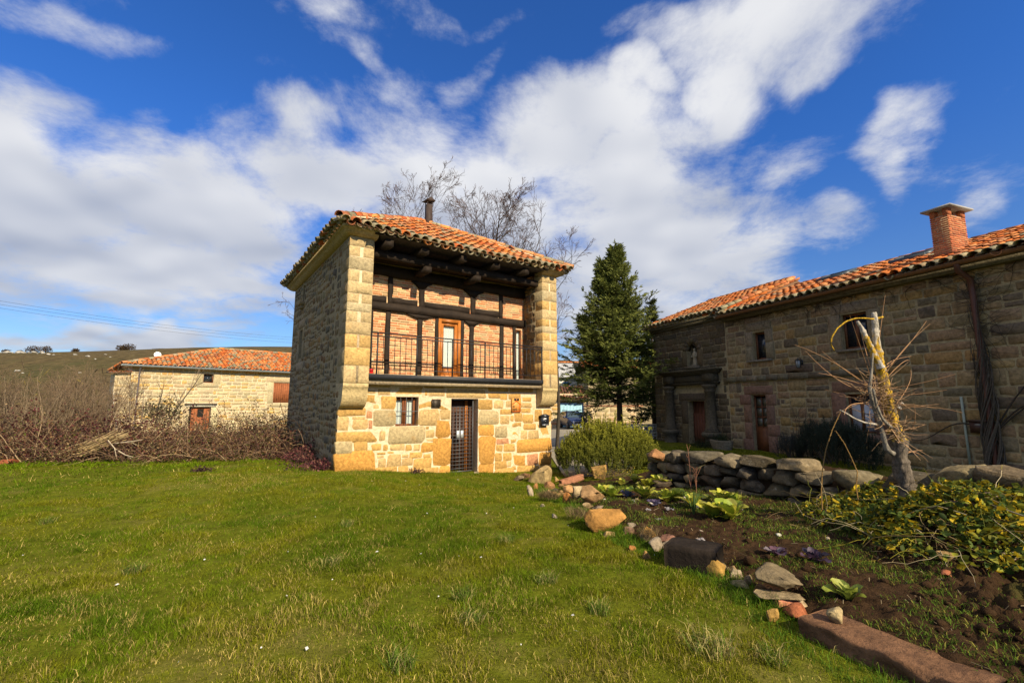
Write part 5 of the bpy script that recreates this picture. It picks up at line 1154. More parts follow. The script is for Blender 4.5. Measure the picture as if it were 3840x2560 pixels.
g = Geo(); box(g, gx0, gx1_, .178, .198, gz0_ - .3, gz0_ + .40); box(g, gx1_ - .12, gx1_ - .01, .17, .177, gz0_, gz1_ - .24); g.build('kick_board', blued, gdr)
tx0, tz1 = vp(165, 540, GY - .4); tx1, tz0 = vp(600, 680, GY - .4)
g = Geo(); g.add([(vp(-260, 0)[0], -.5, tz0), (tx1 + .3, -.5, tz0), (tx1 + .3, 3, tz1 + .3), (vp(-260, 0)[0], 3, tz1 + .3)], [(0, 1, 2, 3)]); grf = g.build('roof', bpy.data.materials['roof_bed'], garg)
al = np.array((0, 3.5, tz1 + .3 - tz0)); ln_ = np.linalg.norm(al); al /= ln_
OLDP = TILE_PAL; TILE_PAL = [(.16, .075, .05), (.19, .085, .05), (.13, .07, .05), (.34, .12, .06)]
tiled_slope(grf, (vp(-260, 0)[0], -.55, tz0), (1, 0, 0), al, np.cross((1., 0, 0), al), tx1 + .3 - vp(-260, 0)[0], ln_, random.Random(8), None, pitch=.3, step=.38, L=.46, nobj=60, m=4, oldrow=0)
TILE_PAL = OLDP
g = Geo(); g.add([(vp(-260, 0)[0], 3, -3), (gx1_ + .25, 3, -3), (gx1_ + .25, 3, az1 + .5), (vp(-260, 0)[0], 3, az1 + .5)], [(3, 2, 1, 0)]); g.add([(gx1_ + .25, 0, -3), (gx1_ + .25, 3, -3), (gx1_ + .25, 3, az1 + 1), (gx1_ + .25, 0, az1 + .3)], [(0, 1, 2, 3)]); g.build('end_wall', M['mortar'], garg)
# low stone yard wall right of the garage
ywl = empty('yard_wall', (0, GY - 4, 0), 0, 'pale ashlar yard wall between the garage and the conifers', 'wall')
yx0, yzt = vp(592, 800, GY - 4); yx1, _ = vp(1460, 800, GY - 4)
g = Geo(); panel(g, FRONT, yx0, yx1, -3, yzt, [], 0, thick=.5); yw_ = g.build('wall_core', M['mortar'], ywl)
lay(yw_, rubble(yx0, yx1, -2.5, yzt, (.3, .42), (.4, .9), .03, rng, (), .05, .0), FRONT, [(.40, .31, .17), (.36, .28, .16), (.44, .34, .19), (.38, .25, .14)], rng, depth=.06, bev=.02, nmax=200)
g = Geo(); box(g, yx0, yx1, -.06, .56, yzt + .002, yzt + .12, (.34, .16, .09)); g.build('coping', M['tile'], ywl)
# white house with fibre roof behind the garage
WY = 58.0
wh = empty('white_house', (0, WY, 0), 0, 'white rendered house with grey sheet roof and blue window behind the garage', 'house')
wx0, wzt = vp(-300, 395, WY); wx1, wzb = vp(700, 560, WY)
g = Geo(); bwn = (vp(275, 0, WY)[0], vp(380, 0, WY)[0], vp(0, 535, WY)[1], vp(0, 440, WY)[1], .2); panel(g, FRONT, wx0, wx1, -3, wzt, [bwn], 0); g.build('wall', mat('white_render', (.72, .68, .60), .9, 3, .12, .2, 20), wh)
g = Geo(); frame_geo(g, *bwn[:4], .12, .05, .15); wo2 = g.build('window', mat('bright_blue_paint', (.04, .28, .55), .5, 5, .1, 0), wh); g = Geo(); box(g, bwn[0] + .1, bwn[1] - .1, .1, .12, bwn[2] + .1, bwn[3] - .1); g.build('pane', M['glass'], wo2)
rz0, rz1 = vp(0, 365, WY - .5)[1], vp(0, 165, WY + 4)[1]; V = []; nn = 90
for i in range(nn + 1):
    x = wx0 + (vp(480, 0, WY)[0] + .0 - wx0) * i / nn; dz = .05 * math.sin(i * 2.2); V += [(x, -.5, rz0 + dz), (x, 4, rz1 + dz)]
g = Geo(); g.add(V, [(2 * i, 2 * i + 2, 2 * i + 3, 2 * i + 1) for i in range(nn)]); whr = g.build('roof', mat('fibre_cement', (.36, .36, .36), .85, 1.2, .25, .2, 15, stain=((.35, .14, .10)), sscale=1.2, sthr=.6), wh)
g = Geo(); 
for i in range(24): tile_geo(g, np.array((wx0 + i * .45, 4.1, rz1 + .12)), np.array((1., 0, 0)), np.array((0, -1., 0)), np.array((0, 0, 1.)), .5, .34, .28, pick(rng, TILE_PAL), True, 5)
g.build('ridge_tiles', M['tile'], whr, kind='stuff')
g = Geo(); g.add([(wx1, 0, -3), (wx1, 8, -3), (wx1, 8, wzt), (wx1, 4, rz1), (wx1, 0, wzt)], None, [(0, 1, 2), (0, 2, 4), (2, 3, 4)]); g.add([(wx0, 8, -3), (wx1, 8, -3), (wx1, 8, wzt), (wx0, 8, wzt)], [(3, 2, 1, 0)]); g.add([(wx0, 4, rz1), (wx1, 4, rz1), (wx1, 8.5, rz0), (wx0, 8.5, rz0)], [(0, 1, 2, 3)]); g.build('end_wall', bpy.data.materials['white_render'], wh)
# tile-roofed house behind the conifers
TY = 50.0
th_ = empty('village_house', (0, TY, 0), 0, 'stone village house with orange tile roof half hidden behind the conifers', 'house')
hx0, hzt = vp(640, 260, TY); hx1, hz1r = vp(1800, 150, TY + 4)
g = Geo(); panel(g, FRONT, hx0, hx1 + 3, -3, hzt, [], 0, thick=8.0); g.build('wall', M['mortar_grey'], th_)
al = np.array((0, 4.5, hz1r - hzt + .2)); ln_ = np.linalg.norm(al); al /= ln_
g = Geo(); g.add([(hx0 - .3, -.5, hzt - .05), (hx1 + 3.3, -.5, hzt - .05), (hx1 + 3.3, 4, hz1r), (hx0 - .3, 4, hz1r), (hx0 - .3, 8.5, hzt), (hx1 + 3.3, 8.5, hzt)], [(0, 1, 2, 3), (3, 2, 5, 4)]); trf = g.build('roof', bpy.data.materials['roof_bed'], th_)
tiled_slope(trf, (hx0 - .3, -.55, hzt - .05), (1, 0, 0), al, np.cross((1., 0, 0), al), hx1 + 3.5 - hx0, ln_, random.Random(9), None, pitch=.36, step=.45, L=.55, nobj=0, m=3, oldrow=0)

# ------------------------------------------------------------------ parked car
cc = ondepth(*zv(432, 1040), 43.0); cy_ = 43.0; czg = float(gz(cc[0], cy_))
car = empty('parked_car', (cc[0], cy_ + .4, czg), math.radians(8), 'dark blue estate car with roof rails parked in front of the blue garage door', 'car')
navy = mat('navy_car_paint', (.018, .028, .07), .25, 3, .05, 0, spec=.6); blkp = mat('black_plastic', (.015, .015, .017), .6, 5, .1, 0); carg = mat('windscreen', (.05, .07, .08), .05, 3, .3, 0, spec=.8)
# cross sections along y (length), front at -y
sec = [(-2.05, .62, .35, .62, .62), (-1.95, .78, .28, .74, .74), (-1.3, .86, .24, .92, .92), (-1.0, .87, .24, .99, 1.0), (-.35, .87, .24, 1.03, 1.50), (.1, .87, .24, 1.04, 1.58), (1.3, .87, .24, 1.04, 1.57), (1.85, .85, .26, 1.03, 1.50), (2.15, .80, .35, 1.0, 1.05)]
V = []
for (y, w, zl, zb, zt) in sec:
    rw_ = .62 if zt > zb + .2 else w * .93
    V += [(-w * .9, y, zl), (-w, y, zl + .2), (-w, y, zb - .12), (-w * .95, y, zb), (-rw_ - .04, y, max(zt - .05, zb + .005)), (-rw_ + .08, y, zt + .01), (0, y, zt + .03), (rw_ - .08, y, zt + .01), (rw_ + .04, y, max(zt - .05, zb + .005)), (w * .95, y, zb), (w, y, zb - .12), (w, y, zl + .2), (w * .9, y, zl)]
k = 13; Q = [(i * k + j, i * k + (j + 1) % k, (i + 1) * k + (j + 1) % k, (i + 1) * k + j) for i in range(len(sec) - 1) for j in range(k)]
g = Geo(); g.add(V, Q, [(0, j + 1, j) for j in range(1, k - 1)] + [((len(sec) - 1) * k, (len(sec) - 1) * k + j, (len(sec) - 1) * k + j + 1) for j in range(1, k - 1)]); g.build('body', navy, car, smooth_=True)
def cp(i, j): return np.array(V[i * k + j])
def quadpatch(nm, a, b, c, d, m, off): n = np.cross(b - a, d - a); n /= np.linalg.norm(n); g = Geo(); g.add([a + n * off, b + n * off, c + n * off, d + n * off], [(0, 1, 2, 3)]); return g.build(nm, m, car)
quadpatch('windscreen', np.array((-.78, -1.0, 1.03)), np.array((.78, -1.0, 1.03)), np.array((.60, -.37, 1.50)), np.array((-.60, -.37, 1.50)), carg, .012)
for s in (-1, 1):
    a = [np.array((s * .865, -.75, 1.06)), np.array((s * .865, 1.75, 1.06)), np.array((s * .67, 1.7, 1.48)), np.array((s * .67, -.3, 1.48))]
    if s < 0: a = [a[1], a[0], a[3], a[2]]
    quadpatch('side_window', *a, carg, .02)
    g = Geo(); box(g, s * .98 - .11, s * .98 + .11, -.75, -.62, .98, 1.14); g.build('wing_mirror', navy, car)
    g = Geo(); tube(g, [(s * .60, -.2, 1.57), (s * .60, -.1, 1.66), (s * .60, 1.4, 1.66), (s * .60, 1.5, 1.57)], .022, 6); g.build('roof_rail', blkp, car)
    g = Geo(); g.add([(s * .45, -2.0, .60), (s * .74, -1.9, .62), (s * .74, -1.88, .76), (s * .45, -1.98, .74)], [(0, 1, 2, 3) if s > 0 else (3, 2, 1, 0)]); g.build('headlight', mat('headlight_glass', (.6, .62, .65), .1, 5, .1, 0, spec=.7) if s < 0 else bpy.data.materials['headlight_glass'], car)
    for y in (-1.3, 1.3):
        g = Geo(); lathe(g, [(.2, -.1), (.31, -.1), (.33, -.05), (.33, .05), (.31, .1), (.2, .1)], 0, 0, 16); o = g.build('wheel', blkp, car); o.location = (s * .80, y, .33); o.rotation_euler = (0, math.pi / 2, 0)
        g = Geo(); lathe(g, [(.02, -.03), (.2, -.04), (.21, .04), (.02, .03)], 0, 0, 10); o2 = g.build('rim', M['grey_iron'], o); o2.location = (0, 0, s * .08)
g = Geo(); box(g, -.25, .25, -2.07, -2.03, .40, .51); g.build('number_plate', cm('plate_white', (.75, .75, .72)), car); g = Geo(); box(g, -.42, .42, -2.075, -1.98, .56, .68); g.build('grille', blkp, car)
# lattice fence of pale cast blocks
fen_m = mat('pale_cast_block', (.62, .58, .50), .9, 8, .15, .2, 40)
def lattice_panel(g, x0, z0, s, d=.08):
    box(g, x0, x0 + s, 0, d, z0, z0 + .05 * s / .4); box(g, x0, x0 + s, 0, d, z0 + s - .05 * s / .4, z0 + s); box(g, x0, x0 + .04, .002, d - .002, z0, z0 + s); box(g, x0 + s - .04, x0 + s, .002, d - .002, z0, z0 + s)
    c = np.array((x0 + s / 2, d / 2, z0 + s / 2))
    for dx, dz in ((1, 1), (1, -1)):
        beam(g, c - np.array((dx, 0, dz)) * s * .47, c + np.array((dx, 0, dz)) * s * .47, d - .01, .05, up=(0, 1, 0))
    lathe_pts = [c + np.array((math.cos(a), 0, math.sin(a))) * s * .2 for a in np.arange(9) * math.pi / 4]; tube(g, lathe_pts, .03, 5)
fy = 21.5
fx0 = ondepth(*zv(820, 1060), fy)[0]; fx1 = ondepth(*zv(1690, 1060), fy)[0]; fz = ondepth(*zv(1600, 1055), fy)[2]; s_ = .40
fence = empty('block_fence', ((fx0 + fx1) / 2, fy, 0), 0, 'low fence of white pierced concrete blocks beside the long house corner', 'fence')
nfe = int((fx1 - fx0) / s_)
for i in range(nfe):
    for j in (0, 1):
        g = Geo(); xx = fx1 - (i + 1) * s_ - (fx0 + fx1) / 2; lattice_panel(g, xx + .003, fz - s_ * (j + 1) + .003, s_ - .006); g.build('pierced_block', fen_m, fence, org=(xx + s_ / 2, 0, fz - s_ * (j + .5)))
g = Geo(); box(g, -(fx1 - fx0) / 2, (fx1 - fx0) / 2, .0, .1, -1.0, fz - 2 * s_, (.3, .25, .18)); g.build('footing', M['sandstone'], fence)
# power lines
pw = mat('cable', (.03, .03, .035), .7, 3, .1, 0)
for i, (pa, pb) in enumerate((((-120, 1108), (1150, 1268)), ((-120, 1122), (1150, 1276)), ((-120, 1136), (1150, 1288)))):
    a = ondepth(*pa, 26.0 + i * .4); b = ondepth(*pb, 44.0 + i * .4); pts = [a + (b - a) * t + np.array((0, 0, -1.0 * 4 * t * (1 - t) * .35)) for t in np.linspace(-.3, 1.4, 24)]
    g = Geo(); tube(g, pts, .007, 4); o = g.build('power_line', pw); tag(o, 'thin overhead power cable crossing the sky above the barn', 'cable', 'overhead power cables')
for (px_, py2, dp) in ((-120, 1108, 26.0), (1150, 1268, 44.0)): pass
# ================================================================== VEGETATION helpers
M['leaf'] = mat('leaf', None, .65, 4, .2, 0, spec=.15, trans=.28)
M['twig'] = mat('twig', None, .85, 8, .25, 0, spec=.15)
M['bark'] = mat('bark', None, .9, 20, .4, .7, 40, .1)
def unit(v): return v / (np.linalg.norm(v, axis=-1, keepdims=True) + 1e-9)
def leaves(g, P, D, L, Wd, C, rs, curl=.0):
    n = len(P); D = unit(D); R = unit(rs.randn(n, 3)); S = unit(np.cross(D, R)); N = np.cross(S, D); l = np.asarray(L).reshape(-1, 1); w = np.asarray(Wd).reshape(-1, 1)
    m = P + D * l * .5 + N * l * curl
    V = np.stack([P, m + S * w / 2, P + D * l, m - S * w / 2], 1).reshape(-1, 3); k = np.arange(n)[:, None] * 4
    g.add(V, k + np.array([0, 1, 2, 3]), None, np.repeat(C, 4, axis=0))
def leaves2(g, P, D, L, Wd, C, rs, fold=.16):
    n = len(P); D = unit(D); S = unit(np.cross(D, unit(rs.randn(n, 3)))); N = np.cross(S, D); l = np.asarray(L).reshape(-1, 1); w = np.asarray(Wd).reshape(-1, 1) / 2; up = N * w * fold * 2
    V = np.stack([P, P + D * l * .28 + S * w * .92 + up, P + D * l * .68 + S * w * .78 + up, P + D * l - N * l * .08, P + D * l * .68 - S * w * .78 + up, P + D * l * .28 - S * w * .92 + up], 1).reshape(-1, 3); k = np.arange(n)[:, None] * 6
    g.add(V, np.concatenate([k + np.array([0, 1, 2, 3]), k + np.array([0, 3, 4, 5])]), None, np.repeat(C, 6, axis=0))
def rot_about(d, ang, az, rs):
    a = np.array([0, 0, 1.0]) if abs(d[2]) < .9 else np.array([1.0, 0, 0]); s = np.cross(d, a); s /= np.linalg.norm(s); u = np.cross(s, d)
    return d * math.cos(ang) + (s * math.cos(az) + u * math.sin(az)) * math.sin(ang)
def grow(g, p, d, L, r, lev, cfg, rs, tips=None):
    n = cfg['seg'][lev]; pts = [p]; q = np.array(p, float); d = d / np.linalg.norm(d); wob = cfg['wob'][lev]; tr = cfg['trop'][lev]; dirs = []
    for i in range(n):
        d = d + rs.randn(3) * wob + np.array([0, 0, tr]); d /= np.linalg.norm(d); q = q + d * L / n; pts.append(q); dirs.append(d)
    rad = r * (1 - np.linspace(0, 1, n + 1) * cfg['taper'][lev]); rad = np.maximum(rad, cfg['rmin']); c = cfg['col'][min(lev, len(cfg['col']) - 1)]
    tube(g, pts, rad, cfg['sides'][lev], np.array(c) * (.75 + .5 * rs.rand()))
    if tips is not None and lev == len(cfg['seg']) - 1: tips.append((pts[-1], dirs[-1]))
    if lev + 1 < len(cfg['seg']):
        for k in range(int(cfg['kids'][lev] * (.75 + .5 * rs.rand()))):
            t = cfg['from'][lev] + (1 - cfg['from'][lev]) * rs.rand(); i = min(int(t * n), n - 1); f = t * n - i; pp = np.array(pts[i]) * (1 - f) + np.array(pts[i + 1]) * f
            ang = math.radians(cfg['ang'][lev] * (.6 + .8 * rs.rand())); dd = rot_about(dirs[i], ang, rs.rand() * 6.283, rs)
            grow(g, pp, dd, L * cfg['lr'][lev] * (.6 + .7 * rs.rand()) * (1.1 - .45 * t), rad[i] * cfg['rr'][lev], lev + 1, cfg, rs, tips)
GREY = [(.055, .045, .035), (.06, .048, .036), (.07, .05, .038), (.08, .052, .042), (.095, .058, .048)]

# ------------------------------------------------------------------ bare trees behind the tower house
def bare_tree(px, pytop, depth, seed, label, lean=(0, 0), kids=(13, 8, 6, 5), h0=.3, r0=.13):
    b = ondepth(px, 1512, depth); zg = float(gz(b[0], depth)); top = ondepth(px, pytop, depth); H = top[2] - zg
    rs = np.random.RandomState(seed); t = empty('bare_tree', (b[0], depth, zg), 0, label, 'tree', 'leafless trees behind the tower house')
    gt = Geo(); cfg = dict(seg=[8, 6, 5, 4, 3], wob=[.05, .10, .13, .15, .16], trop=[.05, .07, .05, .04, .03], taper=[.8, .8, .75, .6, .4], rmin=.0062, sides=[8, 5, 4, 3, 3], kids=kids, ang=[42, 40, 38, 38], lr=[.52, .50, .50, .50], rr=[.62, .62, .65, .7], col=GREY)
    cfg['from'] = [h0, .25, .2, .15]
    crown = Geo(); trunk = Geo()
    n = 9; pts = [np.array((0, 0, -.2))]; d = np.array((lean[0], lean[1], 1.0)); q = pts[0]; dirs = []
    for i in range(n): d = unit(d + rs.randn(3) * .05 + np.array([0, 0, .05])); q = q + d * (H * .74 + .2) / n; pts.append(q); dirs.append(d)
    rad = r0 * (1 - np.linspace(0, 1, n + 1) * .88); tube(trunk, pts, rad, 8, np.array(GREY[0])); trunk.build('trunk', M['bark'], t)
    for k in range(kids[0]):
        tt = h0 + (1 - h0) * (k + rs.rand()) / kids[0]; i = min(int(tt * n), n - 1); f = tt * n - i; pp = pts[i] * (1 - f) + pts[i + 1] * f
        dd = rot_about(dirs[i], math.radians(30 + 22 * rs.rand()), rs.rand() * 6.283, rs); grow(crown, pp, dd, H * .33 * (1.15 - .6 * tt) * (.7 + .5 * rs.rand()), rad[i] * .62, 1, cfg, rs)
    crown.build('crown', M['twig'], t)
bare_tree(1855, 520, 21.5, 4, 'tall leafless tree with upright fan of branches, right of the stove pipe', (.0, 0), (20, 9, 7, 4), .3, .17)
bare_tree(1700, 655, 23.5, 12, 'slim leafless tree rising just behind the roof beside the fan-shaped tree', (.02, 0), (11, 7, 5, 4), .35, .09)
bare_tree(1530, 590, 24.0, 7, 'leafless tree with pale spreading twigs behind the stove pipe', (-.05, 0), (14, 8, 6, 5), .35, .11)
bare_tree(2085, 740, 20.0, 9, 'short leafless tree with arching branches over the far roof corner', (.06, 0), (10, 7, 5, 4), .35, .09)
bare_tree(1175, 850, 24.0, 15, 'small leafless treetop showing past the eaves above the shaded side wall', (-.0, 0), (6, 6, 4, 3), .5, .07)

# ------------------------------------------------------------------ conifers
def conifer(px, ytop, depth, seed, label, Rmax, H_low=1.1, second=True, n_l=300, dark=1.0):
    b = ondepth(px, 1512, depth); zg = float(gz(b[0], depth)); H = ondepth(px, ytop, depth)[2] - zg; rs = np.random.RandomState(seed)
    t = empty('cypress_tree', (b[0], depth, zg), 0, label, 'tree', 'conifers by the long house'); tr = Geo(); f = Geo()
    lead = [(np.array((0, 0, -.2)), np.array((.05, 0, H * .97)), 1.0)]
    if second: lead.append((np.array((-.15, .1, H * .35)), np.array((-.65, .15, H * .90)), .7)); lead.append((np.array((-.2, -.1, 1.6)), np.array((-1.75, -.2, H * .60)), .42))
    for a, b_, s in lead: tube(tr, [a, a * .6 + b_ * .4, b_], [.16 * s, .10 * s, .015], 8, (.075, .05, .035))
    tr.build('trunk', M['bark'], t)
    for a, top, s in lead:
        hh = np.linalg.norm(top - a); nl = int(n_l * s * (1 if s == 1 else .75))
        for k in range(nl):
            u = rs.rand() ** .85; 
            if s == 1 and a[2] + u * hh < H_low * .95: continue
            p = a + (top - a) * u; frac = 1 - u if s < 1 else 1 - (p[2] - H_low) / (H - H_low)
            R = Rmax * s * (.05 + .95 * max(frac, 0) ** 1.2) * (.5 + .5 * rs.rand()) * (1.4 if rs.rand() < .14 else 1.0); az = rs.rand() * 6.283; rise = math.radians(46 - 42 * frac + 9 * rs.randn())
            d = np.array((math.cos(az) * math.cos(rise), math.sin(az) * math.cos(rise), math.sin(rise))); n = 6; pts = [p]; q = p
            for i in range(n): d = unit(d + np.array((0, 0, .09 if i > 2 else -.03)) + rs.randn(3) * .05); q = q + d * R / n; pts.append(q)
            pts = np.array(pts); tube(f, pts, np.linspace(.018, .004, n + 1), 3, (.06, .045, .03))
            m = max(5, int(20 * R / Rmax + 5)); tt = .22 + .78 * rs.rand(m) ** .8; idx = np.minimum((tt * n).astype(int), n - 1); fr = (tt * n - idx)[:, None]; base = pts[idx] * (1 - fr) + pts[idx + 1] * fr; ax = unit(pts[idx + 1] - pts[idx])
            side = unit(np.cross(ax, np.array([0, 0, 1.0]))) * (rs.choice([-1, 1], m)[:, None]); sd_ = unit(ax * .75 + side * .7 + np.array([0, 0, -.12]) + rs.randn(m, 3) * .18); sl = (.16 + .26 * rs.rand(m)) * (.6 + .7 * (1 - tt)) * (.9 + .6 * R / Rmax)
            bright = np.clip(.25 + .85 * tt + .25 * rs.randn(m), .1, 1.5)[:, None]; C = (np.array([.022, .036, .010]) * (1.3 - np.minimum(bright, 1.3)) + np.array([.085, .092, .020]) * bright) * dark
            for j in range(9):
                o = base + sd_ * (sl * j / 9)[:, None]; dd = unit(sd_ + unit(np.cross(sd_, ax)) * .25 * rs.randn(m, 1) + ax * (.35 * (-1) ** j) + rs.randn(m, 3) * .16); leaves(f, o, dd, .10 + .09 * rs.rand(m), .028 + .022 * rs.rand(m), C * (.7 + .6 * rs.rand(m, 1)), rs)
    f.build('crown', M['leaf'], t)
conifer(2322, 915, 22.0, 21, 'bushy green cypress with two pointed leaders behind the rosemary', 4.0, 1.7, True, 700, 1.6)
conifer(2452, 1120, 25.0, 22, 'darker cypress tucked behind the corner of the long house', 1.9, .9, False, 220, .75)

# ------------------------------------------------------------------ rosemary
def shrub(nm, c, rx, ry, h, n, label, cat, seed, colA, colB, needle=(.018, .03), stem=(.18, .42), nn=26, leafw=.005, group=None, upright=.8, dens_top=1.0):
    rs = np.random.RandomState(seed); zg = float(gz(c[0], c[1])); t = empty(nm, (c[0], c[1], zg), 0, label, cat, group); st = Geo(); f = Geo()
    for k in range(n):
        a = rs.rand() * 6.283; r = math.sqrt(rs.rand()); x, y = r * math.cos(a) * rx, r * math.sin(a) * ry; dome = math.sqrt(max(0, 1 - r * r * .92)) ; lump = .55 + .85 * float(fbm(x * 2.1 + seed, y * 2.1 + 3, 2)); top = h * (.30 + .70 * dome) * lump * (1 + (.22 * rs.rand() if rs.rand() < .12 else 0))
        L = stem[0] + (stem[1] - stem[0]) * rs.rand(); z0 = max(0.0, top - L - abs(rs.randn()) * .12 * h); d = unit(np.array((x / rx * .55 * (1.3 - upright), y / ry * .55 * (1.3 - upright), 1.0)) + rs.randn(3) * .22); p = np.array((x, y, z0)); pts = [p, p + d * L * .5 + rs.randn(3) * .01, p + unit(d + np.array((0, 0, .3))) * L]
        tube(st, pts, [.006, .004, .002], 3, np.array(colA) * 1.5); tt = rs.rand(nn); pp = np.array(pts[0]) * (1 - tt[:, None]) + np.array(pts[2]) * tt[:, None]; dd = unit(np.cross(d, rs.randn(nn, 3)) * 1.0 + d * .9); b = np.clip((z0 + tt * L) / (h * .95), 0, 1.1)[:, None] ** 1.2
        leaves(f, pp, dd, needle[0] + (needle[1] - needle[0]) * rs.rand(nn), np.full(nn, leafw), (np.array(colA) * (1 - b) + np.array(colB) * b) * (.6 + .8 * rs.rand(nn, 1)) * (.8 + .4 * rs.rand()), rs)
    for k in range(10): a = rs.rand() * 6.28; tube(st, [(0.3 * rx * math.cos(a), .3 * ry * math.sin(a), -.05), (.55 * rx * math.cos(a), .55 * ry * math.sin(a), h * .3), (.8 * rx * math.cos(a), .8 * ry * math.sin(a), h * .55)], [.03, .02, .01], 5, (.09, .07, .05))
    st.build('stems', M['twig'], t); f.build('foliage', M['leaf'], t); return t
b_ = onz(2290, 1745, -.02)
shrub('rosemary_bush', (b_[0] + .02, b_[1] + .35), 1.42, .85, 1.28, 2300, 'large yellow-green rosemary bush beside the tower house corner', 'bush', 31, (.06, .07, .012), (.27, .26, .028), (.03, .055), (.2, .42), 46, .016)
q = hw(3.0, -.75, 0); shrub('lavender_bush', q[:2], .65, 1.25, 1.05, 900, 'dark grey-green bush in the shade under the long house window', 'bush', 33, (.02, .026, .016), (.045, .058, .040), (.03, .06), (.2, .45), 24, .012)
q = hw(1.75, -.65, 0); shrub('lavender_bush', q[:2], .42, .5, .66, 260, 'small silvery bush in the shade by the glazed door', 'bush', 34, (.03, .032, .028), (.075, .080, .072), (.03, .05), (.15, .35), 24, .010)
# bare climbing rose against the wall
q = hw(1.55, -.25, 0); t = empty('climbing_rose', (q[0], q[1], float(gz(q[0], q[1]))), HRZ, 'thin bare rose stems climbing the wall between door and window', 'plant'); g = Geo(); rs = np.random.RandomState(3)
for k in range(5):
    p = np.array((rs.uniform(-.15, .15), 0, -.05)); pts = [p]; d = np.array((rs.uniform(-.35, .35), 0, 1.0))
    for i in range(9): d = unit(d + rs.randn(3) * np.array((.25, .05, .1)) + np.array((0, 0, .1))); p = p + d * .19; pts.append(p)
    tube(g, pts, np.linspace(.011, .004, 10), 4, (.075, .05, .035))
    for i in range(3, 9): tube(g, [pts[i], pts[i] + unit(rs.randn(3) * np.array((1, .3, .6))) * .14], .004, 3, (.075, .05, .035))
g.build('stems', M['twig'], t)
# woody creeper wrapped round the downspout
t = empty('woody_creeper', hw(5.86, -.1, .1), HRZ, 'leafless woody creeper twisting round the drainpipe of the long house', 'plant'); g = Geo(); rs = np.random.RandomState(8)
for k in range(26):
    ph = rs.rand() * 6.28; fq = rs.uniform(1.2, 3.0); rr = rs.uniform(.06, .16); zt = rs.uniform(1.5, 4.3); z = np.linspace(-.1, zt, 30); w = rr * (1 - .3 * z / 4.4)
    pts = np.stack([np.cos(ph + fq * z) * w + .04 * np.sin(z * 3 + ph), np.sin(ph + fq * z) * w * .45 - .01, z], -1); tube(g, pts, np.linspace(rs.uniform(.010, .026), .005, 30), 4, np.array((.085, .07, .055)) * rs.uniform(.6, 1.4))
for k in range(60):
    z = rs.uniform(2.6, 4.35); p = np.array((rs.uniform(-.1, .1), -.02, z)); d = unit(np.array((rs.randn(), 0, rs.uniform(-.7, .6)))); pts = [p]
    for i in range(6): d = unit(d + rs.randn(3) * np.array((.3, .0, .3))); p = p + d * rs.uniform(.05, .16); p[1] = .045; p[2] = min(p[2], 4.38); pts.append(p)
    tube(g, pts, np.linspace(.006, .003, 7), 3, (.06, .048, .038))
for (x1, z1_) in ((1.6, 2.05), (2.4, 2.5), (-1.5, .9), (1.9, 3.4)):
    pts = [np.array((x1 * u, .03, .9 + (z1_ - .9) * u + .22 * math.sin(u * 5))) for u in np.linspace(0, 1, 14)]; tube(g, pts, np.linspace(.018, .006, 14), 4, (.05, .04, .033))
g.build('stems', M['bark'], t)
# thin creeper strands under the eaves of the long house
t = empty('creeper_strands', hw(2.0, -.03, 4.3), HRZ, 'dark thin creeper strands hanging under the long house eaves', 'plant'); g = Geo()
for k in range(90):
    x = rs.uniform(-3.2, 6.6); p = np.array((x, 0.0, .2 + .03 * rs.randn())); d = np.array((rs.choice([-1, 1]), 0, rs.uniform(-.5, .1))); pts = [p]
    for i in range(8): d = unit(d + rs.randn(3) * np.array((.4, 0, .45)) + np.array((0, 0, -.05))); p = p + d * rs.uniform(.04, .13); p[2] = min(p[2], .23); pts.append(p)
    tube(g, pts, np.linspace(.006, .0025, 9), 3, (.035, .03, .022))
g.build('stems', M['twig'], t, kind='stuff')

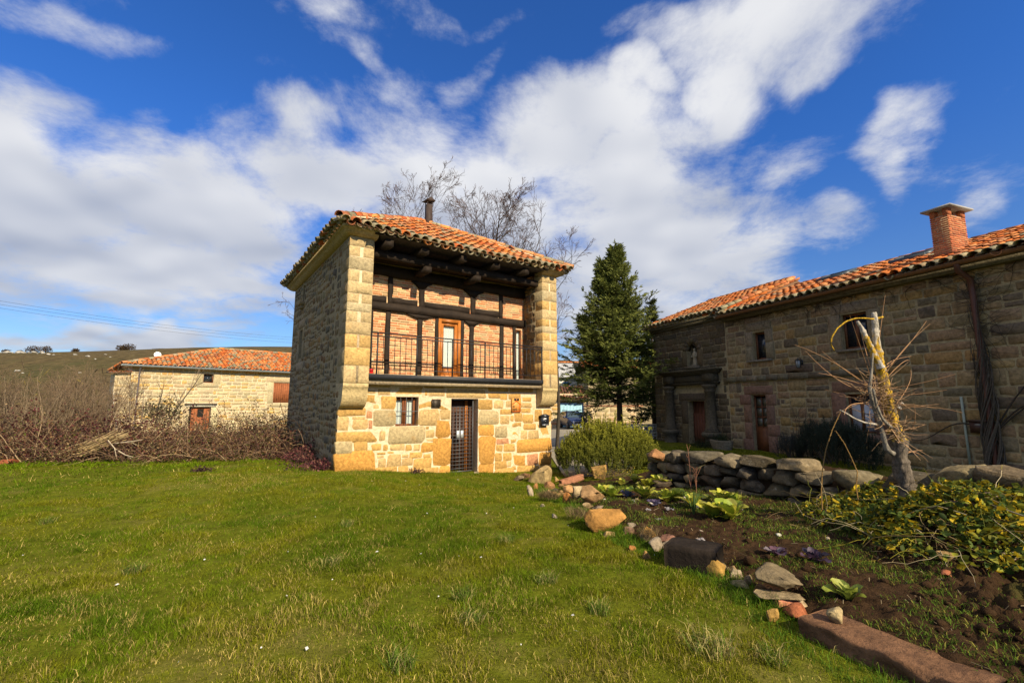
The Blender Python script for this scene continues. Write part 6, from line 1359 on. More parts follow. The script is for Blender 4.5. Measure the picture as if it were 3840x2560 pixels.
# ------------------------------------------------------------------ scrub on the left
rs = np.random.RandomState(17)
def thicket(nm, region, h_fn, ncane, nleaf, label, seed, canec, leafc, L=(.7, 1.7), leafs=(.035, .07)):
    rs = np.random.RandomState(seed); g = Geo(); f = Geo(); (x0, x1, y0, y1) = region; LP = []; LD = []
    for k in range(ncane):
        x = x0 + (x1 - x0) * rs.rand(); yb = y0(x) if callable(y0) else y0; ye = y1(x) if callable(y1) else y1; y = yb + (ye - yb) * rs.rand() ** 1.5; h = h_fn(x, y); z = float(gz(x, y)); a = rs.rand() * 6.283; ln = L[0] + (L[1] - L[0]) * rs.rand(); el_ = rs.uniform(.25, 1.3); d = np.array((math.cos(a) * math.cos(el_), math.sin(a) * math.cos(el_), math.sin(el_))); p = np.array((x, y, z - .03)); pts = [p]; n = 7
        for i in range(n):
            d = unit(d + np.array((0, 0, -.30 * i / n - (.5 if p[2] - z > h else 0))) + rs.randn(3) * .12); p = p + d * ln / n; p = np.array((p[0], p[1], max(p[2], z + .02))); pts.append(p); LP.append(p); LD.append(d)
        tube(g, pts, np.linspace(.008, .003, n + 1) * (1 + rs.rand()), 3, np.array(canec[rs.randint(len(canec))]) * (.6 + .8 * rs.rand()))
    LP = np.array(LP); LD = np.array(LD); i = rs.randint(len(LP), size=nleaf); P = LP[i] + rs.randn(nleaf, 3) * .06; C = np.array(leafc)[rs.randint(len(leafc), size=nleaf)] * (.5 + .9 * rs.rand(nleaf, 1)); leaves(f, P, LD[i] + rs.randn(nleaf, 3) * .9, leafs[0] + (leafs[1] - leafs[0]) * rs.rand(nleaf), (leafs[0] + (leafs[1] - leafs[0]) * rs.rand(nleaf)) * .75, C, rs, .12)
    g2 = Geo(); g2.merge(g); o = g2.build(nm, M['twig']); tag(o, label, 'brambles', kind='stuff'); o2 = f.build('leaves', M['leaf'], o); o2['kind'] = 'stuff'; return o
CANE = [(.13, .075, .045), (.18, .115, .068), (.085, .05, .033), (.27, .19, .11), (.11, .06, .045)]; DEADL = [(.085, .022, .018), (.11, .042, .02), (.15, .08, .035), (.06, .016, .016), (.30, .20, .10), (.075, .055, .018), (.19, .11, .05), (.08, .09, .018)]
ybr = lambda x: 12.35 + .06 * (x + 9) + .8 * smooth((x + 8.5) / 4.0)
thicket('bramble_thicket', (-15.5, -5.3, ybr, lambda x: 18.5), lambda x, y: (.55 + 1.7 * float(fbm(x * .8, y * .8, 2))) * (1.15 if x < -9.5 else .75), 1500, 26000, 'tangled mass of brown brambles with reddish leaves along the lawn edge', 71, CANE, DEADL)
thicket('bramble_thicket', (-10.0, -6.9, lambda x: 15.2, lambda x: 18.2), lambda x, y: 1.55, 500, 9000, 'dense mound of dark bramble leaves in the shadow beside the tower house', 72, CANE, [(.05, .028, .02), (.08, .05, .025), (.11, .065, .04), (.06, .06, .02)], (.8, 1.9))
thicket('bramble_thicket', (-16.5, -10.6, lambda x: 12.9, lambda x: 16.5), lambda x, y: 1.0 + 1.3 * float(fbm(x * 1.1 + 9, y * 1.1, 2)), 420, 11000, 'patch of brambles with dark crimson leaves at the outer end of the thicket', 73, CANE, [(.055, .010, .014), (.08, .014, .02), (.05, .018, .016), (.10, .03, .025), (.06, .035, .018)], (.8, 1.9), (.04, .085))
# upright leafless shrubs
def bare_shrub(x, y, h, seed, label, group, n=9, col=None, spread=.35, rb=.022):
    zg = float(gz(x, y)); rs = np.random.RandomState(seed); t = empty('bare_shrub', (x, y, zg), 0, label, 'shrub', group); g = Geo()
    col = col or [(.17, .125, .08), (.17, .12, .075), (.15, .10, .062)]; cfg = dict(seg=[7, 5, 4], wob=[.09, .13, .15], trop=[.06, .05, .04], taper=[.75, .7, .5], rmin=.0045, sides=[5, 3, 3], kids=[9, 6], ang=[32, 36], lr=[.38, .45], rr=[.55, .65], col=col); cfg['from'] = [.2, .15]; h = h * .82
    for k in range(n):
        if n < 4 and k: g.build('stem', M['twig'], t); g = Geo()
        a = rs.rand() * 6.28; grow(g, np.array((.18 * math.cos(a), .18 * math.sin(a), -.05)), np.array((math.cos(a) * spread, math.sin(a) * spread, 1.0)), h * (.7 + .4 * rs.rand()), rb * (.7 + .6 * rs.rand()), 0, cfg, rs)
    g.build('stems' if n > 3 else 'stem', M['twig'], t); return t
k = 0
for (px, dep, h) in ((40, 17.5, 3.2), (120, 15.0, 2.6), (190, 18.0, 3.4), (255, 15.6, 2.9), (330, 18.5, 3.2), (390, 16.2, 2.7), (15, 14.2, 2.2), (300, 20.5, 3.4), (440, 20.0, 3.0), (90, 21.0, 3.8), (220, 22.0, 3.8), (-60, 17.0, 3.0), (150, 24.0, 4.0), (370, 24.0, 3.8)):
    p = ondepth(px, 1512, dep); bare_shrub(p[0], dep, h, 200 + k, 'grey-brown leafless shrub rising out of the brambles left of the barn', 'leafless shrubs in the thicket', 8); k += 1
SAP = [(470, 22.0, 3.6, 1, 'young leafless sapling with pale leaning stem in front of the barn lean-to', [(.42, .38, .32), (.28, .22, .16), (.2, .15, .1)], .10, .04),
       (605, 21.0, 4.3, 2, 'bare sapling with ivy on its stem standing before the barn wall', [(.10, .08, .06), (.16, .12, .08), (.18, .13, .09)], .28, .045), (515, 20.0, 3.4, 2, 'thin bare sapling by the barn drainpipe', [(.2, .16, .12), (.2, .15, .1), (.2, .15, .1)], .2, .028)]
for (px, dep, h, n, lb, cl, sp_, rb) in SAP:
    p = ondepth(px, 1512, dep); t = bare_shrub(p[0], dep, h, 300 + px, lb, None, n, cl, sp_, rb); t.name = 'sapling'; t['category'] = 'sapling'
# ivy clump on the sapling
p = ondepth(600, 1545, 20.9); g = Geo(); n = 900; P = rs.randn(n, 3) * np.array((.55, .3, .28)); leaves(g, P, rs.randn(n, 3), .06 + .05 * rs.rand(n), .05 + .04 * rs.rand(n), np.array([[.06, .055, .025]]) * (.5 + rs.rand(n, 1)), rs, .1); pv = Geo(); 
for k in range(14): tube(g, [(0, 0, -.9), rs.randn(3) * np.array((.3, .2, .2)), rs.randn(3) * np.array((.6, .3, .3))], .008, 3, (.1, .07, .05))
o = g.build('ivy_clump', M['leaf']); o.location = p; tag(o, 'clump of dark ivy leaves hanging on the bare sapling', 'ivy')
# bundle of dry canes thrown on the brambles
a0 = onz(205, 1728, .10); a1 = ondepth(455, 1628, 12.25); t = empty('cane_bundle', (a0[0], a0[1], float(gz(a0[0], a0[1]))), 0, 'fanned bundle of dry straw-coloured canes lying against the brambles', 'canes'); g = Geo(); d0 = a1 - np.array((a0[0], a0[1], float(gz(a0[0], a0[1]))))
for k in range(60):
    s = rs.randn(3) * np.array((.25, .2, .03)); e = d0 * rs.uniform(.8, 1.08) + rs.randn(3) * np.array((.08, .2, .10)); st = d0 * rs.uniform(-.05, .35) * (rs.rand() < .6) + s; st[2] = max(st[2], .03); m = (st + e) / 2 + np.array((0, -.1, -.06 + .05 * rs.randn())); tube(g, [st, m, e], [.011, .010, .006], 4, np.array((.50, .36, .18)) * rs.uniform(.5, 1.25))
g.build('canes', M['twig'], t)
# loose dead branches in front of the brambles
for k, (pa, pm, pb, dp, lb) in enumerate((((405, 1650), (430, 1680), (437, 1715), 11.9, 'forked dead branch standing in the bramble edge'), ((445, 1690), (470, 1705), (500, 1713), 11.9, 'pale dead stick lying along the bramble edge'), ((430, 1662), (490, 1655), (535, 1648), 12.1, 'long pale stick poking sideways out of the brambles'))):
    g = Geo(); pts = [ondepth(*q_, dp) for q_ in (pa, pm, pb)]; tube(g, pts, [.016, .013, .007], 5, (.38, .31, .22)); tube(g, [pts[1], pts[1] + np.array((.12, .05, -.1))], [.008, .004], 4, (.38, .31, .22)); tag(g.build('dead_branch', M['twig']), lb, 'branch')
# red-leaved creeper along the foot of the side wall
t = empty('red_creeper', TORG + tdb * 2.0 - tdf * .2, math.pi / 2 - TA, 'purple-red leafy creeper along the foot of the shaded side wall', 'plant'); g = Geo(); f = Geo(); n = 5200
b_l = -1.55 + 6.3 * rs.rand(n) ** .9; hgt = .34 + .22 * np.sin(b_l * 2.1) + .12 * np.sin(b_l * 5.0); a_l = .16 - np.abs(rs.randn(n)) * .28; zl = np.abs(rs.rand(n)) * hgt * np.exp(-np.abs(a_l - .16) * 1.6)
wx = TORG[0] + tdb[0] * (2.0 + b_l) + tdf[0] * (a_l - .2); wy = TORG[1] + tdb[1] * (2.0 + b_l) + tdf[1] * (a_l - .2); zl = zl + gz(wx, wy)
leaves(f, np.stack([a_l, b_l, zl], -1), rs.randn(n, 3) + np.array((-.4, 0, .5)), .035 + .045 * rs.rand(n), .03 + .035 * rs.rand(n), np.array([(.085, .022, .030), (.11, .035, .035), (.06, .02, .025), (.18, .085, .06), (.045, .03, .02)])[rs.randint(5, size=n)] * (.6 + .9 * rs.rand(n, 1)), rs, .1)
for k in range(60): b0 = rs.uniform(-1.5, 4.5); x_ = rs.uniform(-.6, .15); zz = float(gz(*(TORG + tdb * (2 + b0) + tdf * (x_ - .2))[:2])); tube(g, [(x_, b0, zz), (x_ + rs.randn() * .1, b0 + rs.randn() * .2, zz + .2), (x_ + rs.randn() * .2, b0 + rs.randn() * .3, zz + .32)], .004, 3, (.10, .05, .04))
g.build('stems', M['twig'], t); f.build('leaves', M['leaf'], t)
for k, (px, py, lb) in enumerate(((755, 1785, 'low dark red weed clump on the open lawn'), (1330, 1772, 'small dark weed clump at the foot of the stone corner'), (1560, 1770, 'little reddish weed against the front wall between window and gate'))):
    p = onz(px, py, .02 if k == 0 else -.05); n = 150; g = Geo(); P = rs.randn(n, 3) * np.array((.13 if k == 0 else .08, .09, .0)); P[:, 2] = np.abs(rs.randn(n)) * .05; leaves(g, P, rs.randn(n, 3) + np.array((0, 0, .8)), .03 + .03 * rs.rand(n), .025 + .02 * rs.rand(n), np.array([[.06, .03, .03]]) * (.6 + .9 * rs.rand(n, 1)), rs, .1); o = g.build('weed_clump', M['leaf'], kind='stuff'); o.location = (p[0], p[1], float(gz(p[0], p[1]))); tag(o, lb, 'weed')

# ------------------------------------------------------------------ far hill: rocks and bushes on the skyline
import bmesh
def ico(sub):
    bm = bmesh.new(); bmesh.ops.create_icosphere(bm, subdivisions=sub, radius=1.0); bm.verts.ensure_lookup_table(); V = np.array([v.co[:] for v in bm.verts]); T = np.array([[v.index for v in f.verts] for f in bm.faces]); bm.free(); return V, T
ICO2, ICO3, ICO4 = ico(2), ico(3), ico(4)
def rock_geo(g, size, seed, col, base=ICO4, cuts=9, rough=.10, flat=.75, pw=.68):
    cuts = cuts + 9; flat = flat - .17
    rs = np.random.RandomState(seed); V, T = base; V = np.sign(V) * np.abs(V) ** pw; n = unit(rs.randn(cuts, 3)); d = rs.uniform(flat - .12, .95, cuts)
    for k in range(cuts):
        e = V @ n[k] - d[k]; V = V - np.maximum(e, 0)[:, None] * n[k]
    nz = fbm(V[:, 0] * 1.7 + seed * 3.1 + V[:, 2], V[:, 1] * 1.7 + seed * 1.7 + V[:, 2] * .6, 4) - .5; n2 = fbm(V[:, 0] * 5 + seed + V[:, 2] * 2, V[:, 1] * 5 + V[:, 2] * 3, 3) - .5
    V = V / np.abs(V).max(0); V = V * (1 + rough * 1.6 * nz + rough * 1.1 * n2)[:, None] * np.array(size) * .97; c = np.array(col)[None, :] * (1 + .9 * nz + .5 * n2)[:, None]
    g.add(V, None, T, np.clip(c, 0.005, 1))
RP = [(0, 268), (40, 270), (62, 270), (88, 269), (112, 270), (135, 271), (160, 272), (210, 270), (245, 269), (270, 279), (312, 280), (350, 283), (390, 284), (20, 268), (180, 268), (300, 272), (480, 262), (550, 286), (600, 312), (640, 290), (700, 295), (770, 286), (805, 292), (130, 310), (175, 312)]
for k, (x, y) in enumerate(RP):
    dpt = 268 - (y - 268) * 2.2; p = ondepth(x * .5102, 1200 + y * .5102, dpt); s = (1.2 if k < 9 else .7) * (.5 + .9 * rs.rand()); g = Geo(); rock_geo(g, (s * 1.3, s * .8, s * .55), 900 + k, (.36, .34, .30), ICO2); o = g.build('limestone_boulder', M['sandstone'], smooth_=True); zz = float(gz(p[0], dpt)) - .4; o.location = (p[0], dpt, zz + s * .3); tag(o, 'pale limestone boulder on the brow of the far hill', 'rock', 'boulders on the far hill')
for k, (x, y, s) in enumerate(((235, 240, 3.2), (330, 250, 3.0), (45, 232, 2.0), (150, 240, 1.4), (890, 270, 2.6), (945, 272, 3.0), (910, 266, 2.0), (550, 270, 1.6))):
    p = ondepth(x * .5102, 1200 + y * .5102, 285.0); zz = float(gz(p[0], 285.0)) - .4; n = 420; g = Geo(); P = unit(rs.randn(n, 3)) * rs.rand(n, 1) ** .4 * np.array((s * 1.2, s, s * .8)) + np.array((0, 0, s * .8)); leaves(g, P, rs.randn(n, 3), .5 + .5 * rs.rand(n), .3 + .3 * rs.rand(n), np.array([[.075, .05, .028]]) * (.6 + .7 * rs.rand(n, 1)), rs); tube(g, [(0, 0, -1), (0, 0, s)], .2, 5, (.05, .04, .03)); o = g.build('hilltop_bush', M['leaf']); o.location = (p[0], 285.0, zz); tag(o, 'rounded bare bush on the skyline of the far hill', 'bush', 'bushes on the hill skyline')
# bushy belt between thicket and hill
g = Geo(); n = 26000; x = -75 + 62 * rs.rand(n); y = 40 + 45 * rs.rand(n); cl = fbm(x * .16, y * .16, 3); hh = 5.5 * smooth((cl - .36) / .3) * rs.rand(n); P = np.stack([x, y, gz(x, y) + hh], -1); k_ = (cl > .38) & ~((x > -40) & (x < -26) & (y < 58) & (cl < .5)); P = P[k_]; cl = cl[k_]; n = len(P)
leaves(g, P, rs.randn(n, 3) + np.array((0, 0, 1.2)), .5 + .7 * rs.rand(n), .05 + .09 * rs.rand(n), np.array([(.13, .095, .055), (.16, .13, .06), (.10, .085, .05), (.17, .125, .03), (.075, .07, .035)])[rs.randint(5, size=n)] * (.6 + .7 * rs.rand(n, 1)), rs)
tag(g.build('distant_scrub', M['leaf']), 'olive and brown scrub covering the lower slope beyond the thicket', 'scrub', kind='stuff')
# ================================================================== GARDEN
rng = random.Random(404); rs = np.random.RandomState(404)
M['rock'] = mat('field_stone', None, .93, 11, .45, 1.0, 30, .12, stain=[((.36, .33, .27), 9.0, .64), ((.045, .04, .03), 6.0, .62)], sstr=.6)
M['lichen_rock'] = mat('lichened_stone', None, .95, 9, .5, 1.0, 30, .1, stain=[((.36, .33, .26), 11.0, .57), ((.035, .03, .022), 4.0, .55), ((.16, .14, .03), 5.5, .66)], sstr=.75)
def wall_pt(s):
    P = np.array(WALL); L = np.r_[0, np.cumsum(np.hypot(*np.diff(P, axis=0).T))]; s = min(max(s, 0), L[-1] - 1e-3); i = np.searchsorted(L, s, side='right') - 1; t = (s - L[i]) / (L[i + 1] - L[i]); d = (P[i + 1] - P[i]) / (L[i + 1] - L[i]); return P[i] * (1 - t) + P[i + 1] * t, d, L[-1]
gw = empty('garden_wall', (WALL[3][0], WALL[3][1], float(gz(*WALL[3]))), 0, 'dry stone garden wall of rough lichened stones in front of the long house', 'wall')
org0 = np.array(gw.location); WLEN = wall_pt(0)[2]
def wtop(s): return .66 + .03 * math.sin(s * 2.1) if s < 3.25 else (.58 + .02 * math.sin(s * 3) if s < 4.6 else .72 - .10 * smooth((s - 5.6) / 2.5))
k = 0; WP = [(.11, .085, .05), (.15, .115, .065), (.08, .065, .042), (.19, .14, .075), (.125, .095, .06), (.10, .08, .055)]
for row in range(5):
    s = rng.uniform(-.1, .1)
    while s < WLEN:
        z0 = row * .185 - .08; L = rng.uniform(.20, .46); tp = wtop(s + L / 2)
        if z0 > tp - .12: s += L; continue
        hgt = .19 if z0 + .34 < tp else tp - z0
        if hgt > .25 or z0 + .185 * 1.6 > tp: L = rng.uniform(.34, .72); hgt = tp - z0
        c, d, _ = wall_pt(s + L / 2); zg = float(gz(*c)); pos = np.array((c[0], c[1], zg + z0 + hgt / 2 + (.12 if True else 0))) - org0
        g = Geo(); rock_geo(g, (L * .53, .29, hgt * .56), 1000 + k, pick(rng, WP, .3), ICO3, -2, .15, .98, .36); o = g.build('stone', M['lichen_rock'], gw); o.location = pos + np.array((rng.uniform(-.03, .03), rng.uniform(-.03, .03), 0)); o.rotation_euler = (rng.uniform(-.08, .08), rng.uniform(-.10, .10), math.atan2(d[1], d[0]) + rng.uniform(-.1, .1)); k += 1; s += L
g = Geo()
for i in range(40):
    pass
V = []; 
for i in range(60):
    c, d, _ = wall_pt(i * WLEN / 59); n = np.array((-d[1], d[0])); zg = float(gz(*c)); tp = wtop(i * WLEN / 59)
    for o_, z in ((-.10, -.3), (-.06, tp - .16), (.06, tp - .16), (.10, -.3)): V.append((c[0] + n[0] * o_ - org0[0], c[1] + n[1] * o_ - org0[1], zg + z - org0[2] + .1))
g.add(V, [(i * 4 + j, i * 4 + j + 1, i * 4 + 5 + j, i * 4 + 4 + j) for i in range(59) for j in range(3)], None, (.05, .042, .032)); g.build('wall_core', M['soil'], gw)
# odd stones on the wall's far end
def rock_at(nm, x0, y0, x1, y1, zoom, col, label, seed, dz=.0, depth=.8, rot=None, m=None, cuts=9, rough=.09, base=None, flat=.72, sink=.12, cat='stone', h_scale=1.0, zg=None):
    zx = {8: (1920, 1720, .2466), 4: (1900, 1600, .4677), 7: (2400, 1900, .6122), 9: (3000, 1650, .3827), 0: (0, 0, 1)}[zoom]
    X0, Y0, X1, Y1 = zx[0] + x0 * zx[2], zx[1] + y0 * zx[2], zx[0] + x1 * zx[2], zx[1] + y1 * zx[2]
    zz = 0.0
    for _ in range(4): p = onz((X0 + X1) / 2, Y1 - .10 * (Y1 - Y0), zz + dz); zz = float(zg if zg is not None else max(gz(p[0], p[1]), soil_z(p[0], p[1])))
    dist = p[1] * math.cos(TH) + (p[2] - EYE[2]) * math.sin(TH); w = (X1 - X0) / F * dist; dn = math.atan2(EYE[2] - p[2], p[1]); h = max((Y1 - Y0) / F * dist * 1.02 - depth * w * math.sin(dn) * .30, .45 * (Y1 - Y0) / F * dist) * h_scale
    col = np.array(col) * np.array((.86, .76, .66)); g = Geo(); rock_geo(g, (w / 2 * 1.12, w * depth / 2, h / 2 * 1.16), seed, col, base or ICO4, cuts, rough, flat); o = g.build(nm, m or M['rock'])
    o.location = (p[0], p[1] + w * depth * .35, zz + dz + h / 2 - sink * h); o.rotation_euler = (0, 0, 0) if rot is None else rot; tag(o, label, cat); return o
OCH, TAN, PALE, RED, GRY = (.30, .17, .05), (.26, .17, .08), (.36, .30, .19), (.22, .09, .05), (.20, .165, .115)
R_ = rock_at
R_('boulder', 265, 60, 625, 420, 8, (.40, .32, .17), 'tall pale boulder standing at the tower house corner', 1, depth=.7, cuts=12, flat=.66)
R_('stone', 120, 215, 275, 300, 8, (.24, .13, .08), 'reddish brown stone leaning beside the tall pale boulder', 2)
R_('stone', 30, 258, 180, 350, 8, GRY, 'low grey stone at the lawn side of the tall pale boulder', 3)
R_('stone', 640, 240, 722, 335, 8, (.34, .24, .10), 'small ochre stone between tall boulder and red sandstone bar', 4)
R_('stone', 1195, 105, 1430, 315, 8, (.36, .24, .09), 'ochre stone with a pointed top in front of the rosemary', 5, cuts=11)
R_('stone', 225, 405, 335, 575, 8, (.36, .32, .25), 'small whitish upright stone in the grass edge', 6)
R_('stone', 330, 365, 410, 480, 8, (.32, .17, .07), 'small rusty stone behind the whitish upright stone', 7)
R_('stone', 490, 345, 655, 495, 8, (.28, .16, .08), 'flat reddish brown stone above the dry grass tuft', 8)
R_('stone', 520, 458, 602, 548, 8, (.40, .29, .15), 'little tan pebble stone on the dry grass tuft', 9)
R_('stone', 590, 430, 705, 525, 8, (.07, .055, .045), 'small charred dark stone beside the little tan pebble', 10)
R_('stone', 690, 370, 800, 440, 8, TAN, 'tan stone half sunk behind the charred dark stone', 11)
R_('stone', 765, 395, 925, 520, 8, (.40, .25, .12), 'orange and white stone on top of the rusty block', 12, dz=.14)
R_('stone', 785, 510, 925, 705, 8, (.30, .145, .05), 'rusty orange block under the orange and white stone', 13, cuts=12)
R_('stone', 915, 415, 1155, 620, 8, (.40, .34, .22), 'pale squarish stone behind the big tan boulder', 14, cuts=12)
R_('boulder', 1070, 470, 1465, 755, 8, (.36, .24, .125), 'big tan boulder lying tilted on the border', 15, depth=.75, rot=(0, .35, .2), rough=.11)
R_('boulder', 1120, 742, 1745, 1170, 8, (.36, .205, .065), 'largest ochre boulder of the border with a broken face', 16, depth=.8, cuts=14, flat=.66)
R_('stone', 1390, 1105, 1575, 1210, 8, (.36, .27, .13), 'flat tan stone at the foot of the largest ochre boulder', 17)
R_('stone', 1712, 1005, 1895, 1200, 8, (.27, .18, .13), 'pinkish grey stone next to the largest ochre boulder', 18)
R_('stone', 1945, 1040, 2230, 1265, 8, (.42, .24, .05), 'rounded yellow ochre stone between pinkish grey and dark stones', 19)
R_('stone', 1755, 1305, 1885, 1420, 8, (.26, .13, .045), 'small rusty round stone sunk in the lawn edge', 20)
R_('stone', 1985, 1395, 2115, 1545, 8, (.34, .22, .09), 'upright tan stone in the grass beside the black timber', 21)
R_('stone', 605, 822, 695, 910, 8, (.34, .31, .25), 'white stone lying alone in the lawn below the dry grass', 22, sink=.3)
R_('stone', 428, 678, 515, 735, 8, (.36, .33, .26), 'flat pale stone almost buried in the lawn', 23, sink=.3)
R_('stone', 1205, 850, 1395, 950, 4, (.25, .14, .105), 'pinkish brown stone resting against the black timber end', 24)
R_('stone', 1635, 1070, 1820, 1235, 4, (.44, .29, .085), 'yellow wedge-shaped stone at the timber corner', 25, cuts=12, flat=.6)
R_('stone', 1800, 1135, 1912, 1242, 4, (.36, .31, .23), 'whitish stone beside the yellow wedge', 26)
R_('stone', 565, 445, 695, 510, 7, (.30, .26, .15), 'flat mossy yellow-grey stone left of the layered pile', 27)
R_('stone', 640, 425, 700, 490, 7, (.17, .13, .09), 'small brown stone tucked beside the mossy grey stone', 28)
R_('stone', 715, 475, 815, 562, 7, (.25, .14, .06), 'rusty brown stone under the broad grey slab', 29)
R_('stone', 690, 395, 1015, 520, 7, (.17, .145, .095), 'broad rough grey stone capping the layered pile', 30, dz=.125, depth=.8, rough=.13, sink=.0)
R_('stone', 735, 535, 1020, 600, 7, (.25, .21, .135), 'pale flat slab in the middle of the layered pile', 31, dz=.05, depth=.55, sink=.0)
R_('stone', 780, 625, 855, 718, 7, (.36, .24, .08), 'upright ochre wedge stone in the grass by the pile', 32)
R_('stone', 895, 600, 1055, 708, 7, (.27, .10, .05), 'rounded red-brown stone at the end of the sandstone beam', 33, cuts=12)
R_('stone', 970, 575, 1040, 630, 7, (.38, .31, .2), 'small tan stone behind the rounded red-brown stone', 34)
R_('stone', 1990, 1060, 2200, 1165, 9, (.40, .36, .27), 'pale rounded stone among the dry stalks beyond the vine', 35)
R_('stone', 1380, 1120, 1560, 1230, 9, (.26, .19, .09), 'low brown stone at the lower edge of the vine heap', 36)
R_('stone', 2440, 1690, 2500, 1735, 0, (.36, .20, .10), 'orange angular stone perched on the near end of the garden wall', 37, dz=.62, zg=0.0, sink=.0)
R_('stone', 2455, 1790, 2530, 1830, 0, (.12, .10, .075), 'dark mossy stone at the foot of the garden wall end', 38)
PE = np.array(EDGE); LE = np.r_[0, np.cumsum(np.hypot(*np.diff(PE, axis=0).T))]; r2 = random.Random(12); nf = 0
while nf < 30:
    s_ = r2.uniform(.3, LE[-1] - 1.8); x = float(np.interp(s_, LE, PE[:, 0])) + r2.uniform(-.05, .14); y = float(np.interp(s_, LE, PE[:, 1])) + r2.uniform(-.05, .12); w = r2.uniform(.05, .13); nf += 1
    g = Geo(); rock_geo(g, (w, w * .8, w * .7), 2000 + nf, pick(r2, [(.30, .20, .10), (.24, .15, .08), (.20, .16, .11), (.32, .19, .07), (.17, .12, .08)], .2), ICO3, 9, .11, .72); o = g.build('stone', M['rock']); o.location = (x, y, float(gz(x, y)) + w * .30); o.rotation_euler = (r2.uniform(-.3, .3), r2.uniform(-.3, .3), r2.uniform(0, 6)); tag(o, 'small rough earth-stained stone filling the gaps of the garden border', 'stone', 'small filler stones of the border')
def bar(nm, pts, w, h, col, label, m, cat, seed, jit=.02, z_add=0.0, seg=10, sub=5):
    """roughly squared long block between two ground points"""
    r_ = np.random.RandomState(seed); a, b = np.array(pts[0], float), np.array(pts[1], float); d = b - a; L = np.linalg.norm(d); t = d / L; s = np.cross(t, (0, 0, 1)); s /= np.linalg.norm(s); u = np.cross(s, t); c = (a + b) / 2; prof = []
    for (x0, y0, x1, y1) in ((-1, -1, 1, -1), (1, -1, 1, 1), (1, 1, -1, 1), (-1, 1, -1, -1)):
        for i in range(sub): f = i / sub; prof.append((x0 + (x1 - x0) * f, y0 + (y1 - y0) * f))
    prof = np.array(prof); rr = np.maximum(np.abs(prof).max(1), 1e-6); prof = prof * (1 - .012 * (np.abs(prof[:, 0]) * np.abs(prof[:, 1]))[:, None]); k = len(prof); V = []
    for i in range(seg + 1):
        f = i / seg; e = .93 if i in (0, seg) else 1.0; nz = fbm(prof[:, 0] * 1.6 + f * L * 4 + seed, prof[:, 1] * 1.6 + f * L * 3.2, 4) - .5
        ww = w / 2 * e * (1 + 2.2 * jit * nz * 4); hh = h / 2 * e * (1 + 2.2 * jit * nz * 4); V += [a + d * f - c + s * x * q1 + u * y * q2 for (x, y), q1, q2 in zip(prof, ww, hh)]
    V = np.array(V); Q = [(i * k + j, i * k + (j + 1) % k, (i + 1) * k + (j + 1) % k, (i + 1) * k + j) for i in range(seg) for j in range(k)]; T = [(0, j, j + 1) for j in range(1, k - 1)] + [(seg * k, seg * k + j + 1, seg * k + j) for j in range(1, k - 1)]
    g = Geo(); g.add(V, Q, T, col); o = g.build(nm, m); o.location = c + np.array((0, 0, h / 2 + z_add)); tag(o, label, cat); return o
R_('stone', -40, 1716, 44, 1744, 0, (.28, .10, .05), 'red sandstone block lying in front of the brambles', 39, cuts=12)
# weathered black timber block
def gp(px, py, lift=0.0):
    zz = 0.0
    for _ in range(4): p = onz(px, py, zz); zz = float(max(gz(p[0], p[1]), soil_z(p[0], p[1]) if edge_sd(p[0], p[1]) > 0 else -9))
    return np.array((p[0], p[1], zz + lift))
M['black_timber'] = mat('charred_timber', (.022, .016, .012), .9, 5, .5, .7, 22, .1)
ta = gp(1900 + 1270 * .4677, 1600 + 1120 * .4677); tb = gp(1900 + 1650 * .4677, 1600 + 1195 * .4677); tb = tb + (tb - ta) * .10; s_ = np.array((tb[1] - ta[1], -(tb[0] - ta[0]), 0)); s_ /= np.linalg.norm(s_); s_ = -s_ if s_[1] < 0 else s_
bar('timber_block', (ta + s_ * .14 - np.array((0, 0, .06)), tb + s_ * .14 - np.array((0, 0, .06))), .34, .29, (.03, .02, .015), 'squared black weathered timber block edging the garden', M['black_timber'], 'timber', 3, .015)
# red sandstone beam in the foreground, and its companion by the rosemary
M['red_stone'] = mat('red_sandstone', None, .92, 7, .5, 1.0, 26, .12, stain=[((.08, .042, .025), 4.0, .54), ((.26, .16, .09), 9.0, .62)], sstr=.75)
sa = gp(2400 + 990 * .6122, 1900 + 770 * .6122); sb_ = gp(2400 + 1760 * .6122, 1900 + 1120 * .6122); d_ = (sb_ - sa); n_s = np.array((-d_[1], d_[0], 0)); n_s /= np.linalg.norm(n_s)
sb_ = sb_ + d_ * .35
slab_o = bar('sandstone_beam', (sa + n_s * .12 + np.array((0, 0, -.05)), sb_ + n_s * .12 + np.array((0, 0, -.05))), .33, .17, (.15, .077, .040), 'long red sandstone beam bordering the near garden edge', M['red_stone'], 'stone', 5, .055, 0, 40, 8)
ea = gp(1920 + 735 * .2466, 1720 + 345 * .2466); eb = gp(1920 + 1070 * .2466, 1720 + 300 * .2466)
bar('sandstone_bar', (ea - np.array((0, 0, .03)), eb - np.array((0, 0, .03))), .14, .15, (.30, .135, .075), 'short red sandstone bar lying by the tall pale boulder', M['red_stone'], 'stone', 6, .015, 0, 8)
# round stone on the beam
p = sa + (sb_ - sa) * .17 + n_s * .12; g = Geo(); rock_geo(g, (.066, .062, .058), 77, (.40, .30, .15), ICO3, 6, .05, .85); o = g.build('round_stone', M['rock'], smooth_=True); o.location = (p[0], p[1], p[2] + .12 + .045); tag(o, 'round yellowish stone sitting on the sandstone beam', 'stone')
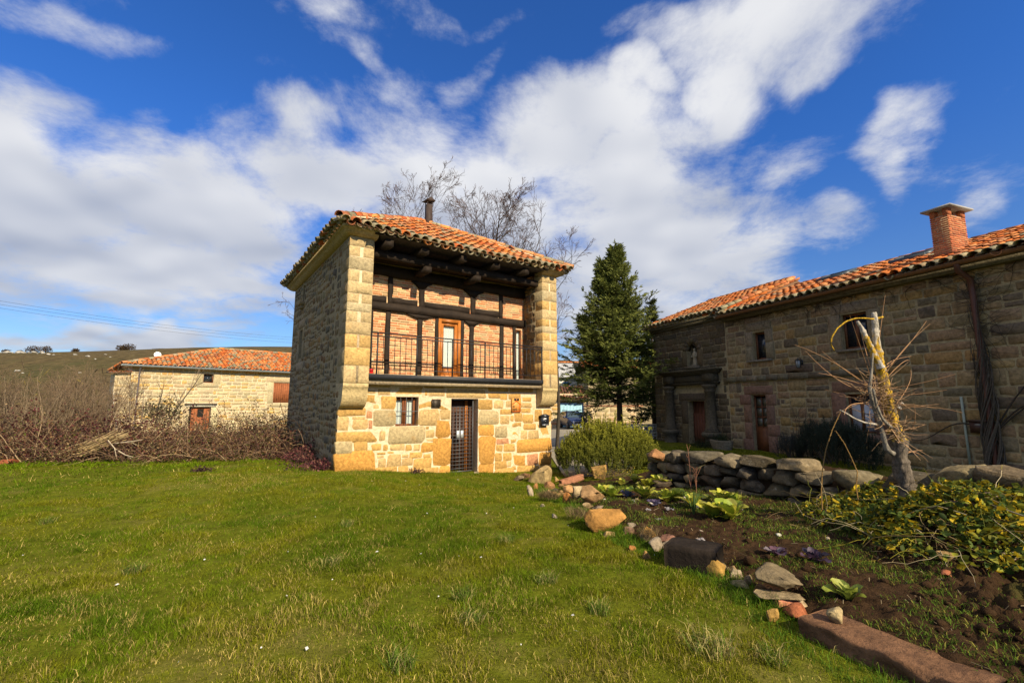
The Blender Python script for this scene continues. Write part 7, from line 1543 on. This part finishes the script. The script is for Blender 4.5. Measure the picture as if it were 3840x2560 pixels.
# tile shards in the layered pile
def shard(px, py, col, lb, seed, L=.26, w=.11, lift=.1, rz=0.2, th=.02):
    p = gp(px, py, lift); g = Geo(); al = np.array((math.cos(rz), math.sin(rz), .12)); al /= np.linalg.norm(al); ac = np.cross((0, 0, 1), al); ac /= np.linalg.norm(ac); tile_geo(g, -al * L / 2, al, ac, np.cross(al, ac), L, w, w * .9, col, True, 6, th, .22); o = g.build('tile_shard', M['tile']); o.location = p; tag(o, lb, 'tile shard')
shard(2400 + 880 * .6122, 1900 + 535 * .6122, (.48, .17, .055), 'orange roof tile shard between the stones of the layered pile', 1, .25, .10, .085, .15)
p = gp(2400 + 915 * .6122, 1900 + 615 * .6122); bar('brick_piece', (p + np.array((-.085, .05, -.02)), p + np.array((.085, .07, -.02))), .10, .075, (.42, .17, .10), 'broken pink brick under the pale flat slab', M['brick'], 'brick', 9, .02, 0.02, 6)
shard(2400 + 1880 * .6122, 1900 + 440 * .6122, (.32, .11, .05), 'dull red tile shard lying on the soil near the vine', 2, .10, .07, .015, .8)
shard(2400 + 1130 * .6122, 1900 + 668 * .6122, (.36, .12, .05), 'small red shard on the soil behind the sandstone beam', 3, .09, .05, .015, .1)
# small pebbles on the soil
for k in range(26):
    x = rng.uniform(1.2, 4.8); y = rng.uniform(2.9, 8.0)
    if edge_sd(x, y) < .15 or wall_sd(x, y) < .4: continue
    s = rng.uniform(.015, .035); g = Geo(); rock_geo(g, (s * 1.2, s, s * .7), 600 + k, pick(rng, [(.42, .38, .30), (.34, .24, .14), (.28, .22, .16)]), ICO2, 6, .08); o = g.build('pebble', M['rock'], smooth_=True); o.location = (x, y, float(soil_z(x, y)) + s * .25); tag(o, 'small pale pebble lying on the dark garden soil', 'pebble', 'pebbles on the soil')
g = Geo(); r3 = np.random.RandomState(55)
for k in range(900):
    x = r3.uniform(1.6, 4.9); y = r3.uniform(1.8, 6.2)
    tl_ = float(smooth((x - .55 * y - .8) / 1.0) * smooth((5.6 - y) / 1.5))
    if edge_sd(x, y) < .12 or wall_sd(x, y) < .5 or r3.rand() > .12 + tl_: continue
    s = r3.uniform(.010, .042) * (1 if r3.rand() < .9 else 1.5); V, T = ICO2; V = V * (1 + .5 * (fbm(V[:, 0] * 2 + k, V[:, 1] * 2 + V[:, 2] + k * .3, 3) - .5))[:, None] * np.array((s * 1.2, s, s * .8)); a = r3.rand() * 6.28; ca, sa_ = math.cos(a), math.sin(a); V = np.stack([V[:, 0] * ca - V[:, 1] * sa_, V[:, 0] * sa_ + V[:, 1] * ca, V[:, 2]], -1) + np.array((x, y, float(soil_z(x, y)) + s * .2)); g.add(V, None, T)
tag(g.build('soil_clods', M['soil']), 'loose dark clods of dug soil in the garden bed', 'soil', kind='stuff')
# dry grass tufts between the border stones
for k, (px, py, n, r, lb) in enumerate(((1920 + 560 * .2466, 1720 + 640 * .2466, 520, .20, 'drooping dry grass tuft between the white stone and the rusty block'), (1920 + 1000 * .2466, 1720 + 940 * .2466, 260, .16, 'matted dry grass below the largest ochre boulder'), (1900 + 1150 * .4677, 1600 + 930 * .4677, 160, .10, 'wispy dry grass below the yellow ochre stone'), (1920 + 180 * .2466, 1720 + 330 * .2466, 160, .12, 'dry grass wisps around the low grey stone'))):
    p = gp(px, py); a = rs.rand(n) * 6.283; rr = r * np.sqrt(rs.rand(n)); x, y = rr * np.cos(a), rr * np.sin(a) * .7; g = Geo(); blades(g, x, y, .04 + .06 * rs.rand(n), .08 + .14 * rs.rand(n), .003 + .003 * rs.rand(n), np.array([[.24, .17, .085]]) * (.4 + .9 * rs.rand(n, 1)), .9 + .7 * rs.rand(n), rs); o = g.build('dry_grass_tuft', M['blade']); o.location = p; tag(o, lb, 'grass tuft')

# ------------------------------------------------------------------ salad plants: every leaf a part
def leaf_blade(L, Wd, seed, cup=.25, ruffle=.16, droop=.5, stalk=.12):
    r_ = np.random.RandomState(seed); nu, nv = 7, 5; V = []
    for i in range(nu):
        t = i / (nu - 1); w = Wd * (stalk + (1 - stalk) * math.sin(math.pi * min(t * .62 + .10, 1) ** 1.1) ** 1.0) * (1 if t < .9 else .75)
        for j in range(nv):
            s = j / (nv - 1) * 2 - 1; V.append((s * w / 2, L * t * (1 - .12 * s * s), L * (.9 * t - droop * t * t) * .8 + cup * abs(s) ** 1.6 * w * .5 + ruffle * w * r_.randn() * abs(s) * .5 * min(1, t * 2)))
    return V, [(i * nv + j, i * nv + j + 1, (i + 1) * nv + j + 1, (i + 1) * nv + j) for i in range(nu - 1) for j in range(nv - 1)]
M['salad'] = mat('salad_leaf', None, .5, 30, .2, .3, 60, .35, trans=.25)
def salad(nm, px, py, size, n, pal, label, cat, seed, flat=.5, group=None):
    p = gp(px, py); r_ = np.random.RandomState(seed); t = empty(nm, p + np.array((0, 0, -.01)), r_.rand() * 6.28, label, cat, group)
    for k in range(n):
        inner = k / n; L = size * (1.05 - .5 * inner) * r_.uniform(.8, 1.15); V, Q = leaf_blade(L, L * r_.uniform(.55, .8), seed * 50 + k, droop=.65 - .5 * inner); V = np.array(V); el_ = (.1 + .9 * inner) * flat; ca, sa2 = math.cos(el_), math.sin(el_); V = np.stack([V[:, 0], V[:, 1] * ca - V[:, 2] * sa2 * .6, V[:, 1] * sa2 + V[:, 2] * ca], -1)
        c0 = np.array(pal[r_.randint(len(pal))]) * r_.uniform(.8, 1.2); g = Geo(); g.add(V, Q, None, c0); o = g.build('leaf', M['salad'], t, smooth_=True); a = k * 2.399 + r_.uniform(-.2, .2); o.rotation_euler = (0, 0, a); o.location = (0, 0, .012 * k / n)
    return t
YG = [(.34, .34, .030), (.28, .31, .028), (.42, .38, .045), (.22, .28, .025), (.38, .35, .06)]
Z4 = lambda x, y: (1900 + x * .4677, 1600 + y * .4677)
SAL = [(760, 545, .15, 9), (850, 570, .17, 10), (930, 470, .13, 8), (1030, 440, .13, 8), (1110, 570, .19, 11), (1125, 495, .17, 9), (1225, 480, .18, 10), (1290, 605, .17, 10), (1360, 590, .16, 9), (1490, 660, .17, 9), (1650, 735, .19, 12), (1740, 620, .19, 11), (1820, 640, .17, 9), (1790, 735, .20, 12)]
SL = ['between dry leaves at the far garden end', 'left of the blue-grey cabbage', 'behind the blue-grey cabbage', 'just behind the yellow creeping stems', 'with wide outer leaves right of the blue-grey cabbage', 'tucked behind the wide-leaved one', 'at the far end next to the garden wall', 'beside the dark purple cabbage', 'between purple cabbage and onion shoots', 'with onion shoots growing through it', 'lowest of the clump of four', 'highest of the clump of four', 'closest of the clump of four to the wall', 'with a pink heart, in the clump of four']
for k, (x, y, s, n) in enumerate(SAL): salad('lettuce', *Z4(x, y), s * 1.55, n + 2, YG, 'yellow-green lettuce ' + SL[k], 'lettuce', 500 + k, 1.05, 'lettuces in the garden bed')
Z7 = lambda x, y: (2400 + x * .6122, 1900 + y * .6122)
salad('lettuce', *Z7(1275, 565), .17, 11, [(.22, .25, .03), (.15, .19, .03), (.28, .29, .05)], 'single large lettuce with drooping outer leaves alone on the soil', 'lettuce', 530, .9, 'lettuces in the garden bed')
salad('red_cabbage', *Z7(1065, 330), .15, 13, [(.035, .022, .045), (.05, .03, .055), (.025, .018, .03), (.09, .05, .08)], 'dark purple cabbage standing upright on the weedy soil', 'cabbage', 541, 1.0, 'purple cabbages')
salad('red_cabbage', *Z7(835, 290), .14, 8, [(.07, .035, .06), (.12, .06, .08), (.16, .13, .14)], 'fallen purple cabbage with withered grey leaves', 'cabbage', 542, .35, 'purple cabbages')
salad('red_cabbage', *Z4(975, 560), .17, 10, [(.16, .17, .26), (.12, .12, .20), (.20, .20, .28)], 'blue-grey cabbage with long bare stalks among the lettuces', 'cabbage', 543, .95, 'purple cabbages')
salad('red_cabbage', *Z4(1195, 640), .14, 9, [(.05, .03, .07), (.14, .13, .20), (.08, .06, .11)], 'limp purple cabbage between the lettuces', 'cabbage', 544, .6, 'purple cabbages')
for k, (x, y, lb) in enumerate(((1040, 600, 'dry whitish leaf scrap by the blue-grey cabbage'), (1110, 660, 'ragged pale leaf scraps below the limp cabbage'), (1215, 745, 'curled white leaf scrap alone on the soil'), (1300, 680, 'crumpled pale leaf scrap under the lettuces'), (1590, 905, 'strip of pale dry leaf beside the weeds'))):
    p = gp(*Z4(x, y)); g = Geo()
    for j in range(3): V, Q = leaf_blade(.09, .06, 60 + k * 4 + j, ruffle=.5, droop=.9); a = rs.rand() * 6.28; V = np.array(V) @ np.array(((math.cos(a), math.sin(a), 0), (-math.sin(a), math.cos(a), 0), (0, 0, 1))); V[:, 2] = np.maximum(V[:, 2], .002) * .6; g.add(V, Q, None, np.array((.42, .38, .36)) * rs.uniform(.6, 1.1))
    o = g.build('dry_leaf', M['salad'], smooth_=True); o.location = p; tag(o, lb, 'dead leaf')
# onion shoots
p = gp(*Z4(1500, 690)); g = Geo()
for k in range(9): a = rs.rand() * 6.28; e = np.array((math.cos(a) * .12, math.sin(a) * .12, .20 + .14 * rs.rand())); tube(g, [(0, 0, 0), e * .6 + np.array((0, 0, .05)), e], [.006, .005, .002], 5, np.array((.10, .17, .04)) * rs.uniform(.7, 1.2))
o = g.build('onion_shoots', M['leaf']); o.location = p; tag(o, 'thin green onion shoots among the lettuces', 'onion')
# thin bare raspberry canes by the wall
for k, (pts, lb) in enumerate((([(1480, 520), (1475, 400), (1460, 250), (1450, 160)], 'tall thin reddish cane with side twigs before the garden wall'), ([(1520, 530), (1522, 430), (1515, 330)], 'short thin reddish cane beside the taller one'))):
    b = gp(*Z4(*pts[0])); q = [ondepth(*Z4(*u), b[1]) for u in pts]; q[0] = b; g = Geo(); tube(g, q, np.linspace(.007, .003, len(q)), 4, (.24, .11, .07))
    for j in range(9): i = rs.randint(1, len(q)); tube(g, [q[i] + (q[i - 1] - q[i]) * rs.rand() * .8, q[i] + rs.randn(3) * np.array((.05, .03, .03)) + np.array((0, 0, .03))], .003, 3, (.26, .12, .07))
    tag(g.build('raspberry_cane', M['twig']), lb, 'cane')
# yellow-leaved creeping stems under the rosemary
p = gp(1920 + 1620 * .2466, 1720 + 270 * .2466); n = 420; g = Geo(); P = rs.randn(n, 3) * np.array((.28, .14, .0)); P[:, 2] = np.abs(rs.randn(n)) * .13; leaves(g, P, rs.randn(n, 3) + np.array((0, 0, .4)), .02 + .02 * rs.rand(n), .015 + .015 * rs.rand(n), np.array([(.34, .25, .02), (.22, .19, .03), (.10, .12, .03)])[rs.randint(3, size=n)] * (.6 + .8 * rs.rand(n, 1)), rs)
for k in range(40): tube(g, [(rs.randn() * .25, rs.randn() * .1, 0), (rs.randn() * .25, rs.randn() * .1, .2 * rs.rand() + .05)], .003, 3, (.2, .14, .08))
o = g.build('creeping_plant', M['leaf']); o.location = p; tag(o, 'thin stems with small yellow leaves under the rosemary', 'plant')

# ------------------------------------------------------------------ pollarded garden tree
def zt(x, y): return 2700 + x * .6376, 1100 + y * .6376
TDp = 5.35
def tp_(x, y, dd=0.0): return ondepth(*zt(x, y), TDp + dd)
tb_ = tp_(1140, 1420); tz = float(soil_z(tb_[0], TDp)); tree = empty('pollarded_tree', (tb_[0], TDp, tz), 0, 'lopped fruit tree with yellow lichen and a spray of thin bare shoots', 'tree'); TO = np.array((tb_[0], TDp, tz))
def loc(pts): return [np.array(p_) - TO for p_ in pts]
def resample(P, n):
    P = np.array(P); L = np.r_[0, np.cumsum(np.linalg.norm(np.diff(P, axis=0), axis=1))]; t = np.linspace(0, L[-1], n); return np.stack([np.interp(t, L, P[:, i]) for i in range(3)], -1)
bm2 = mat('lichened_bark', None, .95, 34, .6, 1.0, 40, .06, stain=[((.36, .32, .27), 16.0, .62), ((.028, .022, .016), 22.0, .54)], sstr=.8, grain=(1, 1, .3))
def limb(g, px_pts, rads, n=26, m=12, lich=None, col=(.12, .105, .085), dd=0.0, rough=.13, seed=1):
    P = loc([tp_(x, y, dd) for x, y in px_pts]); L = np.r_[0, np.cumsum(np.linalg.norm(np.diff(np.array(P), axis=0), axis=1))]; Q = resample(P, n); t = np.linspace(0, L[-1], n); r = np.interp(t, L, np.array(rads) * .6376 / F * TDp); rr = np.random.RandomState(seed); r = r * (1 + rough * rr.randn(n)); f = t / L[-1]
    C = np.tile(np.array(col), (n, 1)); 
    if lich: w = smooth((f - lich[0]) / .12) * (1 - smooth((f - lich[1]) / .1)) * (.25 + .85 * rr.rand(n)); w = np.clip(w, 0, 1)[:, None]; C = C * (1 - w) + np.array((.50, .27, .012)) * w
    k0 = g.n; tube(g, Q, r, m, C, cap=True)
    V = g.V[-1]; nz = fbm(V[:, 0] * 30 + seed, V[:, 2] * 12 + V[:, 1] * 20, 3) - .5; cen = np.repeat(Q, m, axis=0); g.V[-1] = cen + (V - cen) * (1 + .55 * nz)[:, None]
    if lich:
        hf = fbm(V[:, 0] * 55 + seed * 7, V[:, 2] * 34 + V[:, 1] * 40, 3); fw = np.repeat(smooth((f - lich[0]) / .15) * (1 - smooth((f - lich[1]) / .12)), m); k_ = np.clip((hf - (.66 - .30 * fw)) / .08, 0, 1)[:, None] * (fw > .02)[:, None]
        bare = np.repeat(smooth((f - lich[1] + .12) / .1), m)[:, None]; base_ = np.array(col) * (1 - bare) + np.array((.36, .32, .26)) * bare; g.C[-1] = np.clip(base_ * (.6 + 1.2 * hf[:, None]) * (1 - k_) + np.array((.40, .24, .025)) * (.6 + .9 * hf[:, None]) * k_, 0, 1)
g = Geo()
limb(g, [(1150, 1470), (1125, 1280), (1085, 1080), (1055, 960), (1060, 900), (1030, 800), (995, 680), (965, 540), (940, 430), (925, 320), (912, 200), (905, 112)], [56, 46, 41, 36, 42, 33, 30, 27, 25, 21, 17, 13], 130, 22, (.42, .80), (.105, .085, .065), 0, .05, 2)
g.build('trunk', bm2, tree, smooth_=True)
g = Geo(); limb(g, [(945, 440), (900, 350), (860, 260), (830, 200), (808, 162)], [20, 17, 14, 12, 9], 50, 12, (.05, .62), (.30, .28, .25), -.04, .06, 3); limb(g, [(905, 150), (895, 152), (860, 146), (800, 146), (740, 165), (690, 205), (656, 258), (652, 300), (672, 335)], [6, 5, 5, 4.5, 4.5, 4, 4, 3.5, 3], 22, 6, (-.1, 1.2), (.4, .25, .02), -.08, .06, 4)
limb(g, [(910, 150), (935, 145), (958, 138)], [7, 7, 6], 6, 6, (-.1, 1.3), (.4, .25, .02), 0, .05, 14)
limb(g, [(1020, 945), (985, 925), (962, 850), (945, 770), (915, 690), (885, 600), (880, 540), (893, 450), (900, 350)], [14, 14, 13, 13, 12, 11, 9, 7, 5], 26, 8, None, (.20, .175, .14), -.10, .08, 5); limb(g, [(1010, 790), (960, 745), (920, 660), (900, 560)], [9, 9, 8, 6], 12, 6, None, (.2, .175, .14), -.15, .08, 6); limb(g, [(920, 770), (850, 760), (790, 735), (735, 700), (705, 685)], [7, 6, 6, 5, 4], 12, 5, None, (.34, .30, .25), -.15, .06, 7)
limb(g, [(1045, 680), (1060, 655), (1075, 648)], [16, 12, 8], 6, 7, None, (.36, .33, .29), -.02, .12, 8)
g.build('limb', bm2, tree, smooth_=True)
g = Geo(); rs = np.random.RandomState(66)
SHO = [((890, 560), (700, 430), (460, 290)), ((885, 575), (690, 450), (520, 340)), ((880, 540), (760, 440), (560, 330)), ((870, 545), (700, 490), (565, 470)), ((895, 520), (840, 330), (750, 130)), ((900, 480), (870, 330), (825, 200)), ((960, 560), (1090, 500), (1360, 500)), ((960, 520), (1060, 430), (1150, 380)), ((970, 480), (1040, 330), (1220, 190)), ((960, 450), (1080, 320), (1240, 140)), ((980, 420), (1050, 390), (1110, 385)), ((980, 600), (1120, 590), (1310, 575)), ((990, 640), (1090, 600), (1250, 610)), ((1010, 700), (1150, 670), (1400, 705)), ((1000, 690), (1080, 570), (1130, 440)), ((930, 330), (930, 150), (975, 40)), ((1030, 800), (1100, 800), (1185, 800)), ((1030, 790), (1150, 740), (1150, 690)), ((860, 620), (780, 590), (700, 590)), ((880, 650), (800, 660), (720, 700)), ((900, 720), (850, 800), (850, 880)), ((1060, 940), (1150, 930), (1220, 970)), ((930, 700), (800, 620), (640, 560)), ((1040, 980), (1120, 930), (1190, 925))]
for (a, b, c) in SHO:
    dd = rs.uniform(-.5, .35); P = np.array([tp_(*a), tp_(b[0] + rs.randn() * 45, b[1] + rs.randn() * 45, dd * .5), tp_(c[0] + rs.randn() * 20, c[1] + rs.randn() * 20, dd)]) - TO; t = np.linspace(0, 1, 9)[:, None]; Q = (1 - t) ** 2 * P[0] + 2 * t * (1 - t) * P[1] + t * t * P[2]; tube(g, Q, np.linspace(.0055, .0022, 9), 4, np.array((.36, .20, .10)) * rs.uniform(.6, 1.2))
for k in range(150):
    x, y = ((885, 570), (900, 640), (940, 720), (1000, 760), (1040, 830), (980, 600), (930, 500))[rs.randint(7)]; a = tp_(x + rs.randn() * 14, y + rs.randn() * 25, -.05) - TO; ang = rs.uniform(0, 6.283); L = rs.uniform(.08, .42); d = unit(np.array((math.cos(ang), rs.uniform(-.9, .5), math.sin(ang) * .55 + .1))); m_ = a + d * L * .5 + rs.randn(3) * .015; tube(g, [a, m_, a + d * L + np.array((0, 0, .03 * rs.randn()))], [.005, .0038, .002], 3, np.array((.32, .20, .11)) * rs.uniform(.45, 1.25))
g.build('shoots', M['twig'], tree)
# arching thorny rose stems
for k, (pts, lb) in enumerate((([(603, 1300), (595, 1180), (600, 1050), (622, 920), (660, 800), (712, 690), (665, 1062 - 380), (662, 560)], 'tall arching thorny rose stem beside the garden wall'), ([(820, 1220), (800, 1140), (808, 1050), (770, 960), (730, 880), (680, 808)], 'shorter thorny rose stem bending towards the tall one'))):
    P = [tp_(x, y, .55) for x, y in pts[:6]]; P[0][2] = float(soil_z(P[0][0], P[0][1])); Q = resample(P, 26); g = Geo(); tube(g, Q, np.linspace(.009, .004, 26), 5, (.22, .13, .045))
    for q in Q[2:]:
        for j in range(3): tube(g, [q, q + unit(rs.randn(3)) * .018], [.003, .0006], 3, (.30, .20, .06))
    tag(g.build('rose_stem', M['twig']), lb, 'rose')
# ------------------------------------------------------------------ honeysuckle heap over the wall and garden
vine = empty('honeysuckle_heap', (4.75, 5.6, float(gz(4.75, 5.6))), 0, 'sprawling honeysuckle heap with yellow and green leaves over the garden wall', 'vine'); VO = np.array(vine.location); rs = np.random.RandomState(90)
def heap_h(x, y):
    ws = wall_sd(x, y); along = (y - 3.4) / 4.0; base = np.exp(-((ws - .22) / .5) ** 2) * (.36 + .12 * fbm(x * 2 + 4, y * 2, 2)); m = smooth((y - 4.2) / .6) * smooth((6.9 - y) / .9)
    mound = .60 * np.exp(-(((x - 4.40) / .62) ** 2 + ((y - 4.75) / .62) ** 2)) + .14 * np.exp(-(((x - 3.85) / .45) ** 2 + ((y - 5.8) / .6) ** 2)); return base * m + mound * (1 + .5 * (fbm(x * 3, y * 3, 2) - .5))
n = 26000; x = 3.0 + 3.2 * rs.rand(n); y = 3.4 + 3.8 * rs.rand(n); h = heap_h(x, y); cl = fbm(x * 3 + 1, y * 3 + 2, 3); k_ = (h > .10) & (rs.rand(n) < smooth((h - .05) / .2) * smooth((cl - .30) / .2)) & (wall_sd(x, y) > -.35); x, y, h = x[k_], y[k_], h[k_]; n = len(x)
z = np.maximum(soil_z(x, y), gz(x, y)) + h * (1 - .5 * rs.rand(n) ** 2) + .02 * rs.randn(n); yel = smooth((fbm(x * 1.8 + 9, y * 1.8 + 4, 2) - .42) / .2) * smooth((x - .0 * y - 3.6) / .9)
pal = np.array([(.40, .28, .012), (.48, .33, .015), (.20, .20, .02), (.085, .12, .018), (.05, .08, .015)]); pi = np.where(rs.rand(n) < .28 + .42 * yel, rs.randint(0, 3, n), rs.randint(2, 5, n)); big = rs.rand(n) ** 3
g = Geo(); D = rs.randn(n, 3) * np.array((1, 1, .5)) + np.array((0, -.3, .1)); L = .028 + .024 * rs.rand(n) + .045 * big; leaves2(g, np.stack([x, y, z], -1) - VO, D, L * 1.1, L * (.62 + .22 * rs.rand(n)), pal[pi] * (.45 + .9 * rs.rand(n, 1)), rs)
o = g.build('leaves', M['leaf'], vine); o['kind'] = 'stuff'
g = Geo()
for k in range(700):
    x = rs.uniform(3.2, 6.0); y = rs.uniform(3.3, 7.4); h = float(heap_h(x, y))
    if h < .1 or wall_sd(x, y) < -.3: continue
    p = np.array((x, y, float(max(soil_z(x, y), gz(x, y))) + h * rs.uniform(.3, 1.0))) - VO; a = rs.rand() * 6.283; d = np.array((math.cos(a), math.sin(a), rs.uniform(-.1, .7))); pts = [p]; L = rs.uniform(.2, .95)
    for i in range(7): d = unit(d + rs.randn(3) * .28 + np.array((0, 0, -.13))); p = p + d * L / 7; pts.append(p)
    zlow = [float(max(soil_z(q[0] + VO[0], q[1] + VO[1]), gz(q[0] + VO[0], q[1] + VO[1]))) - VO[2] for q in pts]; pts = [np.array((q[0], q[1], max(q[2], zz + .01))) for q, zz in zip(pts, zlow)]
    tube(g, pts, np.linspace(.0035, .0018, 8), 3, np.array(((.30, .26, .03), (.24, .17, .08), (.40, .33, .20), (.16, .17, .03))[rs.randint(4)]) * rs.uniform(.5, 1.2))
o = g.build('stems', M['twig'], vine); o['kind'] = 'stuff'
# cut log rounds and sticks on the heap
for k, (x, y, L, r, rz, lb) in enumerate(((1700, 570, .30, .055, .3, 'sawn log with pale orange cut end on the vine heap'), (1560, 640, .34, .045, -.2, 'thin grey log lying under the sawn log'), (1820, 560, .22, .05, .9, 'short sawn log beside the wall coping'))):
    px, py = 3000 + x * .3827, 1650 + y * .3827; p = ondepth(px, py, 5.0 - .1 * k); t = empty('cut_log', p, rz + 2.6, lb, 'log'); g = Geo(); tube(g, [(-L / 2, 0, 0), (0, 0, .004), (L / 2, 0, 0)], [r, r * .97, r * .93], 10, (.16, .11, .08)); g.build('bark', M['bark'], t)
    swm = mat('sawn_wood%d' % k, (.40, .20, .08), .9, 20, .25, .2, 60)
    for e in (-1, 1): g = Geo(); th = np.arange(10) * 2 * math.pi / 10; g.add([(e * (L / 2 + .001), math.cos(a) * r * .96, math.sin(a) * r * .96) for a in th], None, [(0, i, i + 1) if e > 0 else (0, i + 1, i) for i in range(1, 9)], (.42, .21, .08)); g.build('cut_face', swm, t)
for k, (a, b, d1, d2, lb) in enumerate((((1310, 440), (2195, 740), 5.2, 4.2, 'long straight grey stick leaning off the vine heap'), ((1640, 720), (2150, 700), 4.9, 4.5, 'curved pale dead stem over the vine heap'), ((1700, 790), (2060, 640), 4.8, 4.6, 'thin pale dead stem crossing the curved one'))):
    A = ondepth(3000 + a[0] * .3827, 1650 + a[1] * .3827, d1); Bp = ondepth(3000 + b[0] * .3827, 1650 + b[1] * .3827, d2); mid = (A + Bp) / 2 + np.array((0, 0, .0 if k == 0 else .07)); t = np.linspace(0, 1, 9)[:, None]; Q = (1 - t) ** 2 * A + 2 * t * (1 - t) * mid + t * t * Bp; g = Geo(); tube(g, Q, np.linspace(.009, .005, 9), 5, (.30, .26, .22)); tag(g.build('dead_stick', M['twig']), lb, 'stick')
# dry stalks at the right edge of the heap
n = 260; g = Geo(); c = gp(3000 + 2000 * .3827, 1650 + 900 * .3827)
for k in range(n): p = np.array((rs.randn() * .30, rs.randn() * .35, .01)); d = unit(np.array((rs.randn() * .6, rs.randn() * .6, .5 + rs.rand()))); L = rs.uniform(.1, .38); zz = float(soil_z(c[0] + p[0], c[1] + p[1])) - c[2]; p[2] = zz; tube(g, [p, p + d * L * .6, p + unit(d + np.array((0, 0, -.5)) + rs.randn(3) * .3) * L], [.0035, .003, .0012], 3, np.array((.28, .22, .14)) * rs.uniform(.4, 1.2))
o = g.build('dry_stalks', M['twig']); o.location = c; tag(o, 'tangle of dry brown stalks beyond the yellow vine leaves', 'stalks', kind='stuff')

# ------------------------------------------------------------------ by the long house: statue, trough
q = hw((NI[0] + NI[1]) / 2 + .03, .12, 3.10); st_ = empty('niche_statue', q, HRZ + .0, 'small pale carved robed figure standing in the wall niche', 'statue'); sm = mat('carved_stone', None, .9, 14, .3, .4, 50, .1)
g = Geo(); prof = [(.105, .06), (.115, .08), (.10, .2), (.095, .33), (.11, .42), (.12, .47), (.10, .53), (.05, .565), (.038, .58), (.05, .60), (.058, .635), (.055, .67), (.035, .70), (.008, .712)]
P = np.array(prof); m = 16; thv = np.arange(m) * 2 * math.pi / m; fold = 1 + .10 * np.sin(thv * 7)[None, :] * (P[:, 1, None] < .45) ; V = np.stack([P[:, 0, None] * np.cos(thv) * fold, P[:, 0, None] * .75 * np.sin(thv) * fold - .02 * (P[:, 1, None] > .55), P[:, 1, None] + 0 * thv], -1).reshape(-1, 3); k = len(P)
g.add(V, [(i * m + j, i * m + (j + 1) % m, (i + 1) * m + (j + 1) % m, (i + 1) * m + j) for i in range(k - 1) for j in range(m)], None, (.34, .28, .19)); g.build('figure', sm, st_, smooth_=True)
g = Geo(); tube(g, [(-.10, .0, .46), (-.12, -.07, .36), (-.03, -.11, .36)], [.036, .032, .022], 8, (.34, .28, .19), True); tube(g, [(.10, .0, .46), (.12, -.06, .35), (.04, -.11, .40)], [.036, .032, .022], 8, (.34, .28, .19), True); g.build('arms', sm, st_, smooth_=True)
g = Geo(); box(g, -.13, .13, -.11, .11, 0, .06, (.24, .2, .14)); g.build('plinth', sm, st_)
q = hw(-.98, -.62, 0); zq = float(gz(q[0], q[1])); tr_ = empty('stone_trough', (q[0], q[1], zq), HRZ, 'oval stone trough planted with greenery between portal and glazed door', 'planter'); g = Geo(); V = []; m = 20; thv = np.arange(m) * 2 * math.pi / m
for (sx, sy, z) in ((.36, .22, -.1), (.40, .24, .05), (.45, .28, .26), (.45, .28, .30), (.39, .22, .30), (.37, .20, .22)): V += [(sx * math.cos(a), sy * math.sin(a), z) for a in thv]
g.add(V, [(i * m + j, i * m + (j + 1) % m, (i + 1) * m + (j + 1) % m, (i + 1) * m + j) for i in range(5) for j in range(m)], [(5 * m, 5 * m + j, 5 * m + j + 1) for j in range(1, m - 1)], (.20, .165, .11)); g.build('basin', M['shade_stone'], tr_)
n = 800; rs = np.random.RandomState(4); g = Geo(); P = rs.randn(n, 3) * np.array((.18, .11, .0)); P[:, 2] = .26 + np.abs(rs.randn(n)) * .10; leaves(g, P, rs.randn(n, 3) + np.array((0, 0, .8)), .04 + .04 * rs.rand(n), .012 + .012 * rs.rand(n), np.array([[.04, .05, .02]]) * (.6 + .9 * rs.rand(n, 1)), rs); g.build('plants', M['leaf'], tr_)
q = hw(-1.75, -.75, 0); n = 700; g = Geo(); P = rs.randn(n, 3) * np.array((.2, .2, .0)); P[:, 2] = np.abs(rs.randn(n)) * .14; leaves(g, P, rs.randn(n, 3) + np.array((0, 0, .8)), .05 + .05 * rs.rand(n), .015 + .012 * rs.rand(n), np.array([[.035, .042, .018]]) * (.6 + .9 * rs.rand(n, 1)), rs); o = g.build('low_plant', M['leaf']); o.location = (q[0], q[1], float(gz(q[0], q[1]))); tag(o, 'low dark plant at the foot of the right portal column', 'plant')
# dark clipped shrub by the car
p = ondepth(2040 + 628 * .2551, 1320 + 1015 * .2551, 41.0); g = Geo(); n = 500; P = unit(rs.randn(n, 3)) * np.array((.55, .5, .75)) * rs.rand(n, 1) ** .3 + np.array((0, 0, .9)); leaves(g, P, rs.randn(n, 3), .15 + .1 * rs.rand(n), .08 + .05 * rs.rand(n), np.array([[.018, .02, .014]]) * (.6 + .9 * rs.rand(n, 1)), rs); tube(g, [(0, 0, -.1), (0, 0, .9)], .06, 6, (.05, .04, .03)); o = g.build('dark_shrub', M['leaf']); o.location = (p[0], 41.0, float(gz(p[0], 41.0))); tag(o, 'small dark rounded shrub next to the parked car', 'shrub')
# end
